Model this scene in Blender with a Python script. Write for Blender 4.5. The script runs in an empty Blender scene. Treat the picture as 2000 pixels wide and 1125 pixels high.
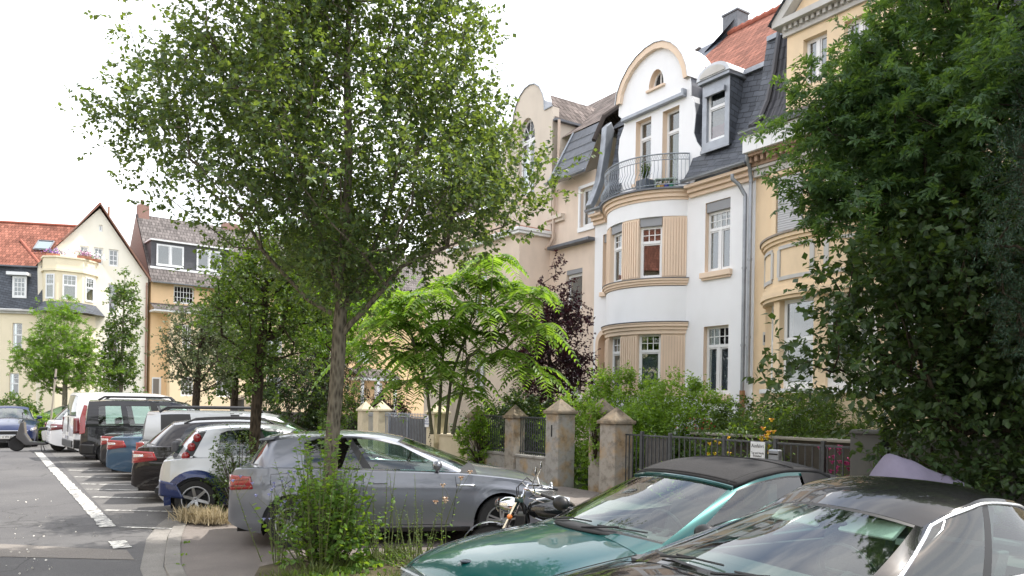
import bpy, math, random
import numpy as np
from mathutils import Vector, Matrix
from mathutils.geometry import tessellate_polygon
R=math.radians; PI=math.pi
random.seed(7); rng=np.random.default_rng(7)
scn=bpy.context.scene
COL=scn.collection
TH=math.atan2(1000,1500)            # street direction, measured from the view direction
SX,SY=-math.sin(TH),math.cos(TH)    # along the street, away from the viewer
NX,NY=math.cos(TH),math.sin(TH)     # across the street, towards the right-hand houses
def P(a,w,z=0.0):                   # street coordinates (a runs back towards the viewer, w across) -> world
    return Vector((w*NX-a*SX, w*NY-a*SY, z))
FAC=math.atan2(-SY,-SX)             # rotation whose local x runs along the facades (left to right)
# ------------------------------------------------------------------ materials
MATS={}
def newmat(name):
    m=bpy.data.materials.new(name); m.use_nodes=True
    nt=m.node_tree; b=nt.nodes['Principled BSDF']
    return m,nt,b
def N(nt,t,**k):
    n=nt.nodes.new(t)
    for a,v in k.items(): setattr(n,a,v)
    return n
def c4(c): return (c[0],c[1],c[2],1)
def plain(name,col,rough=.6,metal=0,spec=.5,coat=0,var=0.0,vscale=8,bump=0,bscale=60,emit=None):
    if name in MATS: return MATS[name]
    m,nt,b=newmat(name)
    b.inputs['Base Color'].default_value=c4(col); b.inputs['Roughness'].default_value=rough
    b.inputs['Metallic'].default_value=metal; b.inputs['Specular IOR Level'].default_value=spec
    if coat: b.inputs['Coat Weight'].default_value=coat; b.inputs['Coat Roughness'].default_value=.03
    if var or bump: tc=N(nt,'ShaderNodeTexCoord')
    if var:
        n=N(nt,'ShaderNodeTexNoise'); n.inputs['Scale'].default_value=vscale; n.inputs['Detail'].default_value=6
        n.inputs['Roughness'].default_value=.65
        nt.links.new(tc.outputs['Object'],n.inputs['Vector'])
        r=N(nt,'ShaderNodeValToRGB'); e=r.color_ramp.elements
        e[0].position=.3; e[1].position=.7
        e[0].color=c4([x*(1-var) for x in col]); e[1].color=c4([min(1,x*(1+var)) for x in col])
        nt.links.new(n.outputs['Fac'],r.inputs['Fac']); nt.links.new(r.outputs['Color'],b.inputs['Base Color'])
    if bump:
        n2=N(nt,'ShaderNodeTexNoise'); n2.inputs['Scale'].default_value=bscale; n2.inputs['Detail'].default_value=4
        nt.links.new(tc.outputs['Object'],n2.inputs['Vector'])
        bp=N(nt,'ShaderNodeBump'); bp.inputs['Strength'].default_value=bump; bp.inputs['Distance'].default_value=.02
        nt.links.new(n2.outputs['Fac'],bp.inputs['Height']); nt.links.new(bp.outputs['Normal'],b.inputs['Normal'])
    MATS[name]=m; return m
def stucco(name,col,dirt=(.22,.2,.17),amt=.25,streak=True,bump=.25):
    """render with blotches, faint runs of dirt and a fine grain"""
    if name in MATS: return MATS[name]
    m,nt,b=newmat(name); b.inputs['Roughness'].default_value=.9; b.inputs['Specular IOR Level'].default_value=.2
    tc=N(nt,'ShaderNodeTexCoord')
    n=N(nt,'ShaderNodeTexNoise'); n.inputs['Scale'].default_value=.9; n.inputs['Detail'].default_value=8; n.inputs['Roughness'].default_value=.6
    nt.links.new(tc.outputs['Object'],n.inputs['Vector'])
    mp=N(nt,'ShaderNodeMapping'); mp.inputs['Scale'].default_value=(1.6,1.6,.7)
    nt.links.new(tc.outputs['Object'],mp.inputs['Vector'])
    n2=N(nt,'ShaderNodeTexNoise'); n2.inputs['Scale'].default_value=1.6; n2.inputs['Detail'].default_value=7
    nt.links.new(mp.outputs[0],n2.inputs['Vector'])
    mul=N(nt,'ShaderNodeMath',operation='MULTIPLY'); nt.links.new(n.outputs['Fac'],mul.inputs[0]); nt.links.new(n2.outputs['Fac'],mul.inputs[1])
    r=N(nt,'ShaderNodeMapRange'); r.inputs['From Min'].default_value=.2; r.inputs['From Max'].default_value=.45
    r.inputs['To Min'].default_value=0; r.inputs['To Max'].default_value=amt
    nt.links.new(mul.outputs[0],r.inputs['Value'])
    mx=N(nt,'ShaderNodeMixRGB'); mx.inputs['Color1'].default_value=c4(col); mx.inputs['Color2'].default_value=c4(dirt)
    nt.links.new(r.outputs[0],mx.inputs['Fac']); nt.links.new(mx.outputs[0],b.inputs['Base Color'])
    n3=N(nt,'ShaderNodeTexNoise'); n3.inputs['Scale'].default_value=70; n3.inputs['Detail'].default_value=3
    nt.links.new(tc.outputs['Object'],n3.inputs['Vector'])
    bp=N(nt,'ShaderNodeBump'); bp.inputs['Strength'].default_value=bump; bp.inputs['Distance'].default_value=.01
    nt.links.new(n3.outputs['Fac'],bp.inputs['Height']); nt.links.new(bp.outputs['Normal'],b.inputs['Normal'])
    MATS[name]=m; return m
def tiles(name,col,tw,th,wave=True,var=.3,depth=.03,rough=.7,gap=.4,diag=0,stag=0.5):
    """roof covering laid out in metres on the UV map: courses overlap, pans undulate"""
    if name in MATS: return MATS[name]
    m,nt,b=newmat(name); b.inputs['Roughness'].default_value=rough; b.inputs['Specular IOR Level'].default_value=.35 if rough<.8 else .12
    uv=N(nt,'ShaderNodeUVMap'); mp=N(nt,'ShaderNodeMapping'); mp.inputs['Rotation'].default_value=(0,0,diag)
    nt.links.new(uv.outputs[0],mp.inputs[0])
    br=N(nt,'ShaderNodeTexBrick'); br.offset=stag
    br.inputs['Scale'].default_value=1; br.inputs['Brick Width'].default_value=tw; br.inputs['Row Height'].default_value=th
    br.inputs['Mortar Size'].default_value=.012; br.inputs['Mortar Smooth'].default_value=.3; br.inputs['Bias'].default_value=0
    br.inputs['Color1'].default_value=c4([x*(1-var) for x in col]); br.inputs['Color2'].default_value=c4([min(1,x*(1+var)) for x in col])
    br.inputs['Mortar'].default_value=c4([x*gap for x in col])
    nt.links.new(mp.outputs[0],br.inputs['Vector'])
    nz=N(nt,'ShaderNodeTexNoise'); nz.inputs['Scale'].default_value=.8; nz.inputs['Detail'].default_value=6
    nt.links.new(uv.outputs[0],nz.inputs['Vector'])
    mr=N(nt,'ShaderNodeMapRange'); mr.inputs['From Min'].default_value=.3; mr.inputs['From Max'].default_value=.7; mr.inputs['To Min'].default_value=.8; mr.inputs['To Max'].default_value=1.15
    nt.links.new(nz.outputs['Fac'],mr.inputs['Value'])
    vm=N(nt,'ShaderNodeVectorMath',operation='SCALE'); nt.links.new(br.outputs['Color'],vm.inputs[0]); nt.links.new(mr.outputs[0],vm.inputs['Scale'])
    nt.links.new(vm.outputs[0],b.inputs['Base Color'])
    sp=N(nt,'ShaderNodeSeparateXYZ'); nt.links.new(mp.outputs[0],sp.inputs[0])
    d=N(nt,'ShaderNodeMath',operation='DIVIDE'); d.inputs[1].default_value=th; nt.links.new(sp.outputs['Y'],d.inputs[0])
    fr=N(nt,'ShaderNodeMath',operation='FRACT'); nt.links.new(d.outputs[0],fr.inputs[0])
    inv=N(nt,'ShaderNodeMath',operation='SUBTRACT'); inv.inputs[0].default_value=1; nt.links.new(fr.outputs[0],inv.inputs[1])
    h=inv
    if wave:
        k=N(nt,'ShaderNodeMath',operation='MULTIPLY'); k.inputs[1].default_value=2*PI/tw; nt.links.new(sp.outputs['X'],k.inputs[0])
        sn=N(nt,'ShaderNodeMath',operation='SINE'); nt.links.new(k.outputs[0],sn.inputs[0])
        k2=N(nt,'ShaderNodeMath',operation='MULTIPLY'); k2.inputs[1].default_value=.45; nt.links.new(sn.outputs[0],k2.inputs[0])
        h=N(nt,'ShaderNodeMath',operation='ADD'); nt.links.new(inv.outputs[0],h.inputs[0]); nt.links.new(k2.outputs[0],h.inputs[1])
    h2=N(nt,'ShaderNodeMath',operation='SUBTRACT'); nt.links.new(h.outputs[0],h2.inputs[0]); nt.links.new(br.outputs['Fac'],h2.inputs[1])
    bp=N(nt,'ShaderNodeBump'); bp.inputs['Strength'].default_value=1; bp.inputs['Distance'].default_value=depth
    nt.links.new(h2.outputs[0],bp.inputs['Height']); nt.links.new(bp.outputs['Normal'],b.inputs['Normal'])
    MATS[name]=m; return m
def glassmat(name,tint=(.5,.6,.58),refl=.16,rough=.02):
    """thin pane: lets part of the light through, mirrors more at a glancing angle"""
    if name in MATS: return MATS[name]
    m=bpy.data.materials.new(name); m.use_nodes=True; nt=m.node_tree; nt.nodes.clear()
    o=N(nt,'ShaderNodeOutputMaterial'); tr=N(nt,'ShaderNodeBsdfTransparent'); tr.inputs[0].default_value=c4(tint)
    gl=N(nt,'ShaderNodeBsdfGlossy'); gl.inputs['Roughness'].default_value=rough; gl.inputs[0].default_value=(1,1,1,1)
    lw=N(nt,'ShaderNodeLayerWeight'); lw.inputs['Blend'].default_value=.5; pw=N(nt,'ShaderNodeMath',operation='POWER'); pw.inputs[1].default_value=4.2; nt.links.new(lw.outputs['Facing'],pw.inputs[0])
    mr=N(nt,'ShaderNodeMapRange'); mr.inputs['To Min'].default_value=refl; mr.inputs['To Max'].default_value=1
    nt.links.new(pw.outputs[0],mr.inputs['Value'])
    mx=N(nt,'ShaderNodeMixShader'); nt.links.new(mr.outputs[0],mx.inputs[0]); nt.links.new(tr.outputs[0],mx.inputs[1]); nt.links.new(gl.outputs[0],mx.inputs[2])
    nt.links.new(mx.outputs[0],o.inputs['Surface'])
    MATS[name]=m; return m
def paint(name,col,metal=.35,rough=.35,coat=1.0):
    if name in MATS: return MATS[name]
    m,nt,b=newmat(name); b.inputs['Base Color'].default_value=c4(col); b.inputs['Metallic'].default_value=metal
    b.inputs['Roughness'].default_value=rough; b.inputs['Specular IOR Level'].default_value=.12; b.inputs['Coat Weight'].default_value=coat; b.inputs['Coat Roughness'].default_value=.03
    tc=N(nt,'ShaderNodeTexCoord'); n=N(nt,'ShaderNodeTexNoise'); n.inputs['Scale'].default_value=3; n.inputs['Detail'].default_value=8
    nt.links.new(tc.outputs['Object'],n.inputs['Vector'])
    r=N(nt,'ShaderNodeMapRange'); r.inputs['From Min'].default_value=.35; r.inputs['From Max'].default_value=.75; r.inputs['To Min'].default_value=.01; r.inputs['To Max'].default_value=.045
    nt.links.new(n.outputs['Fac'],r.inputs['Value']); nt.links.new(r.outputs[0],b.inputs['Coat Roughness'])
    MATS[name]=m; return m
def leafmat(name,c1,c2,trans=.5,tcol=None,rough=.45):
    """each leaf its own shade; light comes through it"""
    if name in MATS: return MATS[name]
    m=bpy.data.materials.new(name); m.use_nodes=True; nt=m.node_tree; b=nt.nodes['Principled BSDF']; o=nt.nodes['Material Output']
    g=N(nt,'ShaderNodeNewGeometry'); mx=N(nt,'ShaderNodeMixRGB'); mx.inputs[1].default_value=c4(c1); mx.inputs[2].default_value=c4(c2)
    nt.links.new(g.outputs['Random Per Island'],mx.inputs[0]); nt.links.new(mx.outputs[0],b.inputs['Base Color'])
    b.inputs['Roughness'].default_value=rough; b.inputs['Specular IOR Level'].default_value=.4
    t=N(nt,'ShaderNodeBsdfTranslucent')
    hs=N(nt,'ShaderNodeMixRGB',blend_type='MULTIPLY'); hs.inputs[0].default_value=1; hs.inputs[2].default_value=c4(tcol or (2.6,2.2,.6))
    nt.links.new(mx.outputs[0],hs.inputs[1]); nt.links.new(hs.outputs[0],t.inputs[0])
    ms=N(nt,'ShaderNodeMixShader'); ms.inputs[0].default_value=trans
    nt.links.new(b.outputs[0],ms.inputs[1]); nt.links.new(t.outputs[0],ms.inputs[2]); nt.links.new(ms.outputs[0],o.inputs['Surface'])
    MATS[name]=m; return m
def barkmat(name,c1,c2,scale=14):
    if name in MATS: return MATS[name]
    m,nt,b=newmat(name); b.inputs['Roughness'].default_value=.95; b.inputs['Specular IOR Level'].default_value=.1
    tc=N(nt,'ShaderNodeTexCoord'); mp=N(nt,'ShaderNodeMapping'); mp.inputs['Scale'].default_value=(1,1,.3)
    nt.links.new(tc.outputs['Object'],mp.inputs[0])
    v=N(nt,'ShaderNodeTexVoronoi'); v.inputs['Scale'].default_value=scale*2.2; nt.links.new(mp.outputs[0],v.inputs['Vector'])
    n=N(nt,'ShaderNodeTexNoise'); n.inputs['Scale'].default_value=scale; n.inputs['Detail'].default_value=8; nt.links.new(mp.outputs[0],n.inputs['Vector'])
    ad=N(nt,'ShaderNodeMath',operation='MULTIPLY'); nt.links.new(v.outputs['Distance'],ad.inputs[0]); nt.links.new(n.outputs['Fac'],ad.inputs[1])
    r=N(nt,'ShaderNodeValToRGB'); r.color_ramp.elements[0].position=.05; r.color_ramp.elements[1].position=.35
    r.color_ramp.elements[0].color=c4(c1); r.color_ramp.elements[1].color=c4(c2)
    nt.links.new(ad.outputs[0],r.inputs[0]); nt.links.new(r.outputs[0],b.inputs['Base Color'])
    bp=N(nt,'ShaderNodeBump'); bp.inputs['Strength'].default_value=1; bp.inputs['Distance'].default_value=.02
    nt.links.new(ad.outputs[0],bp.inputs['Height']); nt.links.new(bp.outputs['Normal'],b.inputs['Normal'])
    MATS[name]=m; return m
# ------------------------------------------------------------------ mesh building
class MB:
    def __init__(s,off=(0,0,0)): s.v=[];s.f=[];s.m=[];s.uv={};s.off=off;s.cm=0
    def add(s,vs,fs,m=None):
        k=len(s.v); o=s.off
        s.v+= [(p[0]+o[0],p[1]+o[1],p[2]+o[2]) for p in vs]
        for f in fs: s.f.append(tuple(i+k for i in f)); s.m.append(s.cm if m is None else m)
    def box(s,x0,x1,y0,y1,z0,z1,m=None):
        s.add([(x0,y0,z0),(x1,y0,z0),(x1,y1,z0),(x0,y1,z0),(x0,y0,z1),(x1,y0,z1),(x1,y1,z1),(x0,y1,z1)],
              [(0,3,2,1),(4,5,6,7),(0,1,5,4),(1,2,6,5),(2,3,7,6),(3,0,4,7)],m)
    def quad(s,a,b,c,d,m=None,uv=None):
        s.add([a,b,c,d],[(0,1,2,3)],m)
        if uv: s.uv[len(s.f)-1]=uv
    def slope(s,a,b,c,d,m=None):
        """roof plane a-b eave, c-d ridge, UV in metres"""
        A,B,C,D=map(Vector,(a,b,c,d)); U=(B-A).normalized(); n=U.cross(D-A).normalized(); V=n.cross(U)
        s.quad(a,b,c,d,m,[((q-A).dot(U),(q-A).dot(V)) for q in (A,B,C,D)])
    def tri(s,a,b,c,m=None):
        A,B,C=map(Vector,(a,b,c)); U=(B-A).normalized(); n=U.cross(C-A).normalized(); V=n.cross(U)
        s.add([a,b,c],[(0,1,2)],m); s.uv[len(s.f)-1]=[((q-A).dot(U),(q-A).dot(V)) for q in (A,B,C)]
    def panel(s,outer,holes,y,depth,m=None,mr=None,back=None,edge=True):
        """upright sheet (x,z outline) at y with holes whose reveals run in by depth"""
        loops=[[Vector((p[0],p[1],0)) for p in l] for l in [outer]+holes]
        flat=[p for l in loops for p in l]
        tr=tessellate_polygon(loops)
        vs=[(p[0],y,p[1]) for p in flat]; fs=[]
        for t in tr:
            a,b,c=[flat[i] for i in t]
            cr=(b-a).cross(c-a).z
            if abs(cr)<1e-9: continue
            fs.append(t if cr>0 else (t[0],t[2],t[1]))
        s.add(vs,fs,m)
        for h in holes:
            n=len(h)
            for i in range(n):
                p,q=h[i],h[(i+1)%n]
                s.add([(p[0],y,p[1]),(q[0],y,q[1]),(q[0],y+depth,q[1]),(p[0],y+depth,p[1])],[(0,1,2,3)],mr if mr is not None else m)
        if edge:
            n=len(outer); dd=back or depth
            for i in range(n):
                p,q=outer[i],outer[(i+1)%n]
                s.add([(p[0],y,p[1]),(q[0],y,q[1]),(q[0],y+dd,q[1]),(p[0],y+dd,p[1])],[(3,2,1,0)],m)
    def prism(s,outline,y0,y1,m=None):
        """outline in x,z extruded along y"""
        n=len(outline)
        vs=[(p[0],y0,p[1]) for p in outline]+[(p[0],y1,p[1]) for p in outline]
        loops=[[Vector((p[0],p[1],0)) for p in outline]]
        fs=[]
        for t in tessellate_polygon(loops):
            fs.append(tuple(t)); fs.append(tuple(i+n for i in reversed(t)))
        fs+=[(i,(i+1)%n,(i+1)%n+n,i+n) for i in range(n)]
        s.add(vs,fs,m)
    def tube(s,pts,r,n=8,m=None,cap=True,up=None):
        pts=[Vector(p) for p in pts]; k=len(pts); rs=r if isinstance(r,(list,tuple)) else [r]*k
        vs=[];prev=None
        for i,p in enumerate(pts):
            d=(pts[min(i+1,k-1)]-pts[max(i-1,0)])
            if d.length<1e-9: d=Vector((0,0,1))
            d.normalize()
            if prev is None:
                a=Vector((0,0,1)) if abs(d.z)<.9 else Vector((1,0,0))
                u=d.cross(a).normalized()
            else:
                u=(prev-d*prev.dot(d))
                u=u.normalized() if u.length>1e-6 else d.orthogonal().normalized()
            prev=u; w=d.cross(u)
            for j in range(n):
                t=2*PI*j/n; q=p+(u*math.cos(t)+w*math.sin(t))*rs[i]; vs.append(q)
        fs=[(i*n+j,i*n+(j+1)%n,(i+1)*n+(j+1)%n,(i+1)*n+j) for i in range(k-1) for j in range(n)]
        if cap: fs+=[tuple(reversed(range(n))),tuple((k-1)*n+j for j in range(n))]
        s.add(vs,fs,m)
    def lathe(s,prof,n=24,c=(0,0,0),axis='z',m=None,a0=0,a1=2*PI):
        """profile (r,h) turned about an axis through c"""
        full=abs(a1-a0-2*PI)<1e-6; cols=n if full else n+1; vs=[]
        for (r_,h) in prof:
            for j in range(cols):
                t=a0+(a1-a0)*j/n; x,y=r_*math.cos(t),r_*math.sin(t)
                p={'z':(x,y,h),'y':(x,h,y),'x':(h,x,y)}[axis]
                vs.append((p[0]+c[0],p[1]+c[1],p[2]+c[2]))
        fs=[]
        for i in range(len(prof)-1):
            for j in range(n):
                j2=(j+1)%cols if full else j+1
                fs.append((i*cols+j,i*cols+j2,(i+1)*cols+j2,(i+1)*cols+j))
        s.add(vs,fs,m)
    def ball(s,c,r,n=10,m=None,sq=(1,1,1),half=None):
        prof=[(math.sin(PI*i/n),-math.cos(PI*i/n)) for i in range(n+1)]
        k=len(s.v); s.lathe([(max(1e-4,a)*r,b*r) for a,b in prof],n=max(8,int(n*1.6)),m=m)
        for i in range(k,len(s.v)):
            p=s.v[i]; s.v[i]=((p[0]-s.off[0])*sq[0]+c[0]+s.off[0],(p[1]-s.off[1])*sq[1]+c[1]+s.off[1],(p[2]-s.off[2])*sq[2]+c[2]+s.off[2])
    def arc(s,cx,cy,r0,r1,p0,p1,z0,z1,m=None,n=None):
        """upright curved slab: angle 0 looks to -y, grows to +x; r0 inner, r1 outer radius"""
        n=n or max(2,int(abs(p1-p0)/4)); vs=[]
        for i in range(n+1):
            t=R(p0+(p1-p0)*i/n); sx,cx_=math.sin(t),-math.cos(t)
            vs+=[(cx+r1*sx,cy+r1*cx_,z0),(cx+r1*sx,cy+r1*cx_,z1),(cx+r0*sx,cy+r0*cx_,z1),(cx+r0*sx,cy+r0*cx_,z0)]
        fs=[]
        for i in range(n):
            k=i*4; fs+=[(k+j,k+4+j,k+4+(j+1)%4,k+(j+1)%4) for j in range(4)]
        fs+=[(0,1,2,3),(n*4+3,n*4+2,n*4+1,n*4)]
        s.add(vs,fs,m)
    def build(s,name,mats,parent=None,smooth=False,fix=True,loc=None,rotz=None,bevel=0,sub=0,angle=40):
        me=bpy.data.meshes.new(name); me.from_pydata([tuple(p) for p in s.v],[],s.f)
        if not isinstance(mats,(list,tuple)): mats=[mats]
        for m in mats: me.materials.append(m)
        me.polygons.foreach_set('material_index',[min(i,len(mats)-1) for i in s.m])
        if s.uv:
            l=me.uv_layers.new(name='UVMap')
            for fi,uv in s.uv.items():
                p=me.polygons[fi]
                for k,li in enumerate(p.loop_indices): l.data[li].uv=uv[k]
        o=bpy.data.objects.new(name,me); COL.objects.link(o)
        if fix:
            import bmesh
            bm=bmesh.new(); bm.from_mesh(me); bmesh.ops.remove_doubles(bm,verts=bm.verts,dist=1e-5)
            bmesh.ops.recalc_face_normals(bm,faces=bm.faces); bm.to_mesh(me); bm.free()
        if smooth:
            me.polygons.foreach_set('use_smooth',[True]*len(me.polygons))
            try: me.set_sharp_from_angle(angle=R(angle))
            except Exception: pass
        if parent is not None: o.parent=parent
        if loc is not None: o.location=loc
        if rotz is not None: o.rotation_euler=(0,0,rotz)
        if bevel:
            b=o.modifiers.new('bevel','BEVEL'); b.width=bevel; b.segments=2; b.limit_method='ANGLE'; b.angle_limit=R(40)
        if sub:
            b=o.modifiers.new('sub','SUBSURF'); b.levels=sub; b.render_levels=sub
        return o
def tag(o,label=None,cat=None,group=None,kind=None):
    if label: o['label']=label
    if cat: o['category']=cat
    if group: o['group']=group
    if kind: o['kind']=kind
    return o
def thing(name,label,cat,loc=(0,0,0),rotz=0,group=None):
    o=bpy.data.objects.new(name,None); COL.objects.link(o); o.empty_display_size=.2
    o.location=loc; o.rotation_euler=(0,0,rotz); return tag(o,label,cat,group)
def ptag(o,label): o['label']=label; return o
def copytree(o,parent=None,chl=None):
    c=o.copy(); COL.objects.link(c)
    if parent is not None: c.parent=parent
    for ch in o.children: copytree(ch,c)
    return c
def fastmesh(name,verts,quads,mat,parent=None,nv=4,smooth=False):
    """numpy mesh; quads is an (n,nv) index array"""
    me=bpy.data.meshes.new(name); n=len(quads)
    me.vertices.add(len(verts)); me.vertices.foreach_set('co',np.asarray(verts,dtype=np.float32).ravel())
    me.loops.add(n*nv); me.loops.foreach_set('vertex_index',np.asarray(quads,dtype=np.int32).ravel())
    me.polygons.add(n); me.polygons.foreach_set('loop_start',np.arange(0,n*nv,nv,dtype=np.int32))
    me.polygons.foreach_set('use_smooth',np.full(n,smooth))
    me.update(calc_edges=True); me.materials.append(mat)
    o=bpy.data.objects.new(name,me); COL.objects.link(o)
    if parent is not None: o.parent=parent
    return o
def text(name,body,size,mat,parent,loc,rot,align='CENTER',ext=.001,sx=1):
    cu=bpy.data.curves.new(name,'FONT'); cu.body=body; cu.size=size; cu.align_x=align; cu.align_y='CENTER'; cu.extrude=ext; cu.space_line=.95
    t=bpy.data.objects.new(name,cu); COL.objects.link(t)
    dg=bpy.context.evaluated_depsgraph_get(); me=bpy.data.meshes.new_from_object(t.evaluated_get(dg))
    COL.objects.unlink(t); bpy.data.objects.remove(t)
    me.materials.clear(); me.materials.append(mat)
    o=bpy.data.objects.new(name,me); COL.objects.link(o); o.parent=parent; o.location=loc; o.rotation_euler=rot; o.scale=(sx,1,1); return o

# shared materials
M_white=stucco('white_render',(.84,.85,.87),amt=.07)
M_beige=stucco('beige_render',(.73,.61,.51),amt=.2)
M_beige2=stucco('grey_beige_render',(.64,.57,.49),amt=.16)
M_tan=stucco('tan_render',(.79,.63,.49),amt=.14)
M_yellow=stucco('yellow_render',(.80,.63,.43),amt=.2)
M_cream=stucco('cream_render',(.80,.71,.53),amt=.08)
M_suncream=stucco('sunlit_cream_render',(.86,.82,.72),amt=.06)  # cream made paler: sunlight on the gable put into the colour
M_orange=stucco('orange_render',(.80,.57,.34),amt=.1)
M_lightor=stucco('light_orange_render',(.82,.66,.44),amt=.08)
M_stone=stucco('light_stone',(.55,.54,.52),amt=.45)
M_plinth=stucco('grey_plinth',(.3,.3,.28),amt=.5)
M_red=tiles('red_roof_tiles',(.25,.105,.075),.22,.33,var=.3,rough=.9)
M_brown=tiles('brown_roof_tiles',(.15,.135,.13),.24,.34,var=.25,rough=.9)
M_brown2=tiles('dark_brown_pantiles',(.15,.125,.115),.25,.34,var=.4,depth=.05,rough=.9)
M_slate=tiles('grey_slates',(.085,.095,.115),.32,.16,wave=False,var=.22,depth=.008,rough=.5,gap=.45,diag=R(12))
M_darkpan=tiles('charcoal_pantiles',(.06,.06,.07),.24,.34,var=.15,depth=.04,rough=.45)
M_zinc=plain('zinc',(.30,.32,.35),.45,.6,var=.18,vscale=3)
M_zincl=plain('bright_zinc',(.55,.57,.6),.5,.4,var=.15,vscale=3)
M_lead=plain('dark_lead',(.13,.14,.16),.5,.3,var=.2,vscale=4)
M_frame=plain('white_window_frame',(.78,.79,.8),.35)
M_glass=glassmat('window_glass',(.60,.64,.64),.15)
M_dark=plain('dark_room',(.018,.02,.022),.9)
M_curt=plain('net_curtain',(.55,.60,.66),.9)
M_blue=plain('blue_curtain',(.16,.2,.34),.9)
M_shut=plain('grey_shutter',(.27,.28,.30),.5)
M_shutl=plain('pale_grey_shutter',(.50,.51,.53),.5)
M_blk=plain('black_plastic',(.02,.02,.022),.5)
M_iron=plain('painted_iron',(.07,.075,.08),.5,.3,var=.3,vscale=20)
M_rail=plain('grey_railing',(.27,.30,.33),.45,.5,var=.15,vscale=9)
M_sill=plain('grey_brown_ledge',(.28,.24,.2),.7,var=.2)
# ------------------------------------------------------------------ windows
def window(par,x,z,w,h,y=0,rot=0,transom=.3,cols=1,mx=3,mz=2,curtain=None,box=0,off=(0,0,0),label=None,name='window',fr=.07,frm=None,sill=None,grid=None,glass=None,half=0):
    """frame with transom light above, casements below; local x centred, z from the opening's foot"""
    f=MB(); hw=w/2; d=.07; tz=h*(1-transom) if transom else h
    H_=h-box
    f.box(-hw,-hw+fr,0,d,0,H_); f.box(hw-fr,hw,0,d,0,H_); f.box(-hw+fr,hw-fr,0,d,0,fr); f.box(-hw+fr,hw-fr,0,d,H_-fr,H_)
    if transom: tz=(H_)*(1-transom); f.box(-hw+fr,hw-fr,-.015,d,tz-fr*.6,tz+fr*.6)
    else: tz=H_
    for c in range(1,cols):
        xx=-hw+w*c/cols; f.box(xx-fr*.6,xx+fr*.6,-.01,d,fr,tz-fr*.6 if transom else H_-fr)
    # casement rails
    for c in range(cols):
        a=-hw+w*c/cols+fr*.8; b=-hw+w*(c+1)/cols-fr*.8; t1=(tz-fr*.7) if transom else H_-fr*.9
        q=fr*.45
        f.box(a,a+q,.005,d-.01,fr,t1); f.box(b-q,b,.005,d-.01,fr,t1); f.box(a+q,b-q,.005,d-.01,fr,fr+q*1.6); f.box(a+q,b-q,.005,d-.01,t1-q,t1)
    mt=.022
    if transom and mx:
        a=-hw+fr;b=hw-fr
        for i in range(1,mx): xx=a+(b-a)*i/mx; f.box(xx-mt/2,xx+mt/2,.015,.05,tz+fr*.6,H_-fr)
        for i in range(1,mz): zz=tz+fr*.6+(H_-fr-tz-fr*.6)*i/mz; f.box(a,b,.018,.047,zz-mt/2,zz+mt/2)
    if grid:
        a=-hw+fr;b=hw-fr
        for i in range(1,grid[0]): xx=a+(b-a)*i/grid[0]; f.box(xx-.02,xx+.02,.015,.05,fr,H_-fr)
        for i in range(1,grid[1]): zz=fr+(H_-2*fr)*i/grid[1]; f.box(a,b,.018,.047,zz-.02,zz+.02)
    o=f.build(name,frm or M_frame,par,loc=(x+off[0],y+off[1],z+off[2]),rotz=rot)
    if label: ptag(o,label)
    g=MB(); g.box(-hw+fr*.5,hw-fr*.5,.03,.036,fr*.5,H_-fr*.5); g.build('pane',glass or M_glass,o)
    if curtain:
        c=MB(); n=40; a=-hw+fr; b=hw-fr; top=(tz-.02 if half!=2 else H_-fr); z0=fr*.6 if half!=1 else fr+ (tz)*.5
        vs=[];fs=[]
        for i in range(n+1):
            xx=a+(b-a)*i/n; yy=.12+.018*math.sin(i*1.9)+.01*math.sin(i*.7)
            vs+=[(xx,yy,z0),(xx,yy,top)]
        fs=[(2*i,2*i+2,2*i+3,2*i+1) for i in range(n)]
        c.add(vs,fs); c.build('curtain',curtain,o,smooth=True,fix=False)
    if box:
        s=MB(); s.box(-hw+.003,hw-.003,-.10,d,H_+.002,h); s.build('shutter_box',M_shut,o,bevel=.006)
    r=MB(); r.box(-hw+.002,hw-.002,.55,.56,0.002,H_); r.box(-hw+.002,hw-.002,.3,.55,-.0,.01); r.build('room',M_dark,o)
    if sill is not None:
        s=MB(); s.box(-hw-.1,hw+.1,-.24,-.0,-.14,-.01); s.build('sill',sill,o,bevel=.012)
    return o
def rect(x0,x1,z0,z1): return [(x0,z0),(x1,z0),(x1,z1),(x0,z1)]
def drain(par,x,y,z0,z1,r=.05,mat=None,swan=None,name='downpipe'):
    m=MB(); pts=[(x,y,z0),(x,y,z1)]
    if swan: pts+= [(x,y,z1+.05),(x+swan[0]*.5,y+swan[1]*.5,z1+.35),(x+swan[0],y+swan[1],z1+.5),(x+swan[0],y+swan[1],z1+.62)]
    m.tube(pts,r,10)
    zz=z0+1.2
    while zz<z1: m.tube([(x,y,zz),(x,y,zz+.06)],r+.012,10); zz+=2.1
    return m.build(name,mat or M_zinc,par,smooth=True)
def gutter(par,x0,x1,y,z,r=.075,mat=None):
    m=MB(); n=8
    for xx0,xx1 in ((x0,x1),):
        vs=[];
        for x in (xx0,xx1):
            for i in range(n+1):
                t=PI+PI*i/n; vs.append((x,y+r*math.cos(t),z+r*math.sin(t)))
        m.add(vs,[(i,i+1,n+2+i,n+1+i) for i in range(n)])
        m.add([(xx0,y-r,z),(xx1,y-r,z),(xx1,y-r-.012,z+.012),(xx0,y-r-.012,z+.012)],[(0,1,2,3)])
    x=x0+.4
    while x<x1-.1: m.box(x,x+.025,y-r-.006,y+r+.06,z-.005,z+.008); x+=.75
    o=m.build('gutter',mat or M_zinc,par,smooth=True,fix=False)
    sm=o.modifiers.new('s','SOLIDIFY'); sm.thickness=.006
    return o
W0=16.9
def A(a): return a
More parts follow.
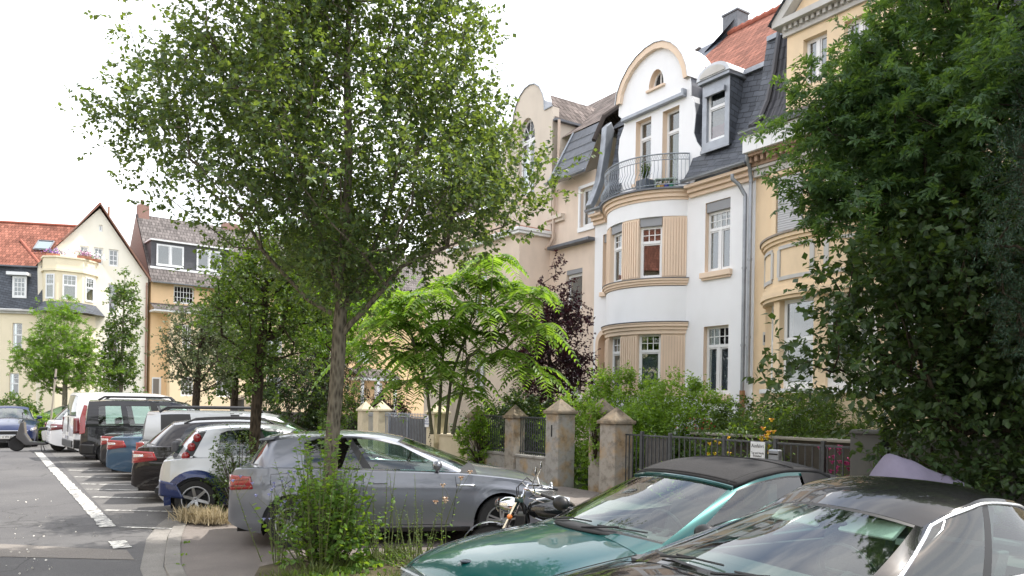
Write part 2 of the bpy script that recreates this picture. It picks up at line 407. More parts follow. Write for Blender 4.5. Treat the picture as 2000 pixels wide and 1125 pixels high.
# ================================================================== WHITE HOUSE
M_flute=stucco('groove_render',(.73,.59,.46),amt=.2)
def white_house():
    a0=-20.38; ox=-a0
    t=thing('town_house','white rendered town house with curved gable, bow bay and iron balcony','house',P(a0,W0),FAC)
    O=(ox,0,0)
    def B(): return MB(O)
    al,ar=-20.38,-13.66
    # main wall with openings
    w=B()
    arch=[(-20.1,.9),(-19.42,.9)]+[(-19.76+.34*math.cos(R(q)),3.9+.34*math.sin(R(q))) for q in range(0,181,15)]
    holes=[rect(-15.42,-14.51,2.2,4.15),rect(-15.42,-14.51,5.7,7.72),rect(-19.96,-19.62,5.65,7.6),arch]
    w.panel([(al,.9),(ar,.9),(ar,8.3),(al,8.3)],holes,0,.26,0,1,back=.5)
    w.box(al,ar,.3,9,.0,8.2,2) if False else None
    w.quad((al,9,0),(al,9,8.3),(al,0.5,8.3),(al,.5,0)); w.quad((ar,.5,0),(ar,.5,8.3),(ar,9,8.3),(ar,9,0))
    w.build('wall',[M_white,M_tan],t)
    p=B(); p.box(al,-19.45,-.04,.45,0,.9); p.box(-16.05,ar,-.04,.45,0,.9); p.build('plinth',M_plinth,t)
    n=B(); n.panel([(-20.24,.9),(-19.28,.9)]+[(-19.76+.48*math.cos(R(q)),3.93+.48*math.sin(R(q))) for q in range(0,181,15)],[arch[:1]+arch[1:]],-.03,.03,0,0)
    n.box(-20.1,-19.42,.26,.5,.0,4.3,0); n.build('niche_surround',M_tan,t)
    # entrance door deep inside the arch
    dr=B(); dr.box(-20.05,-19.47,.2,.255,.9,3.3); dr.build('door',plain('oak_door',(.16,.08,.04),.5,var=.2),t)
    for (x,z,h,bx,cur,cl) in ((-14.965,2.2,1.95,0,M_curt,2),(-14.965,5.7,2.02,.28,M_blue,2)):
        window(t,x,z,.9,h,.14,cols=cl,mx=4,mz=2,transom=.29,curtain=cur,box=bx,off=O)
        s=B(); s.box(x-.56,x+.56,-.12,.1,z-.16,z-.002); s.box(x-.52,x+.52,-.07,.1,z-.22,z-.16); s.build('window_sill',M_tan,t,bevel=.012)
    window(t,-19.79,5.65,.34,1.95,.16,cols=1,mx=2,transom=.3,box=.26,off=O)
    s=B(); s.box(-20.02,-19.5,-.1,.1,5.5,5.648); s.build('window_sill',M_tan,t,bevel=.01)
    # bow bay
    cx,Rr=-17.85,2.0; cy=Rr*math.cos(R(60)); HALF=60
    b=B(); ri=Rr-.3
    def wallband(z0,z1,m,extra=0,p0=-HALF,p1=HALF,n=None): b.arc(cx,cy,ri,Rr+extra,p0,p1,z0,z1,m,n or 36)
    wallband(0,.9,2); wallband(.9,2.15,0); wallband(4.12,5.42,0); wallband(7.5,7.98,0)
    b.build('bay_wall',[M_white,M_tan,M_plinth],t,smooth=True,angle=30)
    b=B()
    for (z0,z1,e) in ((2.15,2.3,.07),(4.0,4.12,.02),(4.12,4.22,.06),(4.22,4.30,.11),(4.30,4.34,.13),(5.44,5.5,.03),(5.5,5.58,.07),(5.58,5.64,.11),(7.98,8.06,.03),(8.06,8.18,.09),(8.18,8.26,.16)):
        b.arc(cx,cy,ri,Rr+e,-HALF-1,HALF+1,z0+.001,z1,0,36)
    b.build('bay_cornice',M_tan,t,smooth=True,angle=30)
    b=B()
    b.arc(cx,cy,ri,Rr+.15,-HALF-1,HALF+1,4.341,4.365,0,36); b.arc(cx,cy,ri,Rr+.13,-HALF-1,HALF+1,5.641,5.66,0,36); b.arc(cx,cy,ri,Rr+.24,-HALF-2,HALF+2,8.261,8.31,0,36)
    vs=[(cx+ox-ox,cy,8.309)]; n=36
    ring=[(cx+(Rr+.05)*math.sin(R(-60+120*i/n)),cy-(Rr+.05)*math.cos(R(-60+120*i/n)),8.305) for i in range(n+1)]
    b.add([(cx,cy,8.305)]+ring,[(0,i+1,i+2) for i in range(n)])
    b.build('bay_flashing',M_lead,t)
    wins=[(28.5,21),(-11.5,21),(-48,14)]
    for z0,z1,bx in ((2.3,4.0,0),(5.66,7.5,.26)):
        b=B(); fl=B()
        edges=[]; pos=-HALF
        for c,wd in sorted(wins): edges.append((pos,c-wd/2)); pos=c+wd/2
        edges.append((pos,HALF))
        for p0,p1 in edges:
            if p1-p0<1: continue
            b.arc(cx,cy,ri,Rr-.02,p0,p1,z0+.001,z1-.001,0)
            # fluted strips
            k=max(3,int((p1-p0)/2.2)); 
            for i in range(k):
                a=p0+(p1-p0)*(i+.18)/k; c_=p0+(p1-p0)*(i+.82)/k
                fl.arc(cx,cy,Rr-.0205,Rr+.012,a,c_,z0+.06,z1-.06,0,2)
        b.build('bay_pier',M_flute,t,smooth=True,angle=30); fl.build('fluting',M_tan,t)
        for c,wd in wins:
            rr=Rr-.17; ww=2*rr*math.sin(R(wd/2))*1.02
            window(t,cx+rr*math.sin(R(c)),z0,ww,z1-z0,cy-rr*math.cos(R(c)),rot=R(c),cols=1,mx=3,mz=2,transom=.3,curtain=(M_curt if z0<5 else None),box=bx,off=O)
    # eave mouldings on the flat parts
    m=B()
    for x0,x1 in ((al,-19.75),(-15.98,ar)):
        m.box(x0,x1,-.10,.0,7.98,8.1); m.box(x0,x1,-.2,.0,8.1,8.22); m.box(x0,x1,-.33,.0,8.22,8.31)
    m.build('eaves_cornice',M_tan,t,bevel=.01)
    gutter(t,-15.98+ox,ar+ox,-.42,8.42); gutter(t,al+ox,-19.6+ox,-.42,8.42)
    # gable
    g=[(-19.2,8.31),(-19.2,9.77),(-19.25,10.2),(-19.2,10.63),(-18.98,10.99),(-19.02,11.2),(-19.27,11.42),(-19.25,11.75),(-19.18,12.09),(-18.98,12.43),(-18.66,12.75),(-18.3,12.96),(-17.9,13.08),(-17.5,13.11),(-17.14,13.03),(-16.8,12.84),(-16.54,12.6),(-16.32,12.3),(-16.17,11.95),(-16.1,11.6),(-16.06,11.35),(-16.05,11.04),(-15.92,10.8),(-15.86,10.45),(-15.92,9.9),(-15.8,9.6),(-15.62,9.38),(-15.64,9.1),(-15.72,8.7),(-15.98,8.31)]
    lun=[(-17.86+.02,11.78),(-17.2,11.78)]+[(-17.53+.33*math.cos(R(q)),11.78+.56*math.sin(R(q))) for q in range(15,180,15)]
    hw=rect(-18.42,-17.72,8.95,10.95); hd=rect(-17.22,-16.52,8.33,10.92)
    w=B(); w.panel(list(reversed(g)) if False else g[::-1],[lun,hw,hd],0,.28,0,1,back=.75)
    w.build('gable',[M_white,M_tan],t)
    # rounded coping and metal hood over the gable
    c=B(); cr=B()
    arcpts=g[7:20]
    for i in range(len(arcpts)-1):
        (x0,z0),(x1,z1)=arcpts[i],arcpts[i+1]; 
        def outw(x,z,d):
            vx,vz=x+17.65,z-11.6; l=math.hypot(vx,vz); return (x+vx/l*d,z+vz/l*d)
        o0=outw(x0,z0,.02);o1=outw(x1,z1,.02);i0=outw(x0,z0,-.17);i1=outw(x1,z1,-.17)
        c.add([(o0[0],-.13,o0[1]),(o1[0],-.13,o1[1]),(i1[0],-.13,i1[1]),(i0[0],-.13,i0[1]),(o0[0],-.002,o0[1]),(o1[0],-.002,o1[1]),(i1[0],-.002,i1[1]),(i0[0],-.002,i0[1])],[(0,1,2,3),(0,4,5,1),(2,6,7,3)])
        p0=outw(x0,z0,.05);p1=outw(x1,z1,.05); q0=outw(x0,z0,.02);q1=outw(x1,z1,.02)
        cr.add([(p0[0],-.16,p0[1]),(p1[0],-.16,p1[1]),(p1[0],1.1,p1[1]),(p0[0],1.1,p0[1]),(q0[0],-.16,q0[1]),(q1[0],-.16,q1[1])],[(0,1,2,3),(0,4,5,1)])
    c.build('gable_moulding',M_tan,t); cr.build('gable_hood',M_zincl,t,smooth=True)
    # S-curved zinc cheeks at the gable's sides
    z=B()
    rs=g[19:30]
    for i in range(len(rs)-1):
        (x0,z0),(x1,z1)=rs[i],rs[i+1]
        z.quad((x0+.01,.02,z0),(x1+.01,.02,z1),(x1+.01,1.3,z1),(x0+.01,1.3,z0))
    ls=g[0:8]
    for i in range(len(ls)-1):
        (x0,z0),(x1,z1)=ls[i],ls[i+1]
        z.quad((x0-.01,.02,z0),(x1-.01,.02,z1),(x1-.01,1.3,z1),(x0-.01,1.3,z0))
    z.build('gable_cheek',M_lead,t,smooth=True,fix=False)
    window(t,-18.07,8.95,.7,2.0,.2,cols=1,mx=0,transom=.28,off=O); 
    window(t,-16.87,8.33,.7,2.59,.2,cols=1,mx=0,transom=.25,off=O,name='balcony_door',curtain=plain('green_curtain',(.12,.3,.12),.9))
    s=B(); s.box(-18.5,-17.64,-.1,.1,8.83,8.948); s.build('window_sill',M_tan,t,bevel=.01)
    lw=B(); pts=[(-17.53+.27*math.cos(R(q)),11.80+.48*math.sin(R(q))) for q in range(0,181,15)]
    lw.panel([(-17.86,11.79),(-17.2,11.79)]+[(-17.53+.33*math.cos(R(q)),11.79+.55*math.sin(R(q))) for q in range(15,180,15)],[[(-17.8,11.83),(-17.26,11.83)]+[(-17.53+.27*math.cos(R(q)),11.83+.46*math.sin(R(q))) for q in range(15,180,15)]],.2,.05)
    lw.box(-17.55,-17.51,.205,.24,11.83,12.29); o=lw.build('attic_window',M_frame,t)
    pn=B(); pn.box(-17.85,-17.21,.235,.24,11.8,12.3); pn.build('pane',plain('dark_pane',(.03,.035,.04),.08),o)
    s=B(); s.box(-17.92,-17.12,-.08,.1,11.7,11.777); s.build('window_sill',M_tan,t,bevel=.01)
    aw=B(); aw.box(-18.98,-16.22,-.16,-.002,11.08,11.2); aw.box(-16.30,-16.22,-.18,-.002,11.06,11.3); aw.build('awning_case',M_zinc,t,bevel=.02)
    # mansard left and right
    r=B()
    def mans(x0,x1,segs,m=0):
        for (y0,z0),(y1,z1) in zip(segs[:-1],segs[1:]): r.slope((x0,y0,z0),(x1,y0,z0),(x1,y1,z1),(x0,y1,z1),m)
    prof=[(-.42,8.40),(-.18,8.75),(.06,9.3),(.3,10.2),(.5,11.25)]
    mans(-15.95,ar,prof); mans(al+.55,-19.05,prof)
    r.build('mansard_slope',M_slate,t,fix=False)
    # zinc covered party upstand at the left
    e=B()
    pr=[(-.45,8.36),(-.2,8.8),(.05,9.4),(.25,10.2),(.45,11.2),(.3,11.5),(.08,11.3),(.0,10.4),(-.2,9.4),(-.42,8.85),(-.58,8.55)]
    for x0,x1 in ((al+.15,al+.42),):
        vs=[(x0,y,z) for y,z in pr]+[(x1,y,z) for y,z in pr]; k=len(pr)
        e.add(vs,[tuple(range(k)),tuple(reversed(range(k,2*k)))]+[(i,(i+1)%k,(i+1)%k+k,i+k) for i in range(k)])
    e.build('party_upstand',M_zinc,t,bevel=.03)
    # dormer
    d=B(); x0,x1=-15.5,-14.5
    d.panel([(x0,9.2),(x1,9.2),(x1,11.1),(x0,11.1)],[rect(x0+.17,x1-.17,9.42,10.86)],-.12,.12,0,0,back=1.6)
    d.box(x0-.08,x1+.08,-.24,1.3,11.1,11.2); d.box(x0-.03,x1+.03,-.16,-.12,9.12,9.22)
    d.box(x0+.14,x1-.14,-.2,-.121,10.7,10.86)
    d.build('dormer_frame',M_zinc,t,bevel=.012)
    d=B(); xc=(x0+x1)/2; pts=[(xc+.6*math.cos(R(q)),11.2+.36*math.sin(R(q))) for q in range(0,181,12)]
    pin=[(xc+.5*math.cos(R(q)),11.2+.26*math.sin(R(q))) for q in range(180,-1,-12)]
    d.prism(pts,-.27,1.3); o=d.build('dormer_hood',M_zincl,t,smooth=True)
    d=B(); d.prism([(xc+.46*math.cos(R(q)),11.23+.24*math.sin(R(q))) for q in range(0,181,12)],-.3,-.272); d.build('dormer_pediment',M_stone,t)
    d=B(); d.quad((x1+.003,-.1,9.2),(x1+.003,1.3,9.2),(x1+.003,1.3,11.1),(x1+.003,-.1,11.1),None,[(0,0),(1.4,0),(1.4,1.9),(0,1.9)])
    d.build('dormer_side',M_slate,t)
    o=window(t,xc,9.42,x1-x0-.34,1.44,-.02,cols=1,mx=0,transom=.33,off=O,fr=.06)
    rc=MB(); rc.box(-.26,.26,.04,.09,.08,.45); rc.build('red_cushion',plain('crimson_cloth',(.45,.02,.09),.8),o)
    # main roof
    r=B()
    r.slope((-15.6,.5,11.32),(ar,.5,11.32),(ar,5,15.4),(-15.6,5,15.4))
    r.slope((-19.0,.5,11.32),(-15.6,.5,11.32),(-15.6,5,15.4),(-19.0,5,15.4))
    r.slope((ar,9.5,11),(-19,9.5,11),(-19,5,15.4),(ar,5,15.4))
    # small cross roof behind the round gable
    r.slope((-15.75,3.2,11.9),(-15.95,.7,11.9),(-17.0,.7,12.9),(-17.0,3.2,12.9))
    r.build('red_roof',M_red,t,fix=False)
    rd=B()
    for i in range(17): 
        x=-19.0+i*.325; rd.tube([(x,5,15.42),(x+.34,5,15.45)],[.10,.12],8)
    rd.build('ridge_tiles',plain('red_ridge',(.35,.11,.07),.8),t,smooth=True)
    fb=B(); fb.box(-15.6,ar,.38,.52,11.2,11.33); fb.build('roof_flashing',M_zinc,t)
    sl=B(); sl.slope((-20.9,5,14.1),(-19.4,4.2,14.72),(-18.7,5.05,15.95),(-18.8,5.1,15.9)); sl.slope((al,.5,11.32),(-19,.5,11.32),(-19,5,15.4),(al,5,15.4))
    sl.slope((al,9.5,11),(al,5,15.4),(-19,5,15.4),(-19,9.5,11)); sl.build('slate_roof',M_slate,t,fix=False)
    ch=B(); ch.box(-19.3,-18.62,5.0,5.6,14.9,16.15); ch.box(-19.34,-18.58,4.96,5.64,16.15,16.22); ch.build('chimney',plain('slate_clad',(.15,.16,.18),.6,var=.2),t,bevel=.01)
    drain(t,-13.9+ox,-.12,.2,7.55,.055,swan=(-.2,-.3)); drain(t,-13.7+ox,-.14,2.5,7.95,.05,swan=(.1,-.3))
    st=B(); st.tube([(-13.9,-.12,-.0),(-13.9,-.12,2.3)],.075,10); st.build('rusty_standpipe',plain('rust_brown',(.33,.17,.09),.8,var=.35,vscale=12),t,smooth=True)
    # balcony railing
    rl=B(); rb=Rr+.1
    def rp(ph,dr,z): return (cx+(rb+dr)*math.sin(R(ph)),cy-(rb+dr)*math.cos(R(ph)),z)
    for z,rad,dr in ((9.32,.022,0),(9.15,.014,0),(8.42,.018,0)): rl.tube([rp(p,dr,z) for p in range(-60,61,3)],rad,6)
    for z in (9.235,): rl.tube([rp(p*.5,0,z+.05*(1 if p%4<2 else -1)) for p in range(-120,121,1)],.006,4)
    for ph in (-60,60,-20,20): rl.tube([rp(ph,0,8.31),rp(ph,0,9.34)],.016,6)
    k=-58
    while k<=58:
        fac=1 if k<38 else .3
        rl.tube([rp(k,0,9.15),rp(k,.0,9.02),rp(k,-.03*fac,8.88),rp(k,.06*fac,8.72),rp(k,.13*fac,8.58),rp(k,.08*fac,8.47),rp(k,0,8.42)],.009,5); k+=3.1
    rl.build('balcony_railing',M_rail,t,smooth=True)
    return t
white_house()
# things on the balcony
def balcony_things():
    def at(ph,r,z): 
        cx=-17.85; cy=1.0
        return P(cx+r*math.sin(R(ph)),W0+cy-r*math.cos(R(ph)),z)
    o=thing('planter','dark grey square planter with a bushy plant behind the balcony railing','planter',at(20,1.75,8.31),FAC)
    m=MB(); m.prism([(-.19,0),(.19,0),(.22,.38),(-.22,.38)],-.2,.2); m.build('tub',plain('slate_grey_tub',(.10,.12,.15),.6),o,bevel=.01)
    m=MB()
    for i in range(46):
        a=random.uniform(0,2*PI); l=random.uniform(.2,.55); sp=random.uniform(.1,.5)
        p=Vector((0,0,.38)); q=p+Vector((math.cos(a)*sp*.5,math.sin(a)*sp*.4,l)); m.tube([p,q],.005,3)
        for j in range(5):
            c=p.lerp(q,.4+.15*j); d=Vector((random.uniform(-1,1),random.uniform(-1,1),.4)).normalized()*.09; e=d.cross(Vector((0,0,1))).normalized()*.025
            m.add([c,c+d*.5+e,c+d,c+d*.5-e],[(0,1,2,3)])
    m.build('foliage',leafmat('balcony_leaf',(.04,.08,.03),(.08,.14,.05)),o)
    for ph,c,l in ((34,(.55,.48,.12),'small yellow flowerpot in the balcony plant shelf'),(37.5,(.50,.25,.08),'small orange flowerpot in the balcony plant shelf'),(41.5,(.05,.06,.35),'small dark blue flowerpot in the balcony plant shelf'),(46,(.04,.25,.15),'small teal flowerpot at the right end of the balcony plant shelf')):
        o=thing('flowerpot',l,'flowerpot',at(ph,1.8,8.36),FAC,'pots on the balcony shelf')
        m=MB(); m.lathe([(.0,0),(.05,0),(.075,.13),(.08,.13),(.08,.15),(.065,.15),(.0,.13)],14); m.build('pot',plain('pot_'+l.split()[1],c,.4),o,smooth=True)
        m=MB()
        for i in range(14):
            a=random.uniform(0,6.28); d=Vector((math.cos(a),math.sin(a),random.uniform(.6,1.6))).normalized()*.12; e=Vector((-math.sin(a),math.cos(a),0))*.015; c0=Vector((0,0,.14))
            m.add([c0,c0+d*.5+e,c0+d,c0+d*.5-e],[(0,1,2,3)])
        m.build('leaves',leafmat('balcony_leaf',(.04,.08,.03),(.08,.14,.05)),o)
    o=thing('plant_shelf','low green open plant shelf on the balcony floor','shelf',at(40,1.75,8.31),FAC+R(40))
    m=MB(); m.box(-.3,.3,-.12,.12,.0,.03); m.box(-.3,.3,-.12,.12,.33,.36); m.box(-.3,-.27,-.12,.12,.03,.33); m.box(.27,.3,-.12,.12,.03,.33); m.build('shelf_frame',plain('pale_green_wood',(.3,.38,.33),.6),o)
balcony_things()
# ================================================================== YELLOW HOUSE
def yellow_house():
    a0=-13.66; ox=-a0; O=(ox,0,0)
    t=thing('town_house','pale yellow town house with round bay, dentil cornice and pedimented roof gable','house',P(a0,W0),FAC)
    def B(): return MB(O)
    al,ar=-13.66,0.5
    w=B(); holes=[rect(-7.3,-6.3,6.0,7.7),rect(-4.6,-3.6,6.0,7.7),rect(-7.3,-6.3,2.4,4.4),rect(-4.6,-3.6,2.4,4.4)]
    w.panel([(al+.005,0),(ar,0),(ar,8.4),(al+.005,8.4)],holes,.02,.25,0,0,back=9)
    w.build('wall',M_yellow,t)
    for x in (-6.8,-4.1):
        for z,h in ((2.4,2.0),(6.0,1.7)): window(t,x,z,1.0,h,.15,cols=2,mx=0,off=O)
    # round bay with tall windows, parapet above
    cx,Rr=-10.9,2.4; H_=70; cy=Rr*math.cos(R(H_)); ri=Rr-.35
    b=B()
    b.arc(cx,cy,ri,Rr,-H_,H_,0,2.15,0,40); b.arc(cx,cy,ri,Rr,-H_,H_,4.42,4.75,0,40); b.arc(cx,cy,Rr-.2,Rr-.01,-H_,H_,4.75,5.92,0,40)
    b.build('bay_wall',M_yellow,t,smooth=True,angle=30)
    b=B()
    for z0,z1,e in ((4.42,4.5,.05),(4.5,4.62,.1),(4.62,4.74,.05),(5.78,5.86,.05),(5.86,5.95,.1),(2.15,2.3,.06)): b.arc(cx,cy,ri,Rr+e,-H_-1,H_+1,z0+.001,z1,0,40)
    b.build('bay_cornice',M_yellow,t,smooth=True,angle=30)
    b=B(); b.arc(cx,cy,Rr-.3,Rr+.14,-H_-2,H_+2,5.951,6.0,0,40); b.build('parapet_coping',M_sill,t)
    b=B(); b.add([(cx,cy,4.76)]+[(cx+(Rr-.2)*math.sin(R(q)),cy-(Rr-.2)*math.cos(R(q)),4.76) for q in range(-70,71,5)],[(0,i+1,i+2) for i in range(28)]); b.build('balcony_floor',M_plinth,t)
    wins=[(-40,22),(-9,26),(24,26),(52,14)]; pan=[(-52,-30),(-22,3),(11,37),(44,62)]
    fr=B()
    for p0,p1 in pan:
        for z0,z1 in ((4.88,4.97),(5.62,5.70)): fr.arc(cx,cy,Rr-.02,Rr+.025,p0,p1,z0,z1)
        for q in (p0,p1): fr.arc(cx,cy,Rr-.02,Rr+.024,q-1.3,q+1.3,4.971,5.619,n=2)
    fr.build('parapet_moulding',M_stone,t)
    pos=-H_; b=B()
    for c,wd in wins:
        b.arc(cx,cy,ri,Rr-.03,pos,c-wd/2,2.301,4.419,0); pos=c+wd/2
        rr=Rr-.22; window(t,cx+rr*math.sin(R(c)),2.3,2*rr*math.sin(R(wd/2))*1.02,2.12,cy-rr*math.cos(R(c)),rot=R(c),transom=.45,mx=0,curtain=M_curt if c in(-40,24) else None,off=O,fr=.09)
        s=B(); s.arc(cx,cy,Rr-.1,Rr+.1,c-wd/2-2,c+wd/2+2,2.2,2.302,0); s.build('window_sill',M_frame,t)
    b.arc(cx,cy,ri,Rr-.03,pos,H_,2.301,4.419,0); b.build('bay_pier',M_yellow,t,smooth=True,angle=30)
    # first floor: recessed shuttered door and windows on slight bow
    w=B()
    for x0,x1 in ((-12.9,-12.12),(-11.5,-10.6),(-9.9,-9.0)):
        w.box(x0-.16,x0-.02,-.10,.02,5.2,7.9); w.box(x1+.02,x1+.16,-.10,.02,5.2,7.9); w.box(x0-.2,x1+.2,-.12,.02,7.9,8.0)
    w.build('pilaster',M_yellow,t,bevel=.01)
    s=B(); s.box(-12.88,-12.14,-.06,.015,6.0,7.85)
    for i in range(30): s.box(-12.88,-12.14,-.075,-.06,6.02+i*.061,6.06+i*.061)
    s.build('roller_shutter',M_shutl,t)
    o=window(t,-11.05,5.0,.9,2.85,-.06,cols=2,mx=0,transom=.25,off=O); window(t,-9.45,5.0,.9,2.85,-.06,cols=2,mx=0,transom=.25,off=O)
    # cornice with dentils, white panel band, gutter
    c=B(); c.box(al+.02,ar,-.12,.02,8.02,8.2); c.box(al+.02,ar,-.2,.02,8.2,8.28); c.build('lower_cornice',M_stone,t,bevel=.01)
    c=B(); c.box(al+.02,ar,-.24,.02,8.281,8.36)
    x=al+.06
    while x<ar: c.box(x,x+.09,-.38,-.2401,8.36,8.5); x+=.19
    c.box(al+.02,ar,-.2399,.02,8.361,8.499); c.box(al+.02,ar,-.46,.02,8.5,8.58)
    c.build('dentil_cornice',plain('brown_stone',(.36,.25,.18),.85,var=.2),t)
    c=B(); x=al+.02
    while x<ar: c.box(x,x+.46,-.58,.02,8.581,9.02); x+=.47
    c.build('fascia_panels',M_frame,t,bevel=.004)
    gutter(t,al+ox,ar+ox,-.68,9.1)
    r=B()
    prof=[(-.66,9.12),(-.3,9.4),(.0,9.95),(.25,10.8),(.45,11.9)]
    for (y0,z0),(y1,z1) in zip(prof[:-1],prof[1:]):
        r.slope((al+.35,y0,z0),(ar,y0,z0),(ar,y1,z1),(al+.35,y1,z1))
    r.build('mansard_slope',M_darkpan,t,fix=False)
    r=B()
    for (y0,z0),(y1,z1) in zip(prof[:-1],prof[1:]): r.slope((al-.05,y0,z0+.02),(al+.4,y0,z0+.02),(al+.4,y1,z1+.02),(al-.05,y1,z1+.02))
    r.build('slate_verge',M_slate,t,fix=False)
    e=B(); pts=[(al+.38,y-.05,z+.05) for y,z in prof]; e.tube(pts,.07,6); e.build('verge_tiles',plain('verge_grey',(.08,.08,.09),.6),t)
    r=B(); r.slope((al,.45,11.95),(ar,.45,11.95),(ar,5,15.42),(al,5,15.42)); r.slope((ar,9.5,11.4),(al,9.5,11.4),(al,5,15.42),(ar,5,15.42))
    r.build('red_roof',M_red,t,fix=False)
    rd=B()
    for i in range(30): rd.tube([(al+i*.4,5,15.44),(al+i*.4+.42,5,15.47)],[.1,.12],8)
    rd.build('ridge_tiles',plain('red_ridge',(.35,.11,.07),.8),t,smooth=True)
    fb=B(); fb.box(al,-12.6,.36,.5,11.83,11.96); fb.build('roof_flashing',M_zinc,t)
    # pedimented roof gable
    x0,x1=-12.5,-8.6; xc=(x0+x1)/2
    w=B(); hs=[rect(-12.02,-11.36,9.9,11.05),rect(-10.9,-10.2,9.6,11.05),rect(-9.75,-9.1,9.9,11.05)]
    w.panel([(x0,8.6),(x1,8.6),(x1,11.45),(x0,11.45)],hs,-.3,.25,0,0,back=3.2); w.build('gable',M_yellow,t)
    for x,z,h,ww in ((-11.69,9.9,1.15,.66),(-10.55,9.6,1.45,.7),(-9.425,9.9,1.15,.65)): window(t,x,z,ww,h,-.14,cols=2,mx=0,transom=0,curtain=M_curt,off=O,fr=.06)
    w=B()
    w.box(x0-.08,x1+.08,-.38,-.301,11.3,11.42); x=x0
    while x<x1: w.box(x,x+.08,-.47,-.3801,11.42,11.53); x+=.16
    w.box(x0-.1,x1+.1,-.3799,3,11.421,11.53); w.box(x0-.25,x1+.25,-.6,3,11.531,11.68)
    ap=13.85
    w.prism([(x0-.25,11.681),(x0+.05,11.681),(xc,ap-.32),(x1-.05,11.681),(x1+.25,11.681),(xc,ap)],-.6,-.3)
    w.build('pediment_frame',M_stone,t)
    w=B(); w.prism([(x0+.1,11.682),(x1-.1,11.682),(xc,ap-.3)],-.34,2.8); w.build('pediment_field',M_yellow,t)
    r=B(); r.slope((x0-.32,4,11.6),(x0-.32,-.68,11.6),(xc,-.68,ap+.12),(xc,4,ap+.12)); r.slope((x1+.32,-.68,11.6),(x1+.32,4,11.6),(xc,4,ap+.12),(xc,-.68,ap+.12))
    r.build('gable_roof',M_slate,t,fix=False)
    vt=B(); vt.box(-13.3,-13.12,-.06,.02,3.5,3.85); vt.box(-13.26,-13.16,-.08,-.06,3.58,3.77,1); vt.build('wall_vent',[M_stone,M_blk],t,bevel=.01)
    # bay canopy and steps rail to the right
    cn=B(); cn.box(-7.6,-5.8,-1.1,.0,4.75,4.9); cn.box(-7.5,-5.9,-1.0,.0,4.6,4.75); cn.build('entrance_canopy',M_sill,t)
yellow_house()
hr=thing('handrail','sloping pale metal handrail of the entrance steps beside the yellow house','handrail',P(-11.6,14.3),FAC)
m=MB(); m.tube([(0,0,1.0),(2.1,.6,2.35),(2.9,.8,2.35)],.03,8)
for k in range(6): m.tube([(.3+k*.5,.09+.12*k,.2),(.3+k*.5,.09+.12*k,min(2.35,1.2+k*.32))],.012,6)
m.build('rail',plain('galvanised',(.55,.57,.58),.4,.6),hr,smooth=True)
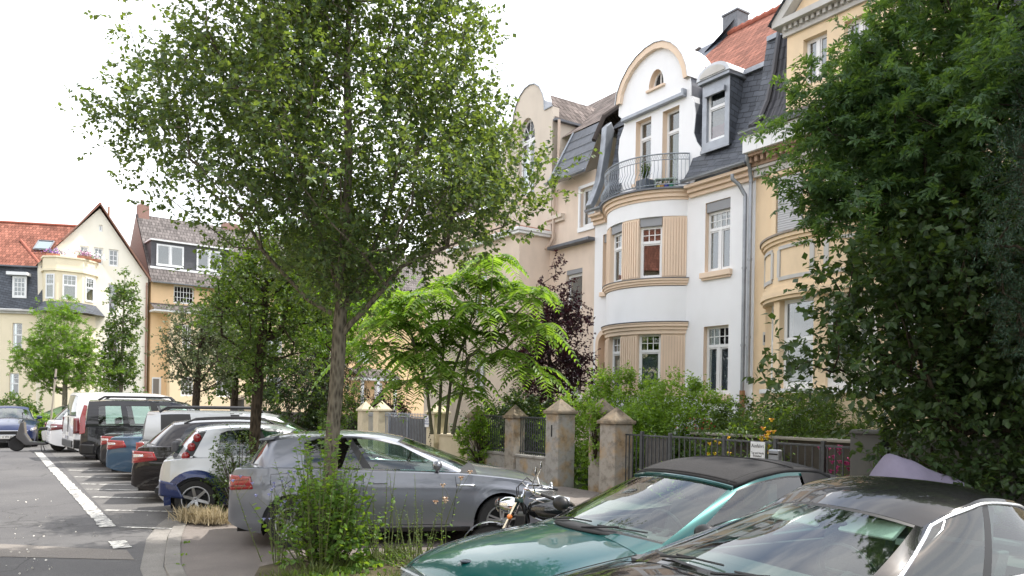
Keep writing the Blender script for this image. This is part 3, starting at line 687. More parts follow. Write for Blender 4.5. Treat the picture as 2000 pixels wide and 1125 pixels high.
# ================================================================== BEIGE HOUSE
def beige_house():
    a0=-33.0; ox=-a0; O=(ox,0,0)
    t=thing('town_house','beige town house with scalloped gable and dark mansard left of the white house','house',P(a0,W0),FAC)
    def B(): return MB(O)
    ar=-20.39
    w=B()
    holes=[rect(-21.95,-21.05,5.2,6.65),rect(-22.05,-21.02,2.1,3.5),rect(-30.5,-29.5,5.2,6.8),rect(-30.5,-29.5,2.1,3.8),rect(-21.2,-20.45,8.05,9.42)]
    w.panel([(-33,0),(ar,0),(ar,9.95),(-33,9.95)],holes,.01,.22,0,0,back=9); w.build('wall',M_beige,t)
    window(t,-21.5,5.2,.9,1.45,.12,cols=1,mx=0,transom=0,off=O,curtain=M_curt,box=.16); window(t,-21.53,2.1,1.03,1.4,.12,cols=2,mx=0,transom=0,off=O,box=.3)
    window(t,-30,5.2,1,1.6,.12,cols=2,off=O,mx=0); window(t,-30,2.1,1,1.7,.12,cols=2,off=O,mx=0)
    window(t,-20.82,8.05,.75,1.37,.12,cols=1,mx=0,transom=0,off=O,curtain=M_curt,half=1)
    s=B(); s.box(-21.3,-20.39,-.05,.01,7.9,8.048); s.box(-21.29,-21.2,-.04,.01,8.05,9.5); s.box(-21.29,-20.39,-.04,.01,9.42,9.52); s.build('window_surround',M_frame,t)
    s=B(); s.box(-22.2,-20.9,-.08,.02,1.95,2.098); s.build('window_sill',M_frame,t)
    l=B(); l.box(-22.75,ar,-.3,.01,7.48,7.6); l.build('string_course',M_lead,t,bevel=.02)
    c=B(); c.box(-23.05,-22.1,-.1,.01,8.5,8.62); c.box(-23.05,-22.1,-.18,.01,8.62,8.75); c.build('cornice',M_beige2,t)
    # mansard section
    r=B(); r.slope((-22.5,-.45,9.85),(ar,-.45,9.85),(ar,.35,11.7),(-22.1,.35,11.7)); r.build('mansard_slope',M_lead,t,fix=False)
    k=B()
    for i in range(1,5):
        q=i/5; k.tube([(-22.5+.4*q,-.47+.8*q,9.86+1.85*q),(ar,-.47+.8*q,9.86+1.85*q)],.012,4)
    k.tube([(-22.52,-.47,9.85),(-22.1,.34,11.72)],.05,6); k.tube([(-22.5,-.5,9.84),(ar,-.5,9.84)],.04,6); k.build('mansard_seams',M_zinc,t)
    gutter(t,-22.6+ox,ar+ox,-.52,9.83)
    r=B(); r.slope((-33,.35,11.75),(ar,.35,11.75),(ar,5,15.35),(-33,5,15.35)); r.slope((ar,9.5,11.4),(-33,9.5,11.4),(-33,5,15.35),(ar,5,15.35))
    r.slope((-33,-.4,9.95),(-26,-.4,9.95),(-26,.35,11.75),(-33,.35,11.75)); r.build('tiled_roof',M_brown2,t,fix=False)
    v=B(); v.tube([(-20.4,-.1,10.9),(-20.4,.32,11.8),(-20.4,5,15.4)],.09,6); v.build('verge_tiles',M_brown2,t)
    # gable block set forward of the roof, scalloped top
    g=[(-26.3,8.0),(-22.83,8.0),(-22.83,12.84),(-23.32,12.84),(-23.35,13.2),(-23.46,13.5),(-23.68,13.83),(-24.0,14.05),(-24.32,14.12),(-24.65,14.08),(-24.98,13.9),(-25.25,13.6),(-25.42,13.25),(-25.5,12.9),(-25.9,12.6),(-26.3,12.4)]
    wn=[(-25.05,9.6),(-23.95,9.6),(-23.95,12.05)]+[(-24.5+.55*math.cos(R(q)),12.05+.85*math.sin(R(q))) for q in range(15,180,15)]+[(-25.05,12.05)]
    w=B(); w.panel(g,[wn],-.08,.25,0,0,back=.3); 
    w.quad((-22.83,-.08,8),(-22.83,3.6,8),(-22.83,3.6,12.3),(-22.83,-.08,12.3)); w.quad((-22.84,.2,12.3),(-22.83,3.6,12.3),(-22.83,3.6,12.3),(-22.83,.2,12.3)) if False else None
    w.build('gable',M_beige2,t)
    c=B()
    for i in range(2,15):
        (x0,z0),(x1,z1)=g[i],g[i+1]; c.tube([(x0,-.1,z0+.01),(x1,-.1,z1+.01)],.03,5); c.quad((x0,-.12,z0+.02),(x1,-.12,z1+.02),(x1,.26,z1+.02),(x0,.26,z0+.02))
    c.build('gable_coping',M_zinc,t)
    o=window(t,-24.5,9.6,1.1,2.45,.08,cols=2,mx=0,transom=.0,off=O,half=2)
    f=B(); f.panel([(-25.04,12.06),(-23.96,12.06)]+[(-24.5+.54*math.cos(R(q)),12.06+.83*math.sin(R(q))) for q in range(10,180,10)],[[(-24.95,12.12),(-24.05,12.12)]+[(-24.5+.45*math.cos(R(q)),12.12+.68*math.sin(R(q))) for q in range(10,180,10)]],.08,.06)
    for q in (50,90,130): f.tube([(-24.5,.11,12.1),(-24.5+.46*math.cos(R(q)),.11,12.12+.68*math.sin(R(q)))],.02,4)
    o=f.build('fanlight',M_frame,t); pn=B(); pn.box(-25,-24,.12,.125,12.08,12.85); pn.build('pane',plain('dark_pane',(.03,.035,.04),.08),o)
    # cross roof to the right of the gable
    r=B(); r.slope((-22.75,.0,12.42),(-22.75,3.9,12.42),(-24.3,5,13.95),(-24.3,.25,13.95)); r.slope((-26.3,5,12.42),(-26.3,0,12.42),(-24.3,.25,13.95),(-24.3,5,13.95)); r.build('cross_roof',M_brown2,t,fix=False)
    e=B(); e.box(-22.84,-22.66,-.05,3.7,12.3,12.38); e.build('side_gutter',M_lead,t)
    pp=plain('beige_pipe',(.55,.44,.36),.6)
    m=B(); m.tube([(-22.6,.05,12.3),(-22.6,.05,10.0)],.05,8); m.tube([(-22.62,-.12,9.75),(-22.62,-.12,7.95),(-22.8,-.14,7.7),(-23.1,-.2,7.55)],.06,8); m.build('downpipe',pp,t,smooth=True)
    # lower projecting block
    w=B(); w.panel([(-28,0),(-23,0),(-23,8.0),(-28,8.0)],[rect(-26.2,-25.2,2.2,3.9),rect(-26.2,-25.2,5.2,6.9)],-1.35,.2,0,0,back=1.36); w.build('projecting_block',M_beige,t)
    for z in (2.2,5.2): window(t,-25.7,z,1,1.7,-1.22,cols=2,mx=0,off=O)
    c=B(); c.box(-28.1,-22.85,-1.5,.0,8.001,8.1); c.box(-28.15,-22.8,-1.56,.0,8.1,8.22); c.build('block_cornice',M_frame,t,bevel=.015)
    c=B(); c.box(-28.1,-22.9,-1.45,0,8.22,8.28); c.build('block_roof',plain('terracotta',(.4,.17,.1),.8),t)
beige_house()
# ================================================================== END OF STREET
ECA=52; EX,EY=math.sin(R(ECA)),math.cos(R(ECA)); ROT52=math.atan2(EY,EX)
P0=Vector((-25.5,54,0))
def far_window(t,x0,x1,z0,z1,O,y=.1,grid=(2,3),sh=0,**k):
    return window(t,(x0+x1)/2,z0,x1-x0,z1-z0,y,cols=1,mx=0,transom=0,grid=grid,off=O,fr=.07,**k)
def cream_house():
    t=thing('corner_house','cream corner house with red tiled roofs, steep gable and bay with roof terrace','house',P0+Vector((-.2*EX,-.2*EY,0)),ROT52)
    O=(0,0,0); xl=-6.6
    w=MB(); g=[(xl,0),(0,0),(0,10.2),(-3.1,14.6),(-6.0,11.2),(xl,10.5)]
    holes=[rect(-4.24,-3.72,10.8,11.95),rect(-3.4,-2.85,10.8,11.95),rect(-2.5,-1.9,10.8,11.95),rect(-3.12,-2.9,13.05,13.5),rect(-2.5,-2.0,7.6,9.6),rect(-2.5,-1.8,4.4,6.2),rect(-4.9,-4.0,0.6,3.3),rect(-2.3,-1.5,1.6,3.3),rect(-4.6,-3.9,4.4,6.2)]
    w.panel(g,holes,0,.2,0,0,back=9); w.build('wall',M_suncream,t)
    for h in holes[:3]: far_window(t,h[0][0],h[1][0],h[0][1],h[2][1],O,grid=(2,3))
    far_window(t,-3.12,-2.9,13.05,13.5,O,grid=None)
    window(t,-2.25,7.6,.5,2.0,.1,cols=1,mx=2,mz=2,transom=.4,off=O); window(t,-2.15,4.4,.7,1.8,.1,cols=1,mx=2,transom=.35,off=O); window(t,-4.25,4.4,.7,1.8,.1,mx=2,transom=.35,off=O)
    window(t,-1.9,1.6,.8,1.7,.1,mx=2,transom=.35,off=O)
    g2=MB(); g2.box(-4.9,-4.0,.1,.16,.6,3.3)
    for i in range(12): g2.box(-4.88,-4.02,.085,.1,.65+i*.22,.85+i*.22)
    g2.build('garage_door',M_frame,t)
    # polygonal bay
    b=MB(); poly=[(-6.35,0),(-6.35,-.9),(-5.75,-1.5),(-4.3,-1.5),(-3.35,-.6),(-3.25,0)]
    def band(pl,z0,z1,e=0,m=0,mb=b):
        cx,cy=-4.8,0; q=[(cx+(x-cx)*(1+e),y*(1+e) if y<0 else 0) for x,y in pl]; n=len(q)
        mb.add([(x,y,z0) for x,y in q]+[(x,y,z1) for x,y in q],[(i,i+1,n+i+1,n+i) for i in range(n-1)]+[tuple(range(n)),tuple(range(2*n-1,n-1,-1))],m)
    band(poly,7.5,9.9); band(poly,9.901,10.05,.08); band(poly,10.051,10.75,.03); band(poly,10.751,10.85,.08); band(poly,0,7.2)
    b.build('bay_wall',M_cream,t)
    sk=MB(); n=len(poly); o_=[(-4.8+(x+4.8)*1.35,y*1.5) for x,y in poly]
    for i in range(n-1): sk.slope((o_[i][0],o_[i][1],7.25),(o_[i+1][0],o_[i+1][1],7.25),(poly[i+1][0],poly[i+1][1],7.95),(poly[i][0],poly[i][1],7.95))
    sk.build('bay_skirt_roof',M_slate,t,fix=False)
    for (x0,y0),(x1,y1) in ((poly[1],poly[2]),(poly[2],poly[3]),(poly[3],poly[4])):
        mx_,my=(x0+x1)/2,(y0+y1)/2; ang=math.atan2(y1-y0,x1-x0); l=math.hypot(x1-x0,y1-y0)
        nx,ny=math.sin(ang),-math.cos(ang)
        for z,h in ((8.1,1.6),): window(t,mx_+nx*.06,z,min(.8,l*.7),h,my+ny*.06,rot=ang,cols=1,mx=3,mz=2,transom=.42)
    r=MB()
    r.slope((-6.7,-.25,10.35),(-6.7,8,10.35),(-3.1,8,14.85),(-3.1,-.25,14.85)); r.slope((.15,8,10.1),(.15,-.25,10.1),(-3.1,-.25,14.85),(-3.1,8,14.85))
    r.build('gable_roof',M_red,t,fix=False)
    e=MB(); e.tube([(.15,-.28,10.05),(-3.1,-.28,14.85),(-5.3,-.28,12.1)],.07,5); e.build('bargeboard',plain('brown_board',(.2,.1,.07),.7),t)
    rd=MB(); rd.tube([(-3.1,-.2,14.9),(-3.1,8,14.9)],.09,6); rd.build('ridge_tiles',plain('red_ridge',(.35,.11,.07),.8),t)
    vp=MB(); vp.tube([(-2.4,.8,13.8),(-2.4,.8,15.0)],.06,8); vp.build('vent_pipe',plain('rust_brown',(.33,.17,.09),.8,var=.35,vscale=12),t)
    hd=MB(); hd.box(-2.3,-2.2,0,.1,0,.1); 
    drain(t,-.1,-.1,0,9.9,.06,plain('brown_pipe',(.3,.18,.13),.6))
    # left wing, turned more towards the square
    wr=R(90-78)-ROT52
    lw=(-6.35,.0,0); c_,s_=math.cos(wr),math.sin(wr)
    def T(x,y,z): return (lw[0]+x*c_-y*s_, lw[1]+x*s_+y*c_, z)
    def TB(fn,name,mat,fix=True):
        m_=MB(); fn(m_); m_.v=[T(*p) for p in m_.v]; return m_.build(name,mat,t,fix=fix)
    ho=[rect(-1.72,-1.15,4.8,6.55),rect(-1.86,-1.3,1.75,3.3),rect(-5.2,-4.5,4.8,6.55),rect(-5.2,-4.5,1.75,3.3),rect(-8.7,-8,4.8,6.55),rect(-8.7,-8,1.75,3.3)]
    TB(lambda m_: m_.panel([(-14,0),(.3,0),(.3,7.3),(-14,7.3)],ho,0,.2,0,0,back=8),'wing_wall',M_cream)
    for h in ho:
        q=T((h[0][0]+h[1][0])/2,.1,h[0][1]); window(t,q[0],h[0][1],h[1][0]-h[0][0],h[2][1]-h[0][1],q[1],rot=wr,cols=1,mx=2,mz=2,transom=.42,fr=.06)
    TB(lambda m_: (m_.box(-14,.3,-.35,0,7.3,7.42),m_.box(-14,.3,-.2,0,7.15,7.3)),'wing_cornice',M_stone)
    TB(lambda m_: m_.slope((-14,-.35,7.43),(.3,-.35,7.43),(.3,.35,10.2),(-14,.35,10.2)),'wing_slate_mansard',M_slate,False)
    TB(lambda m_: m_.box(-14,.3,-.05,.35,10.2,10.28),'wing_ledge',M_lead)
    TB(lambda m_: (m_.slope((-14,.1,10.29),(.4,.1,10.29),(2.2,4.5,13.9),(-14,4.5,13.9)),m_.slope((.4,9,10.2),(-14,9,10.2),(-14,4.5,13.9),(2.2,4.5,13.9))),'wing_roof',M_red,False)
    TB(lambda m_: (m_.tube([(-2.3,2.6,12.4),(-.2,.25,10.4)],.09,6),m_.tube([(-14,4.5,13.95),(2.2,4.5,13.95)],.09,6)),'hip_tiles',plain('red_ridge',(.35,.11,.07),.8))
    def dw(m_):
        m_.box(-1.95,-.75,-.5,.3,9.6,9.8)
    TB(dw,'dormer_lintel',M_frame)
    q=T(-1.27,-.22,8.15); window(t,q[0],8.15,.82,1.4,q[1],rot=wr,cols=1,mx=0,transom=0,grid=(3,4),fr=.1,curtain=M_curt,half=2)
    q=T(-4.6,-.22,8.15); window(t,q[0],8.15,.82,1.4,q[1],rot=wr,cols=1,mx=0,transom=0,grid=(3,4),fr=.1,curtain=M_curt,half=2)
    def sk2(m_):
        m_.add([(-1.05,1.5,11.72),(-.2,1.5,11.72),(-.2,2.25,12.33),(-1.05,2.25,12.33)],[(0,1,2,3)]); 
    def skf(m_):
        for a,b in (((-1.1,1.38,11.62),(-.15,1.38,11.62)),((-.15,1.38,11.62),(-.15,2.3,12.38)),((-.15,2.3,12.38),(-1.1,2.3,12.38)),((-1.1,2.3,12.38),(-1.1,1.38,11.62))): m_.tube([a,b],.05,4)
    sf=TB(skf,'skylight_frame',M_lead); TB(sk2,'skylight_pane',plain('sky_pane',(.25,.3,.33),.05,.3),False)
    return t
ch_=cream_house()
def orange_house():
    t=thing('terrace_house','orange terrace house with brown tiled roof, wide dormer and pillared porch','house',P0,ROT52)
    O=(0,0,0); xr=30
    w=MB(); 
    ho=[rect(1.5,2.9,8.65,9.95),rect(6.3,7.7,8.65,9.95),rect(11,12.4,8.65,9.95),rect(15.5,16.9,8.65,9.95),rect(19,20,8.65,9.95)]
    w.panel([(0,0),(xr,0),(xr,10.1),(0,10.1)],ho,0,.2,0,0,back=9); w.build('wall',M_orange,t)
    for h in ho: far_window(t,h[0][0],h[1][0],h[0][1],h[2][1],O,grid=(6,3))
    # projecting lower storeys
    w=MB(); h2=[rect(1.9,2.5,5.4,7.1),rect(4.3,5.6,5.2,7.0),rect(1.85,2.7,2.0,3.4),rect(4.3,5.6,2.0,3.6),rect(8,9.2,5.2,7),rect(8,9.2,2,3.6),rect(11.6,12.8,5.2,7),rect(11.6,12.8,2,3.6)]
    w.panel([(1.1,0),(14.2,0),(14.2,8.0),(1.1,8.0)],h2,-.9,.2,0,0,back=.9); w.build('front_block',M_lightor,t)
    for h in h2: far_window(t,h[0][0],h[1][0],h[0][1],h[2][1],O,y=-.8,grid=(3,4),**({'curtain':M_curt,'half':2} if h[0][0]==4.3 else {}))
    r=MB(); r.slope((-.1,-1.5,8.0),(14.4,-1.5,8.0),(14.4,0,8.55),(-.1,0,8.55)); r.build('skirt_roof',M_brown,t,fix=False)
    c=MB(); c.box(-.1,14.4,-1.45,-.0,7.86,7.99); c.build('skirt_soffit',M_frame,t)
    d=MB(); d.box(-.05+.2,.75,-.03,.02,1.0,3.3); d.build('door_surround',M_frame,t); d=MB(); d.box(.22,.6,-.06,-.031,1.0,3.2); d.build('door',plain('grey_brown_door',(.2,.18,.16),.5),t)
    p=MB()
    for x in (15.4,16.8,18.4): p.box(x,x+.22,-2.0,-1.78,0,3.55)
    p.box(15.2,18.8,-2.15,0,3.55,3.8); p.build('porch',M_frame,t,bevel=.01)
    r=MB(); r.slope((15.1,-2.3,3.81),(18.9,-2.3,3.81),(18.9,0,4.6),(15.1,0,4.6)); r.build('porch_roof',M_brown,t,fix=False)
    far_window(t,15.9,17.0,5.0,6.6,O,y=-.06,grid=(4,3)); far_window(t,17.6,18.3,1.2,3.4,O,y=-.06,grid=(2,4))
    r=MB(); r.slope((-.1,-.5,9.95),(xr,-.5,9.95),(xr,4.5,15.6),(-.1,4.5,15.6)); r.slope((xr,9.5,9.95),(-.1,9.5,9.95),(-.1,4.5,15.6),(xr,4.5,15.6)); r.build('roof',M_brown,t,fix=False)
    g=MB(); g.add([(-.12,-.45,9.95),(-.12,9.4,9.95),(-.12,4.5,15.5)],[(0,1,2)]); g.build('gable_wall',plain('brown_clad',(.26,.19,.16),.8,var=.2),t)
    gutter(t,0,xr,-.6,9.98)
    # dormer
    d=MB(); d.box(-.0+.1,5.6,.6,3.5,11.2,13.05); d.build('dormer',plain('charcoal_boards',(.08,.08,.09),.7,var=.2),t)
    d=MB(); d.box(0,5.8,.4,3.6,13.051,13.15); d.box(.0,5.7,.45,.61,11.05,11.2); d.build('dormer_trim',M_frame,t)
    for x0,x1 in ((.45,2.3),(3.2,5.0)): window(t,(x0+x1)/2,11.3,x1-x0,1.55,.55,cols=2,mx=0,transom=0,curtain=M_curt,half=2,fr=.09)
    c=MB(); c.box(-.0,.75,4.2,4.9,15.2,16.3); c.tube([(.3,4.5,16.3),(.3,4.5,16.7)],.12,8); c.build('chimney',plain('old_brick',(.28,.17,.14),.9,var=.3,vscale=20),t)
    c=MB(); c.box(6.2,7.6,4.3,4.8,15.4,15.95); c.build('chimney',plain('old_brick',(.28,.17,.14),.9,var=.3,vscale=20),t)
    s=MB(); s.add([(2.2,1.72,12.52),(2.75,1.72,12.52),(2.75,2.5,13.4),(2.2,2.5,13.4)],[(0,1,2,3)]); s.v=[(x,y-.0,z+.1) for x,y,z in s.v]; s.build('skylight',M_frame,t)
    nm=MB(); nm.box(14.9,15.1,-.03,-.0,2.8,3.0); nm.build('house_number_plate',M_blk,t)
orange_house()
# flower boxes on the terrace of the cream corner house
def flowers(mb,c,rx,ry,rz,n,cols,s=.05):
    for i in range(n):
        p=Vector((c[0]+random.gauss(0,rx),c[1]+random.gauss(0,ry),c[2]+abs(random.gauss(0,rz))))
        for k in range(2):
            d=Vector((random.uniform(-1,1),random.uniform(-1,1),random.uniform(-1,1))).normalized(); e=d.orthogonal().normalized()*s; d=d*s
            mb.add([p-d,p-e,p+d,p+e],[(0,1,2,3)],random.choice(cols))
M_pinkf=plain('pink_petals',(.55,.2,.42),.8); M_violet=plain('violet_petals',(.22,.14,.42),.8); M_leafm=leafmat('flower_leaf',(.06,.12,.03),(.12,.2,.05)); M_whitef=plain('white_petals',(.8,.78,.8),.8)
for lx,ly,lab,cols in ((-5.9,-.95,'window box of violet flowers at the left of the roof terrace',(0,1,1,2)),(-4.2,-1.4,'window box of pink flowers in the middle of the roof terrace',(0,0,2,3)),(-3.5,-.7,'terracotta pot of white flowers at the right of the roof terrace',(3,3,2))):
    q=P0+Vector((-.2*EX,-.2*EY,0))+Vector((lx*EX-ly*EY,lx*EY+ly*EX,10.86))
    o=thing('flower_box',lab,'flower box',q,ROT52,'flower boxes on the roof terrace')
    m=MB(); m.box(-.4,.4,-.12,.12,0,.18); m.build('trough',plain('terracotta',(.4,.17,.1),.8),o,bevel=.02)
    m=MB(); flowers(m,(0,0,.2),.28,.12,.16,160,cols,.05); m.build('flowers',[M_pinkf,M_violet,M_leafm,M_whitef],o,fix=False)
# ------------------------------------------------------------------ cars
M_tyre=plain('tyre_rubber',(.022,.022,.023),.85,var=.2,vscale=12); M_alloy=plain('alloy',(.45,.46,.48),.35,.85); M_chrome=plain('chrome',(.75,.76,.78),.08,1.0)
M_trim=plain('black_trim',(.014,.014,.015),.45); M_seat=plain('dark_seat_cloth',(.10,.10,.11),.9,bump=.3); M_dash=plain('dashboard_plastic',(.075,.075,.08),.8); M_gap=plain('panel_gap',(.006,.006,.006),.9)
M_tint=glassmat('privacy_glass',(.07,.08,.08),.08); M_cglass=glassmat('car_glass',(.62,.78,.71),.09); M_lens=glassmat('lamp_lens',(.8,.8,.8),.15)
M_redl=plain('red_lamp',(.27,.008,.010),.12,coat=1); M_dkred=plain('dark_red_lamp',(.13,.01,.015),.12,coat=1); M_amber=plain('amber_lamp',(.8,.22,.03),.2,coat=1)
M_grey_l=plain('lamp_silver',(.6,.6,.62),.15,.8); M_plate=plain('number_plate',(.75,.75,.72),.5); M_ink=plain('plate_ink',(.01,.01,.012),.6)
M_cowl=plain('cowl_plastic',(.02,.021,.023),.7); M_wshade=plain('pale_headliner',(.62,.62,.60),.9)
def interp(tab,x,k=1):
    if x<=tab[0][0]: return tab[0][k]
    for a,b in zip(tab[:-1],tab[1:]):
        if x<=b[0]:
            t=(x-a[0])/(b[0]-a[0]) if b[0]>a[0] else 0
            return a[k]+(b[k]-a[k])*t
    return tab[-1][k]
def smooth_tab(tab,k=1):
    """monotone-ish cubic through the table points"""
    xs=[p[0] for p in tab]; ys=[p[k] for p in tab]; n=len(xs)
    d=[(ys[i+1]-ys[i])/(xs[i+1]-xs[i]) for i in range(n-1)]
    m=[d[0]]+[0 if d[i-1]*d[i]<=0 else 2*d[i-1]*d[i]/(d[i-1]+d[i]) for i in range(1,n-1)]+[d[-1]]
    def f(x):
        if x<=xs[0]: return ys[0]
        if x>=xs[-1]: return ys[-1]
        for i in range(n-1):
            if x<=xs[i+1]:
                h=xs[i+1]-xs[i]; t=(x-xs[i])/h
                return (2*t**3-3*t**2+1)*ys[i]+(t**3-2*t**2+t)*h*m[i]+(-2*t**3+3*t**2)*ys[i+1]+(t**3-t**2)*h*m[i+1]
    return f
def car(name,label,body_paint,q,group=None,cat='car'):
    """q: dict of measurements. local x forward, y left, z up, origin on the ground under the middle"""
    t=thing(name,label,cat,q['loc'],q['yaw'],group)
    L,Wd,zs=q['L'],q['W'],q.get('zs',.19); hl=L/2; Rw=q['rw']
    xf=hl-q['fo']; xr=xf-q['wb']
    Ra=Rw+q.get('arch',.055)
    side=smooth_tab(q['side'])       # z of the shoulder/belt edge along x
    cen=smooth_tab(q['cen'])         # z on the centre line (bonnet, boot lid)
    bot=smooth_tab(q['bot']) if 'bot' in q else (lambda x: zs)
    plan=smooth_tab(q['plan'])       # half width factor along x
    inset=q.get('inset',.05)
    cx0,cx1=q['cabin']               # rear and front ends of the open cabin
    def prof(f):                     # side bulge with height fraction
        return interp([(0,.955),(.12,.975),(.35,.995),(.55,1.0),(.72,.992),(.82,.982),(1,.965)],f)
    def yside(x,z):
        zz=side(x); f=(z-zs)/(zz-zs) if zz>zs else 1
        cr=0
        for c,dz,am in q.get('crease',[]): 
            zc=zs+c*(zz-zs); cr+=am*math.exp(-((z-zc)/dz)**2)
        fl=0
        for xc in (xf,xr):
            dd=math.hypot(x-xc,z-Rw)
            if dd<Ra+.14: fl=max(fl,q.get('flare',.012)*max(0,1-(dd-Ra)/.14))
        return Wd/2*plan(x)*prof(max(0,min(1,f)))+cr+fl
    xs=set()
    n=44
    for i in range(n+1): xs.add(round(-hl+L*i/n,4))
    for e in (.008,.02,.04,.07,.11,.16): xs.add(round(hl-e,4)); xs.add(round(-hl+e,4))
    for xc in (xf,xr):
        xs={x for x in xs if abs(x-xc)>Ra+.012}
        for k in range(0,25): xs.add(round(xc+Ra*math.cos(PI*k/24),4))
        xs.add(round(xc+Ra+.008,4)); xs.add(round(xc-Ra-.008,4))
    for c in (cx0,cx1): xs={x for x in xs if abs(x-c)>.02}; xs.add(c)
    xs=sorted(xs)
    fr=[0,.07,.16,.28,.42,.55,.66,.72,.78,.85,.93,1.0]
    def endtop(x): return min(side(x),interp(q['nose'],hl-x) if x>0 else interp(q['tail'],x+hl)) if ('nose' in q) else side(x)
    rows=[]
    for x in xs:
        zb=bot(x)
        for xc in (xf,xr):
            if abs(x-xc)<=Ra+1e-6: zb=max(zb,Rw+math.sqrt(max(0,Ra*Ra-(x-xc)**2)))
        zt=side(x); zb=min(zb,zt-.02)
        col=[(x,yside(x,zb+(zt-zb)*f),zb+(zt-zb)*f) for f in fr]
        ys=col[-1][1]-.006; zc=cen(x)
        rr=q.get('shoulder',.03)
        col.append((x,ys-rr*.35,zt+rr*.30)); yb=ys-inset
        for g in (1,.85,.65,.42,.2,0):
            y=yb*g; z=zt+rr*.4+(zc-zt-rr*.4)*(1-g**2.2)
            col.append((x,y,z))
        rows.append(col)
    m=MB(); nc=len(rows[0]); vs=[]; 
    for col in rows: vs+=col
    nx_=len(xs)
    vs2=[(x,-y,z) for x,y,z in vs]
    fs=[];fs2=[]
    jdeck=len(fr)+1
    for i in range(nx_-1):
        inc=xs[i]>=cx0-1e-4 and xs[i+1]<=cx1+1e-4
        for j in range(nc-1):
            if inc and j>=jdeck: continue
            fs.append((i*nc+j,(i+1)*nc+j,(i+1)*nc+j+1,i*nc+j+1)); fs2.append((i*nc+j,i*nc+j+1,(i+1)*nc+j+1,(i+1)*nc+j))
    m.add(vs,fs); m.add(vs2,fs2)
    # ends, underside lip and wheel wells
    k=nx_*nc
    for i in (0,nx_-1):
        for j in range(nc-1): m.add([rows[i][j],rows[i][j+1],(rows[i][j+1][0],-rows[i][j+1][1],rows[i][j+1][2]),(rows[i][j][0],-rows[i][j][1],rows[i][j][2])],[(0,1,2,3)])
    body=m.build('body',body_paint,t,smooth=True,angle=q.get('angle',38))
    u=MB(); u.box(-hl+.12,hl-.12,-Wd*.42,Wd*.42,zs+.02,zs+.12)
    for xc in (xf,xr):
        for sg in (1,-1):
            ar=[(xc+(Ra+.01)*math.cos(R(a)),Rw+(Ra+.01)*math.sin(R(a))) for a in range(-25,206,12)]
            y0=sg*(Wd/2*.80-.12); y1=sg*(Wd/2*.93)
            for a,b in zip(ar[:-1],ar[1:]): u.quad((a[0],y0,a[1]),(b[0],y0,b[1]),(b[0],y1,b[1]),(a[0],y1,a[1]))
            u.add([(a[0],y0,a[1]) for a in ar],[tuple(range(len(ar)))])
    u.build('underbody',M_gap,t,fix=False)
    # cabin: base ring on the belt, top ring on the roof edge
    roofx0,roofx1=q['roof']      # rear, front x of the roof
    ryf=q['roofw'] ; zrf=smooth_tab(q['roofz']); crown=q.get('crown',.05); ct=q.get('ct',.10); cb=q.get('cb',.22); crr=q.get('cr',.06); cbr=q.get('cbr',.1)
    def roof(u_,s):
        x0=roofx1-ct*s*s; x1=roofx0+crr*s*s; x=x0+(x1-x0)*u_
        yw=interp(ryf,u_)/2; z=zrf(u_)-crown*abs(s)**2.4
        return Vector((x,yw*s,z))
    def base(u_,s):
        # s=1: along the side
        x=q['ax']+(q['cx']-q['ax'])*u_
        y=yside(x,side(x))-.006-inset
        return Vector((x,y,side(x)+.012))
    cols=[]
    nw=6; A_=base(0,1); C_=base(1,1)
    SS=[0,.2,.4,.6,.8,.945]
    def wsp(s_,v,off=.014):
        a_=abs(s_); x=cx1+(A_.x-cx1)*(a_**2); z=cen(min(cx1,x))+(A_.z-cen(cx1))*a_**2.4+.012; b_=Vector((x,A_.y*a_,z)); t2=roof(0,a_); p=b_.lerp(t2,v)
        n_=Vector((t2.z-b_.z,0,b_.x-t2.x)).normalized(); p+=n_*(off+nwin_*4*v*(1-v)); p.y=math.copysign(p.y,s_); return p
    nwin_=q.get('bulge',.02)
    for i in range(nw):
        s=SS[i]; x=cx1-.0+(A_.x-cx1)*(s**2); z=cen(min(cx1,x+.0))+(A_.z-cen(cx1))*s**2.4+.012
        cols.append((Vector((x,A_.y*s,z)),roof(0,s),'ws' if i<nw-1 else 'p',.03,.965))
    cl_=[]
    for e0,e1 in zip(q['cols'][:-1],q['cols'][1:]):
        kk=max(1,int((e1[1]-e0[1])/.05))
        for j_ in range(kk): f_=j_/kk; cl_.append((e0[0]+(e1[0]-e0[0])*f_,e0[1]+(e1[1]-e0[1])*f_,e0[2],e0[3]+(e1[3]-e0[3])*f_ if e0[2][0]=='g' else e0[3],e0[4]+(e1[4]-e0[4])*f_ if e0[2][0]=='g' and e1[2][0]=='g' else e0[4]))
    cl_.append(q['cols'][-1])
    for ub,ut,lab,lo,hi in cl_:
        cols.append((base(ub,1),roof(ut,1),lab,lo,hi))
    for i in range(1,nw+1):
        s=1-i/nw; x=cx0+(C_.x-cx0)*(s**2); z=cen(cx0)+(C_.z-cen(cx0))*s**2.4+.012
        cols.append((Vector((x,C_.y*s,z)),roof(1,s),'rg' ,q.get('rglo',.05),q.get('rghi',.93)))
    # labels sit on the panel that starts at the column
    nwin=q.get('bulge',.02)
    def ringpt(c,v):
        b_,t_=c[0],c[1]; p=b_.lerp(t_,v); d=(t_-b_); nrm=Vector((b_.x-(cx0+cx1)/2,b_.y,0))
        if c[2]=='ws' or c[2]=='rg': nrm=Vector((1 if b_.x>(cx0+cx1)/2 else -1,.0,.0))
        else: nrm=Vector((0,1,0))
        return p+nrm*nwin*4*v*(1-v)
    paintm=MB(); glassp={}; trim=MB(); gl_specs=q.get('glassmats',{})
    npn=len(cols)-1; solid=MB()
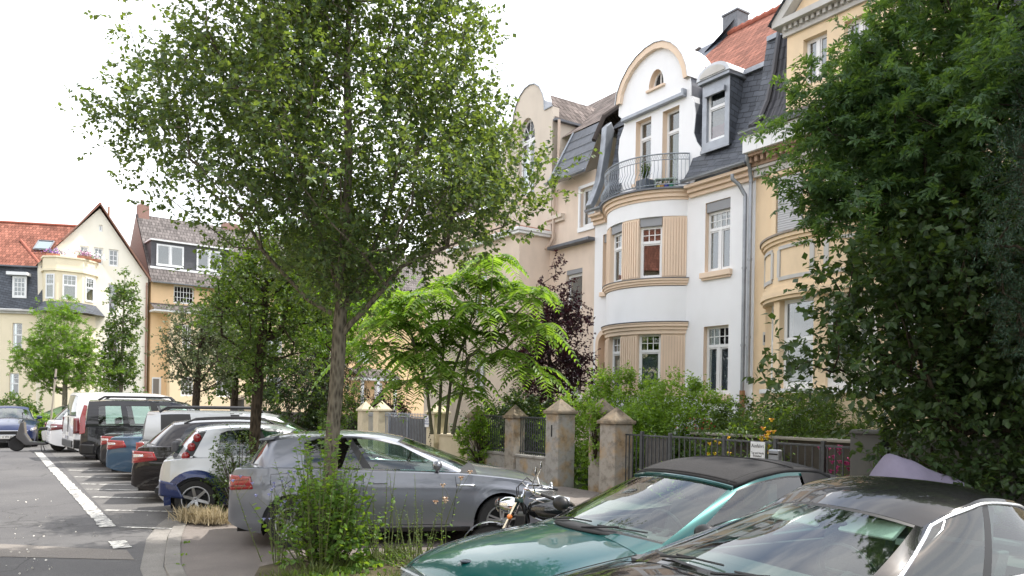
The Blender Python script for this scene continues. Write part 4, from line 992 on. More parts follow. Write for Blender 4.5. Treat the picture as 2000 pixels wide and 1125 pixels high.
    for sgn in (1,-1):
        for i in range(npn):
            c0,c1=cols[i],cols[i+1]; lab=c0[2]
            if lab in('ws','rg'): lo0=lo1=c0[3]; hi0=hi1=c0[4]
            else: lo0,hi0=c0[3],c0[4]; lo1,hi1=(c1[3],c1[4]) if c1[2] not in('rg',) else (lo0,hi0)
            isg=lab[0] in 'gwr'
            def strip_(v00,v01,v10,v11,mb,k):
                vs=[];fs=[]
                for j in range(k+1):
                    f=j/k
                    for c,va,vb in ((c0,v00,v01),(c1,v10,v11)):
                        p=ringpt(c,va+(vb-va)*f); vs.append((p.x,p.y*sgn,p.z))
                for j in range(k): fs.append((2*j,2*j+1,2*j+3,2*j+2))
                mb.add(vs,fs)
            if not isg: 
                dest=solid if lab=='bp' else paintm
                if lab=='bp': strip_(0,.05,0,.05,paintm,1); strip_(.05,.955,.05,.955,solid,8); strip_(.955,1,.955,1,paintm,1)
                else: strip_(0,1,0,1,paintm,10)
            else:
                strip_(0,lo0,0,lo1,paintm if lab[0]=='g' else trim,1)
                key='windscreen' if lab=='ws' else 'rear_window' if lab=='rg' else 'side_window_'+lab+('l' if sgn>0 else 'r')
                g=glassp.setdefault(key,MB()); strip_(lo0,hi0,lo1,hi1,g,8)
                h2=.0 if lab!='g' else 0
                strip_(hi0,min(1,hi0+.03),hi1,min(1,hi1+.03),trim,1); strip_(min(1,hi0+.03),1,min(1,hi1+.03),1,paintm,2)
    # roof
    rm=MB(); nu,ns=q.get('nu',16),12
    vs=[];fs=[]
    for i in range(nu+1):
        for j in range(-ns//2,ns//2+1):
            s=j/(ns/2); p=roof(i/nu,s); vs.append((p.x,p.y,p.z))
    w_=ns+1
    for i in range(nu):
        for j in range(ns): fs.append((i*w_+j,(i+1)*w_+j,(i+1)*w_+j+1,i*w_+j+1))
    rt=q.get('roofmat')
    rm.add(vs,fs); ro=rm.build('roof' if not q.get('soft') else 'folding_roof',rt or body_paint,t,smooth=True)
    if q.get('soft'): sm=ro.modifiers.new('s','SOLIDIFY'); sm.thickness=.03; sm.offset=1
    po=paintm.build('pillars',q.get('pillarmat') or body_paint,t,smooth=True,angle=50)
    if solid.v: solid.build('pillar_covers',M_trim,t,smooth=True)
    if trim.v: trim.build('window_seals',M_trim,t,smooth=True)
    for k_,g in glassp.items():
        nm='windscreen' if k_=='windscreen' else 'rear_window' if k_=='rear_window' else 'side_window'
        lab=k_.split('_')[-1][:-1] if nm=='side_window' else nm
        g.build(nm,gl_specs.get(lab,M_cglass),t,smooth=True)
    # cowl and rear deck between the glass foot and the cabin opening
    def deckz(x,y):
        zt=side(x); rr=q.get('shoulder',.03); yb=yside(x,zt)-.006-inset; g=min(1,abs(y)/max(.01,yb)); return zt+rr*.4+(cen(x)-zt-rr*.4)*(1-g**2.2)
    cw=MB(); rd_=MB()
    for sgn in (1,-1):
        for seq,mb,xe in ((cols[:nw+1],cw,cx1+.004),([cols[-nw-1]]+[c for c in cols if c[2]=='rg'][-nw:],rd_,cx0-.004)):
            for c0,c1 in zip(seq[:-1],seq[1:]):
                vv=[]
                for c in (c0,c1):
                    b_=c[0]; e=Vector((xe,b_.y,deckz(xe,b_.y)+.003)); vv.append([(b_.x,b_.y*sgn,b_.z+.004),(e.x,e.y*sgn,e.z)])
                mb.add([vv[0][0],vv[1][0],vv[1][1],vv[0][1]],[(0,1,2,3)])
    cw.build('cowl',q.get('cowlmat',M_cowl),t,smooth=True); rd_.build('rear_deck',body_paint,t,smooth=True)
    # interior
    zi=side((cx0+cx1)/2)
    it=MB(); it.box(cx0+.05,cx1-.05,-Wd*.40,Wd*.40,.32,.34)
    ip=[(cx1-.03,zi-.05),(cx1-.03,zi-.02),(cx1-.35,zi+.02),(cx1-.75,zi-.04),(cx1-.8,zi-.25),(cx1-.7,zi-.35)]
    it.prism(ip,-Wd*.40,Wd*.40); it.box(cx0+.02,cx0+.5,-Wd*.40,Wd*.40,zi-.3,zi-.03)
    for sg in(1,-1): it.box(cx0+.1,cx1-.1,sg*Wd*.42-.02,sg*Wd*.42+.02,.34,zi-.02)
    it.build('interior_trim',M_dash,t)
    def seat(x,y,w2):
        s=MB(); s.prism([(x-.2,.5),(x+.3,.56),(x+.3,.46),(x-.2,.4)],y-w2,y+w2); b=[(x-.2,.48),(x-.42,zi+.12),(x-.52,zi+.12),(x-.33,.42)]; s.prism(b,y-w2,y+w2)
        s.tube([(x-.46,y,zi+.12),(x-.48,y,zi+.2)],.015,6); s.box(x-.55,x-.44,y-.13,y+.13,zi+.16,zi+.36)
        s.build('seat',M_seat,t,bevel=.03)
    sx_=q.get('seatx',cx1-1.35)
    seat(sx_,.36,.24); seat(sx_,-.36,.24)
    if q.get('rear_seat',True): 
        s=MB(); xx=sx_-.85; s.prism([(xx-.2,.5),(xx+.3,.56),(xx+.3,.46),(xx-.2,.4)],-.6,.6); s.prism([(xx-.2,.48),(xx-.4,zi+.06),(xx-.5,zi+.06),(xx-.33,.42)],-.6,.6)
        for y in (-.38,.38): s.box(xx-.52,xx-.42,y-.12,y+.12,zi+.08,zi+.24)
        s.build('rear_seat',M_seat,t,bevel=.03)
    s=MB(); sw=Vector((sx_+.52,.36,zi+.02)); pts=[sw+Vector((.07*math.sin(a),.18*math.cos(a),.17*math.sin(a))) for a in [2*PI*i/20 for i in range(21)]]; s.tube(pts,.014,6,cap=False); s.tube([sw+Vector((0,-.17,0)),sw+Vector((0,.17,0))],.015,6); s.tube([sw,sw+Vector((.3,0,-.12))],.03,6); s.build('steering_wheel',M_cowl,t,smooth=True)
    # wheels
    for xc,ax_ in ((xf,'f'),(xr,'r')):
        for sg in (1,-1):
            wm=MB(); wy=Wd/2-.105; tw=q.get('tw',.10); rr=q.get('rim',Rw*.66)
            wm.lathe([(rr,-tw),(Rw*.94,-tw),(Rw,-tw*.72),(Rw,tw*.72),(Rw*.94,tw),(rr,tw*.92),(rr*.98,tw*.7),(rr*.93,0),(rr*.5,-.02),(.01,-.02)],36,axis='y')
            wo=wm.build('wheel',M_tyre,t,smooth=True,loc=(xc,sg*wy,Rw)); wo.rotation_euler=(0,0,0 if sg>0 else PI)
            rm=MB(); ns_=q.get('spokes',5)
            rm.lathe([(rr*.90,.02),(rr*.97,tw*.80),(rr*1.0,tw*.93),(rr*.93,tw*.93),(rr*.86,tw*.5),(rr*.86,.02)],36,axis='y')
            rm.lathe([(.01,tw*.62),(rr*.12,tw*.64),(rr*.22,tw*.55),(rr*.22,.0),(.01,.0)],20,axis='y')
            sw_=q.get('spw',.16)
            for k2 in range(ns_):
                a=2*PI*k2/ns_+.3; d=Vector((math.cos(a),0,math.sin(a))); e=Vector((-math.sin(a),0,math.cos(a)))
                for dv in (q.get('twin') or [0]):
                    p=d*rr*.15+e*rr*dv*.4; q2=d*rr*.92+e*rr*dv; w1,w2=rr*sw_,rr*sw_*.85
                    vs=[p-e*w1,p+e*w1,q2+e*w2,q2-e*w2]; f_=[(v.x,tw*.62 if i<2 else tw*.86,v.z) for i,v in enumerate(vs)]; b_=[(v.x,tw*.3 if i<2 else tw*.55,v.z) for i,v in enumerate(vs)]
                    rm.add(f_+b_,[(0,1,2,3),(7,6,5,4),(0,4,5,1),(1,5,6,2),(2,6,7,3),(3,7,4,0)])
            for k2 in range(ns_ if ns_<8 else 5):
                a=2*PI*(k2+.5)/ns_+.3; rm.lathe([(.012,tw*.5),(.012,tw*.66),(.0,tw*.66)],6,c=(rr*.17*math.cos(a),0,rr*.17*math.sin(a)),axis='y')
            rm.build('rim',q.get('rimmat') or M_alloy,wo,smooth=True,angle=30)
    # surface helpers for trim pieces
    def patch(nm,quad4,mat,off=.006,sides=(1,-1),nu_=10,nv_=6,par=None):
        for sg in sides:
            mb=MB(); vs=[];fs=[]
            for i in range(nu_+1):
                for j in range(nv_+1):
                    a=i/nu_;b=j/nv_
                    p=[(quad4[0][k]*(1-a)+quad4[1][k]*a)*(1-b)+(quad4[3][k]*(1-a)+quad4[2][k]*a)*b for k in (0,1)]
                    x=max(-hl+.002,min(hl-.002,p[0])); vs.append((x,sg*(yside(x,p[1])+off),p[1]))
            for i in range(nu_):
                for j in range(nv_): fs.append((i*(nv_+1)+j,(i+1)*(nv_+1)+j,(i+1)*(nv_+1)+j+1,i*(nv_+1)+j+1))
            mb.add(vs,fs); o=mb.build(nm,mat,par or t,smooth=True); sm=o.modifiers.new('s','SOLIDIFY'); sm.thickness=off*1.5+.004; sm.offset=0
    def seam(pts,rad=.0035,sides=(1,-1),mb=None):
        mb=mb or MB()
        for sg in sides:
            pp=[]
            for (x0,z0),(x1,z1) in zip(pts[:-1],pts[1:]):
                for k2 in range(8): f=k2/8; x=x0+(x1-x0)*f; z=z0+(z1-z0)*f; pp.append((x,sg*(yside(x,z)-.0005),z))
            x,z=pts[-1]; pp.append((x,sg*(yside(x,z)-.0005),z)); mb.tube(pp,rad,4)
        return mb
    t_=dict(t=t,patch=patch,seam=seam,yside=yside,side=side,cen=cen,roof=roof,base=base,wsp=wsp,hl=hl,xf=xf,xr=xr,ringpt=ringpt,cols=cols,Rw=Rw,W=Wd,Ra=Ra)
    sms=MB()
    for s_ in q.get('seams',[]): seam(s_,mb=sms)
    if sms.v: sms.build('door_gaps',M_gap,t)
    for s_ in q.get('handles',[]):
        for sg in (1,-1):
            h=MB(); x,z=s_; y=yside(x,z); h.tube([(x-.09,sg*(y+.004),z),(x-.07,sg*(y+.035),z+.004),(x+.07,sg*(y+.035),z+.006),(x+.09,sg*(y+.004),z)],.012,8); h.build('door_handle',q.get('handlemat') or body_paint,t,smooth=True)
    if 'mirror' in q:
        for sg in q.get('mirror_sides',(1,-1)):
            mx_,mz=q['mirror']; y=yside(mx_,side(mx_))-inset
            h=MB(); h.ball((mx_-.0,sg*(y+.15),mz+.10),.1,10,sq=(.62,.98,.66)); h.tube([(mx_+.02,sg*(y-.02),mz),(mx_,sg*(y+.1),mz+.05)],[.03,.025],6)
            o=h.build('wing_mirror',q.get('mirrormat') or body_paint,t,smooth=True)
            g=MB(); g.ball((mx_-.05,sg*(y+.15),mz+.10),.08,8,sq=(.2,.95,.62)); g.build('mirror_glass',M_chrome,o,smooth=True)
    if q.get('chromeline'):
        c=MB()
        for sg in (1,-1):
            pts=[base(u_/20,1)+Vector((0,.012,.012)) for u_ in range(q['chromeline'][0],q['chromeline'][1]+1)]
            c.tube([(p.x,p.y*sg,p.z) for p in pts],.009,5)
        c.build('waistline_trim',M_chrome,t,smooth=True)
    return t_
def cols_std(*a):
    """front door glass, B pillar, rear door glass, C pillar, quarter glass, D pillar from (ub,ut) pairs"""
    return a
TEXTROT=(R(90),0,0)
def rc(px,Y,yaw,L,W):
    """rear right corner at bearing px (measured), depth Y"""
    c,s_=math.cos(R(yaw)),math.sin(R(yaw)); X=(px-1000)/1500*Y; lx,ly=-L/2,-W/2*.84
    return dict(loc=(X-(lx*c-ly*s_),Y-(lx*s_+ly*c),0),yaw=R(yaw))
def place(x,y,yaw_deg): return dict(loc=(x,y,0),yaw=R(yaw_deg))
def plate(t,x,z,body,face=1,w=.52):
    m=MB(); m.box(x-.005 if face<0 else x,x if face<0 else x+.005,-w/2,w/2,z-.055,z+.055); o=m.build('number_plate',M_plate,t)
    s=MB(); s.box(x-.007 if face<0 else x+.005,x-.005 if face<0 else x+.007,-w/2 if face<0 else w/2-.04,-w/2+.04 if face<0 else w/2,z-.054,z+.054); s.build('country_band',plain('eu_blue',(.02,.05,.35),.5),o)
    if body: text('plate_text',body,.095,M_ink,o,(x+.0075*face,0,z-.004),(R(90),0,R(90*face)),sx=.9)
# ---- grey hatchback
P_golf=paint('grey_car_paint',(.19,.20,.23),.55,.35)
g=dict(L=4.28,W=1.79,wb=2.63,fo=.86,rw=.318,zs=.20,**rc(447,9.45,11,4.28,1.79),
 side=[(-2.14,.60),(-2.12,.80),(-2.05,.985),(-1.6,1.0),(-.8,.975),(.2,.945),(.75,.925),(1.1,.895),(1.5,.845),(1.8,.77),(2.0,.69),(2.1,.60),(2.14,.50)],
 cen=[(-2.14,.62),(-2.1,.85),(-2.02,1.0),(-1.6,1.02),(0,1.02),(.85,1.03),(1.1,.99),(1.5,.93),(1.8,.855),(2.0,.77),(2.1,.66),(2.14,.52)],
 plan=[(-2.14,.76),(-2.1,.84),(-1.95,.91),(-1.6,.965),(-.8,.995),(0,1),(1,.995),(1.5,.965),(1.8,.91),(2.0,.81),(2.1,.68),(2.14,.60)],
 bot=[(-2.14,.34),(-2.0,.27),(-1.7,.2),(1.6,.2),(1.95,.22),(2.14,.3)],
 crease=[(.80,.02,.012),(.12,.05,.012)],
 cabin=(-1.98,.95),ax=.72,cx=-1.72,roof=(-1.72,.02),roofw=[(0,1.13),(.3,1.22),(.7,1.18),(1,1.06)],roofz=[(0,1.375),(.2,1.435),(.45,1.456),(.75,1.43),(1,1.375)],crown=.055,
 cols=[(0,0,'p',.03,.9),(.03,.03,'g1',.03,.86),(.34,.22,'g1',.03,.93),(.452,.375,'bp',.03,.93),(.50,.42,'g2',.03,.93),(.70,.63,'g2',.03,.92),(.715,.645,'g2',.03,.91),(.80,.735,'p',.03,.80),(1,1,'p',.05,.9)],
 glassmats={'g2':M_tint,'rear_window':M_tint},mirror=(.42,.95),chromeline=(0,16),inset=.06,
 seams=[[(.66,.90),(.68,.75),(.62,.3)],[(-.50,.94),(-.50,.5),(-.47,.28)],[(-1.3,.98),(-1.22,.8),(-1.02,.62)],[(.6,.29),(-.95,.29)]],
 handles=[(-.30,.82),(-1.14,.86)],spokes=5,twin=[-.13,.13],spw=.06)
G=car('hatchback','grey metallic hatchback parked side-on behind the leafy sapling bush',P_golf,g)
G['patch']('tail_lamp',[(-2.13,.73),(-1.83,.75),(-1.86,.90),(-2.12,.92)],M_redl,.007); G['patch']('lamp_strip',[(-2.12,.77),(-1.90,.78),(-1.92,.80),(-2.12,.79)],M_dkred,.010); G['patch']('lamp_strip',[(-2.12,.84),(-1.87,.86),(-1.88,.872),(-2.12,.855)],M_dkred,.010); G['patch']('headlamp',[(1.72,.63),(2.06,.60),(2.03,.69),(1.62,.73)],M_grey_l,.006)
G['patch']('badge_strip',[(.68,.785),(.93,.775),(.90,.80),(.68,.805)],M_chrome,.006,nu_=4,nv_=2)
G['patch']('sill_trim',[(-.92,.20),(.86,.20),(.86,.255),(-.92,.255)],M_trim,.004)
m=MB(); m.prism([(-1.58,1.392),(-1.80,1.350),(-1.81,1.328),(-1.62,1.345)],-.53,.53); m.build('roof_spoiler',P_golf,G['t'],bevel=.012)
m=MB(); m.tube([(2.135,-.5,.5),(2.15,0,.5),(2.135,.5,.5)],.05,6); m.box(2.05,2.13,-.5,.5,.3,.42); m.build('grille',M_trim,G['t'])
m=MB(); m.lathe([(.0,.0),(.075,.0),(.08,.02),(.06,.03),(0,.03)],20,c=(2.13,0,.66),axis='x'); m.build('bonnet_emblem',M_chrome,G['t'],smooth=True)
m=MB(); m.tube([(-.15,.33,1.33),(-.15,.33,1.38)],.01,5); m.box(.12,.18,-.12,.12,1.26,1.33); m.build('rear_view_mirror',M_trim,G['t'],bevel=.01)
# fuel flap line and wheelarch
m=MB(); G['seam']([(-1.62,.80),(-1.62,.93),(-1.42,.94),(-1.36,.87),(-1.45,.80),(-1.62,.80)],.003,(-1,),m); m.build('fuel_flap',M_gap,G['t'])
plate(G['t'],-2.14,.55,'',-1)
# ---- small silver and blue car
P_silver=paint('silver_paint',(.46,.47,.48),.5,.35); P_navy=paint('navy_panel',(.012,.025,.10),.3,.35); P_white=paint('white_paint',(.75,.76,.78),.0,.4)
def mini_tail(L): return None
s=dict(L=3.75,W=1.69,wb=2.5,fo=.72,rw=.30,zs=.20,**rc(312,11.7,20,3.75,1.69),
 side=[(-1.875,.55),(-1.86,.70),(-1.8,.88),(-1.3,.93),(-.4,.93),(.4,.91),(.9,.90),(1.3,.84),(1.6,.74),(1.8,.62),(1.875,.45)],
 cen=[(-1.875,.58),(-1.84,.80),(-1.78,.92),(-1.3,.95),(0,.95),(.9,1.0),(1.3,.92),(1.6,.82),(1.8,.68),(1.875,.5)],
 plan=[(-1.875,.80),(-1.82,.88),(-1.7,.94),(-1.3,.985),(0,1),(1,.99),(1.4,.95),(1.7,.86),(1.875,.66)],
 bot=[(-1.875,.36),(-1.75,.25),(-1.5,.2),(1.4,.2),(1.7,.22),(1.875,.3)],
 cabin=(-1.76,1.0),ax=.78,cx=-1.58,roof=(-1.38,.15),roofw=[(0,1.12),(.3,1.2),(.7,1.2),(1,1.1)],roofz=[(0,1.37),(.25,1.44),(.55,1.45),(.8,1.43),(1,1.38)],crown=.05,flare=.03,
 cols=[(0,0,'p',.04,.9),(.03,.03,'g1',.04,.88),(.42,.33,'bp',.04,.92),(.455,.37,'g2',.04,.92),(.66,.60,'g2',.04,.90),(.675,.615,'g2',.04,.88),(.78,.76,'p',.12,.80),(.925,.915,'bp',.05,.9),(1,1,'p',.05,.9)],
 mirror=(.5,.95),seams=[[(.7,.88),(.7,.4),(.6,.25)],[(-.3,.9),(-.3,.25)],[(-.95,.9),(-.9,.7),(-.75,.55)]],handles=[(-.15,.78),(-.75,.8)],spokes=6,spw=.11,inset=.06,rim=.205)
S=car('small_car','small two-tone silver and dark blue car with three round tail lamps',P_silver,s)
cc=S['cols']; ib=[i for i,c in enumerate(cc) if c[2]=='bp'][-1]
for sg in (1,-1):
    for v in (.02,.36,.70):
        p=(S['ringpt'](cc[ib],v)+S['ringpt'](cc[ib+1],v))*.5; m=MB(); m.ball((0,0,0),.068,10,sq=(.9,.55,1)); o=m.build('tail_lamp',M_redl,S['t'],smooth=True,loc=(p.x-.01,(p.y+.012)*sg,p.z+.02))
S['patch']('door_panel',[(-.85,.30),(.68,.26),(.68,.80),(-.72,.84)],P_navy,.005)
for (xc) in (S['xf'],S['xr']):
    m=MB()
    for sg in (1,-1):
        vs=[];fs=[];n=20
        for i in range(n+1):
            a=R(-12+204*i/n)
            for r_ in (S['Ra']-.004,S['Ra']+.045,S['Ra']+.10):
                x=max(-1.87,min(1.87,xc+r_*math.cos(a))); z=max(.2,.30+r_*math.sin(a)); vs.append((x,sg*(S['yside'](x,z)+(.014 if r_<S['Ra']+.09 else .002)),z))
        for i in range(n):
            for j in range(2): fs.append((i*3+j,i*3+j+1,i*3+j+4,i*3+j+3))
        m.add(vs,fs)
    m.build('wheel_arch_panel',P_navy,S['t'],smooth=True,fix=False)
S['patch']('rear_bumper',[(-1.87,.36),(-1.5,.32),(-1.62,.55),(-1.865,.60)],P_navy,.006)
m=MB(); m.tube([(-1.9,-.55,.42),(-1.9,.55,.42)],.05,6); m.build('bumper_bar',M_trim,S['t'],smooth=True); plate(S['t'],-1.88,.6,'',-1)
# ---- dark estate
def estate(name,label,pnt,x,y,yaw,L=4.8,H=1.49,W=1.82,lampm=M_redl,rails=True,boot=False,cat='car',tint=False,rs=True):
    h=L/2; k=H-1.49
    q=dict(L=L,W=W,wb=L*.585,fo=L*.19,rw=.325,zs=.20,**(rc(x,y,yaw,L,W) if x>30 else place(x,y,yaw)),
     side=[(-h,.58),(-h+.04,.82),(-h+.14,.98+k*.4),(-h+1,.99+k*.4),(0,.965+k*.4),(h-1.3,.93+k*.4),(h-.8,.86+k*.3),(h-.3,.74),(h-.06,.62),(h,.5)],
     cen=[(-h,.60),(-h+.05,.86),(-h+.15,1.0+k*.4),(-h+1,1.02+k*.4),(0,1.02+k*.4),(h-1.25,1.03+k*.4),(h-.8,.95+k*.3),(h-.3,.82),(h-.06,.68),(h,.52)],
     plan=[(-h,.78),(-h+.06,.86),(-h+.25,.92),(-h+.7,.97),(0,1),(h-1,.985),(h-.5,.93),(h-.15,.8),(h,.62)],
     bot=[(-h,.32),(-h+.2,.24),(-h+.5,.2),(h-.5,.2),(h,.28)],crease=[(.78,.025,.012)],
     cabin=(-h+.18 if not boot else -h+.75,h-1.28),ax=h-1.55,cx=-h+.42 if not boot else -h+1.0,roof=(-h+.62 if not boot else -h+1.55,h-2.15),roofw=[(0,1.12),(.3,1.2),(.7,1.18),(1,1.06)],
     roofz=[(0,H-.09),(.2,H-.02),(.45,H),(.75,H-.02),(1,H-.075)],crown=.05,
     cols=[(0,0,'p',.03,.9),(.03,.03,'g1',.03,.88),(.40,.32,'bp',.03,.93),(.43,.355,'g2',.03,.93),(.70,.64,'g2',.03,.92),(.715,.655,'g3',.03,.92),(.90,.86,'p',.12,.82),(1,1,'p',.05,.9)],
     mirror=(h-1.75,.95+k*.4),seams=[[(h-1.45,.9),(h-1.45,.5),(h-1.5,.28)],[(-.15,.94),(-.15,.28)],[(-h+1.35,.95),(-h+1.4,.75),(-h+1.6,.62)]],handles=[(.05,.83+k*.3),(-.95,.86+k*.3)],inset=.06,chromeline=(0,17),spokes=5,spw=.12)
    q['rear_seat']=rs
    if tint: q['glassmats']={'g2':M_tint,'g3':M_tint,'rear_window':M_tint}
    c=car(name,label,pnt,q,cat=cat)
    c['patch']('tail_lamp',[(-h+.01,.70+k*.2),(-h+.42,.76+k*.2),(-h+.36,.90+k*.2),(-h+.02,.92+k*.2)],lampm,.007)
    c['patch']('headlamp',[(h-.5,.66),(h-.08,.60),(h-.1,.70),(h-.6,.76)],M_grey_l,.006)
    c['patch']('lamp_strip',[(-h+.03,.80+k*.2),(-h+.20,.82+k*.2),(-h+.19,.855+k*.2),(-h+.03,.86+k*.2)],M_grey_l,.010)
    if rails:
        m=MB()
        for sg in(1,-1):
            pts=[c['roof'](u/12,.93) for u in range(1,12)]; pts=[(p.x,sg*p.y,p.z+(.045 if 0<i<10 else .0)) for i,p in enumerate(pts)]; m.tube(pts,.018,6)
        m.build('roof_rail',M_trim,c['t'],smooth=True)
    plate(c['t'],-h,.62,'',-1)
    return c
estate('estate_car','dark brown estate car with red and white tail lamps beside the small two-tone car',paint('dark_brown_paint',(.012,.009,.009),.2),258,13.4,20,tint=True)
c=estate('saloon','steel blue saloon with red tail lamps between the estate and the dark cars',paint('steel_blue_paint',(.05,.10,.17),.5),208,16.9,20,L=4.7,H=1.44,W=1.83,boot=True,rails=False,rs=False)
c=estate('saloon','near-black saloon almost hidden left of the steel blue saloon',paint('charcoal_paint',(.03,.03,.034),.4),196,18.7,20,L=4.5,H=1.40,boot=True,rails=False,rs=False)
# ---- box van shaped cars
def van(name,label,pnt,x,y,yaw,L,H,W,side_glass=True,rails=False,zb=1.05,cat='van',lamp=True):
    h=L/2
    q=dict(L=L,W=W,wb=L*.62,fo=L*.2,rw=.33,zs=.22,**rc(x,y,yaw,L,W),
     side=[(-h,.7),(-h+.03,zb-.02),(-h+.1,zb),(0,zb),(h-1.0,zb-.04),(h-.5,zb-.16),(h-.15,.74),(h,.55)],
     cen=[(-h,.72),(-h+.03,zb),(-h+.1,zb+.02),(0,zb+.02),(h-1.0,zb+.02),(h-.5,zb-.07),(h-.15,.84),(h,.6)],
     plan=[(-h,.93),(-h+.06,.97),(-h+.25,.99),(0,1),(h-.8,.985),(h-.3,.9),(h,.7)],
     bot=[(-h,.36),(-h+.2,.26),(-h+.5,.22),(h-.5,.22),(h,.28)],
     cabin=(-h+.05,h-.72),ax=h-.98,cx=-h+.12,roof=(-h+.16,h-1.65),roofw=[(0,W*.72),(.3,W*.78),(.7,W*.8),(1,W*.78)],
     roofz=[(0,H-.09),(.15,H-.02),(.45,H),(.75,H),(1,H-.03)],crown=.045,cb=.1,cr=.02,cbr=.02,bulge=.03,
     cols=[(0,0,'p',.03,.9),(.03,.03,'g1',.03,.80),(.30,.17,'g1',.03,.84),(.40,.30,'p' if not side_glass else 'bp',.03,.84)]+([(.46,.37,'g2',.05,.80),(.66,.62,'p',.05,.80),(.71,.68,'g3',.05,.80),(.90,.90,'p',.05,.78)] if side_glass else [(.6,.55,'p',.1,.8)])+[(1,1,'p',.05,.9)],
     mirror=(h-1.35,zb),seams=[[(h-1.05,zb-.06),(h-1.05,.3)],[(h-2.05,zb-.02),(h-2.05,.3)],[(h-3.0,zb-.02),(h-3.0,.3)]],handles=[(h-1.9,zb-.12)],inset=.045,rglo=.06,rghi=.86,shoulder=.01,spokes=7,spw=.09)
    if not lamp: q['cols']=[(a,b,('bp' if n in (6,8,9) else c_),lo,hi) for n,(a,b,c_,lo,hi) in enumerate(q['cols'])]; q['glassmats']={'rear_window':M_tint}
    c=car(name,label,pnt,q,cat=cat)
    m=MB()
    for sg in ((1,-1) if lamp is True else ()):
        m.prism([(-h-.012,.86),(-h+.12,.90),(-h+.13,1.38),(-h+.16,H-.18),(-h+.08,H-.16),(-h+.0,1.3)],sg*(W/2*.955),sg*(W/2*.985))
    m.v=[(x_,y_-(.0 if z_<1.2 else math.copysign((z_-1.2)*.13,y_)),z_) for x_,y_,z_ in m.v]
    if m.v: m.build('tail_lamp',M_redl,c['t'],bevel=.01)
    else: c['patch']('tail_lamp',[(-h+.002,.78),(-h+.16,.80),(-h+.14,zb-.02),(-h+.002,zb-.02)],M_dkred if lamp==2 else M_redl,.012)
    c['patch']('headlamp',[(h-.42,.74),(h-.06,.70),(h-.1,.84),(h-.5,.9)],M_grey_l,.006)
    c['patch']('bumper_corner',[(-h+.005,.36),(-h+.35,.34),(-h+.33,.6),(-h+.005,.62)],M_trim,.006)
    m=MB(); m.box(-h-.03,-h+.04,-W*.42,W*.42,.38,.58); m.build('rear_bumper',M_trim,c['t'],bevel=.02)
    m=MB(); m.box(-h-.006,-h+.02,-.006,.006,.6,zb); m.build('rear_door_gap',M_gap,c['t'])
    if rails:
        m=MB()
        for sg in(1,-1): m.tube([(h-2.0,sg*W*.36,H-.03),(h-2.1,sg*W*.36,H+.06),(-h+.55,sg*W*.37,H+.06),(-h+.4,sg*W*.37,H-.03)],.028,8)
        m.build('roof_rail',M_trim,c['t'],smooth=True)
    plate(c['t'],-h,.75,'',-1)
    return c
c=van('people_carrier','silver people carrier with roof rails behind the dark brown estate',P_silver,268,15.3,20,4.4,1.60,1.80,rails=True,zb=.98,cat='car',lamp=0)
c=van('passenger_van','black high-roofed passenger van with roof rails and tall red tail lamps',paint('black_van_paint',(.010,.010,.014),.2),158,20.1,22,4.21,1.80,1.83,rails=True)
c=van('delivery_van','plain white delivery van behind the black passenger van',P_white,143,22.1,39,4.4,2.0,1.92,side_glass=False,zb=1.25,lamp=2)
c=estate('sports_utility_car','white car with slim dark red tail lamps between the scooter and the white van',P_white,98,25.0,37,L=4.4,H=1.62,W=1.9,lampm=M_dkred,rails=False)
# ---- cars beyond
def near_front(c,q,txt=None):
    h=c['hl']; t=c['t']
    m=MB(); m.prism([(h-.02,.0),(h+.01,.0)],0,0) if False else None
    m=MB(); m.box(h-.05,h+.012,-.52,.52,.46,.60); m.build('grille',M_trim,t,bevel=.01)
    m=MB(); 
    for z in (.455,.605): m.tube([(h-.02,-.56,z),(h+.02,-.3,z-.0),(h+.02,.3,z),(h-.02,.56,z)],.012,6)
    m.build('grille_trim',M_chrome,t,smooth=True)
    m=MB(); m.box(h-.05,h+.008,-.55,.55,.24,.33); 
    m.build('air_intake',M_trim,t,bevel=.01)
    plate(t,h+.015,.385,txt,1)
c=estate('saloon','dark blue car facing the viewer on the street with a white number plate',paint('dark_blue_paint',(.012,.022,.075),.3),-18.9,28.9,-57,L=4.4,H=1.47,W=1.79,boot=True,rails=False)
near_front(c,None,'K PM 4583')
c=estate('hatchback','dark grey hatchback parked behind the dark blue car',paint('dark_grey_paint',(.07,.07,.075),.4),-19.6,33.2,-128,L=4.1,H=1.5,W=1.75,rails=False)
near_front(c,None)
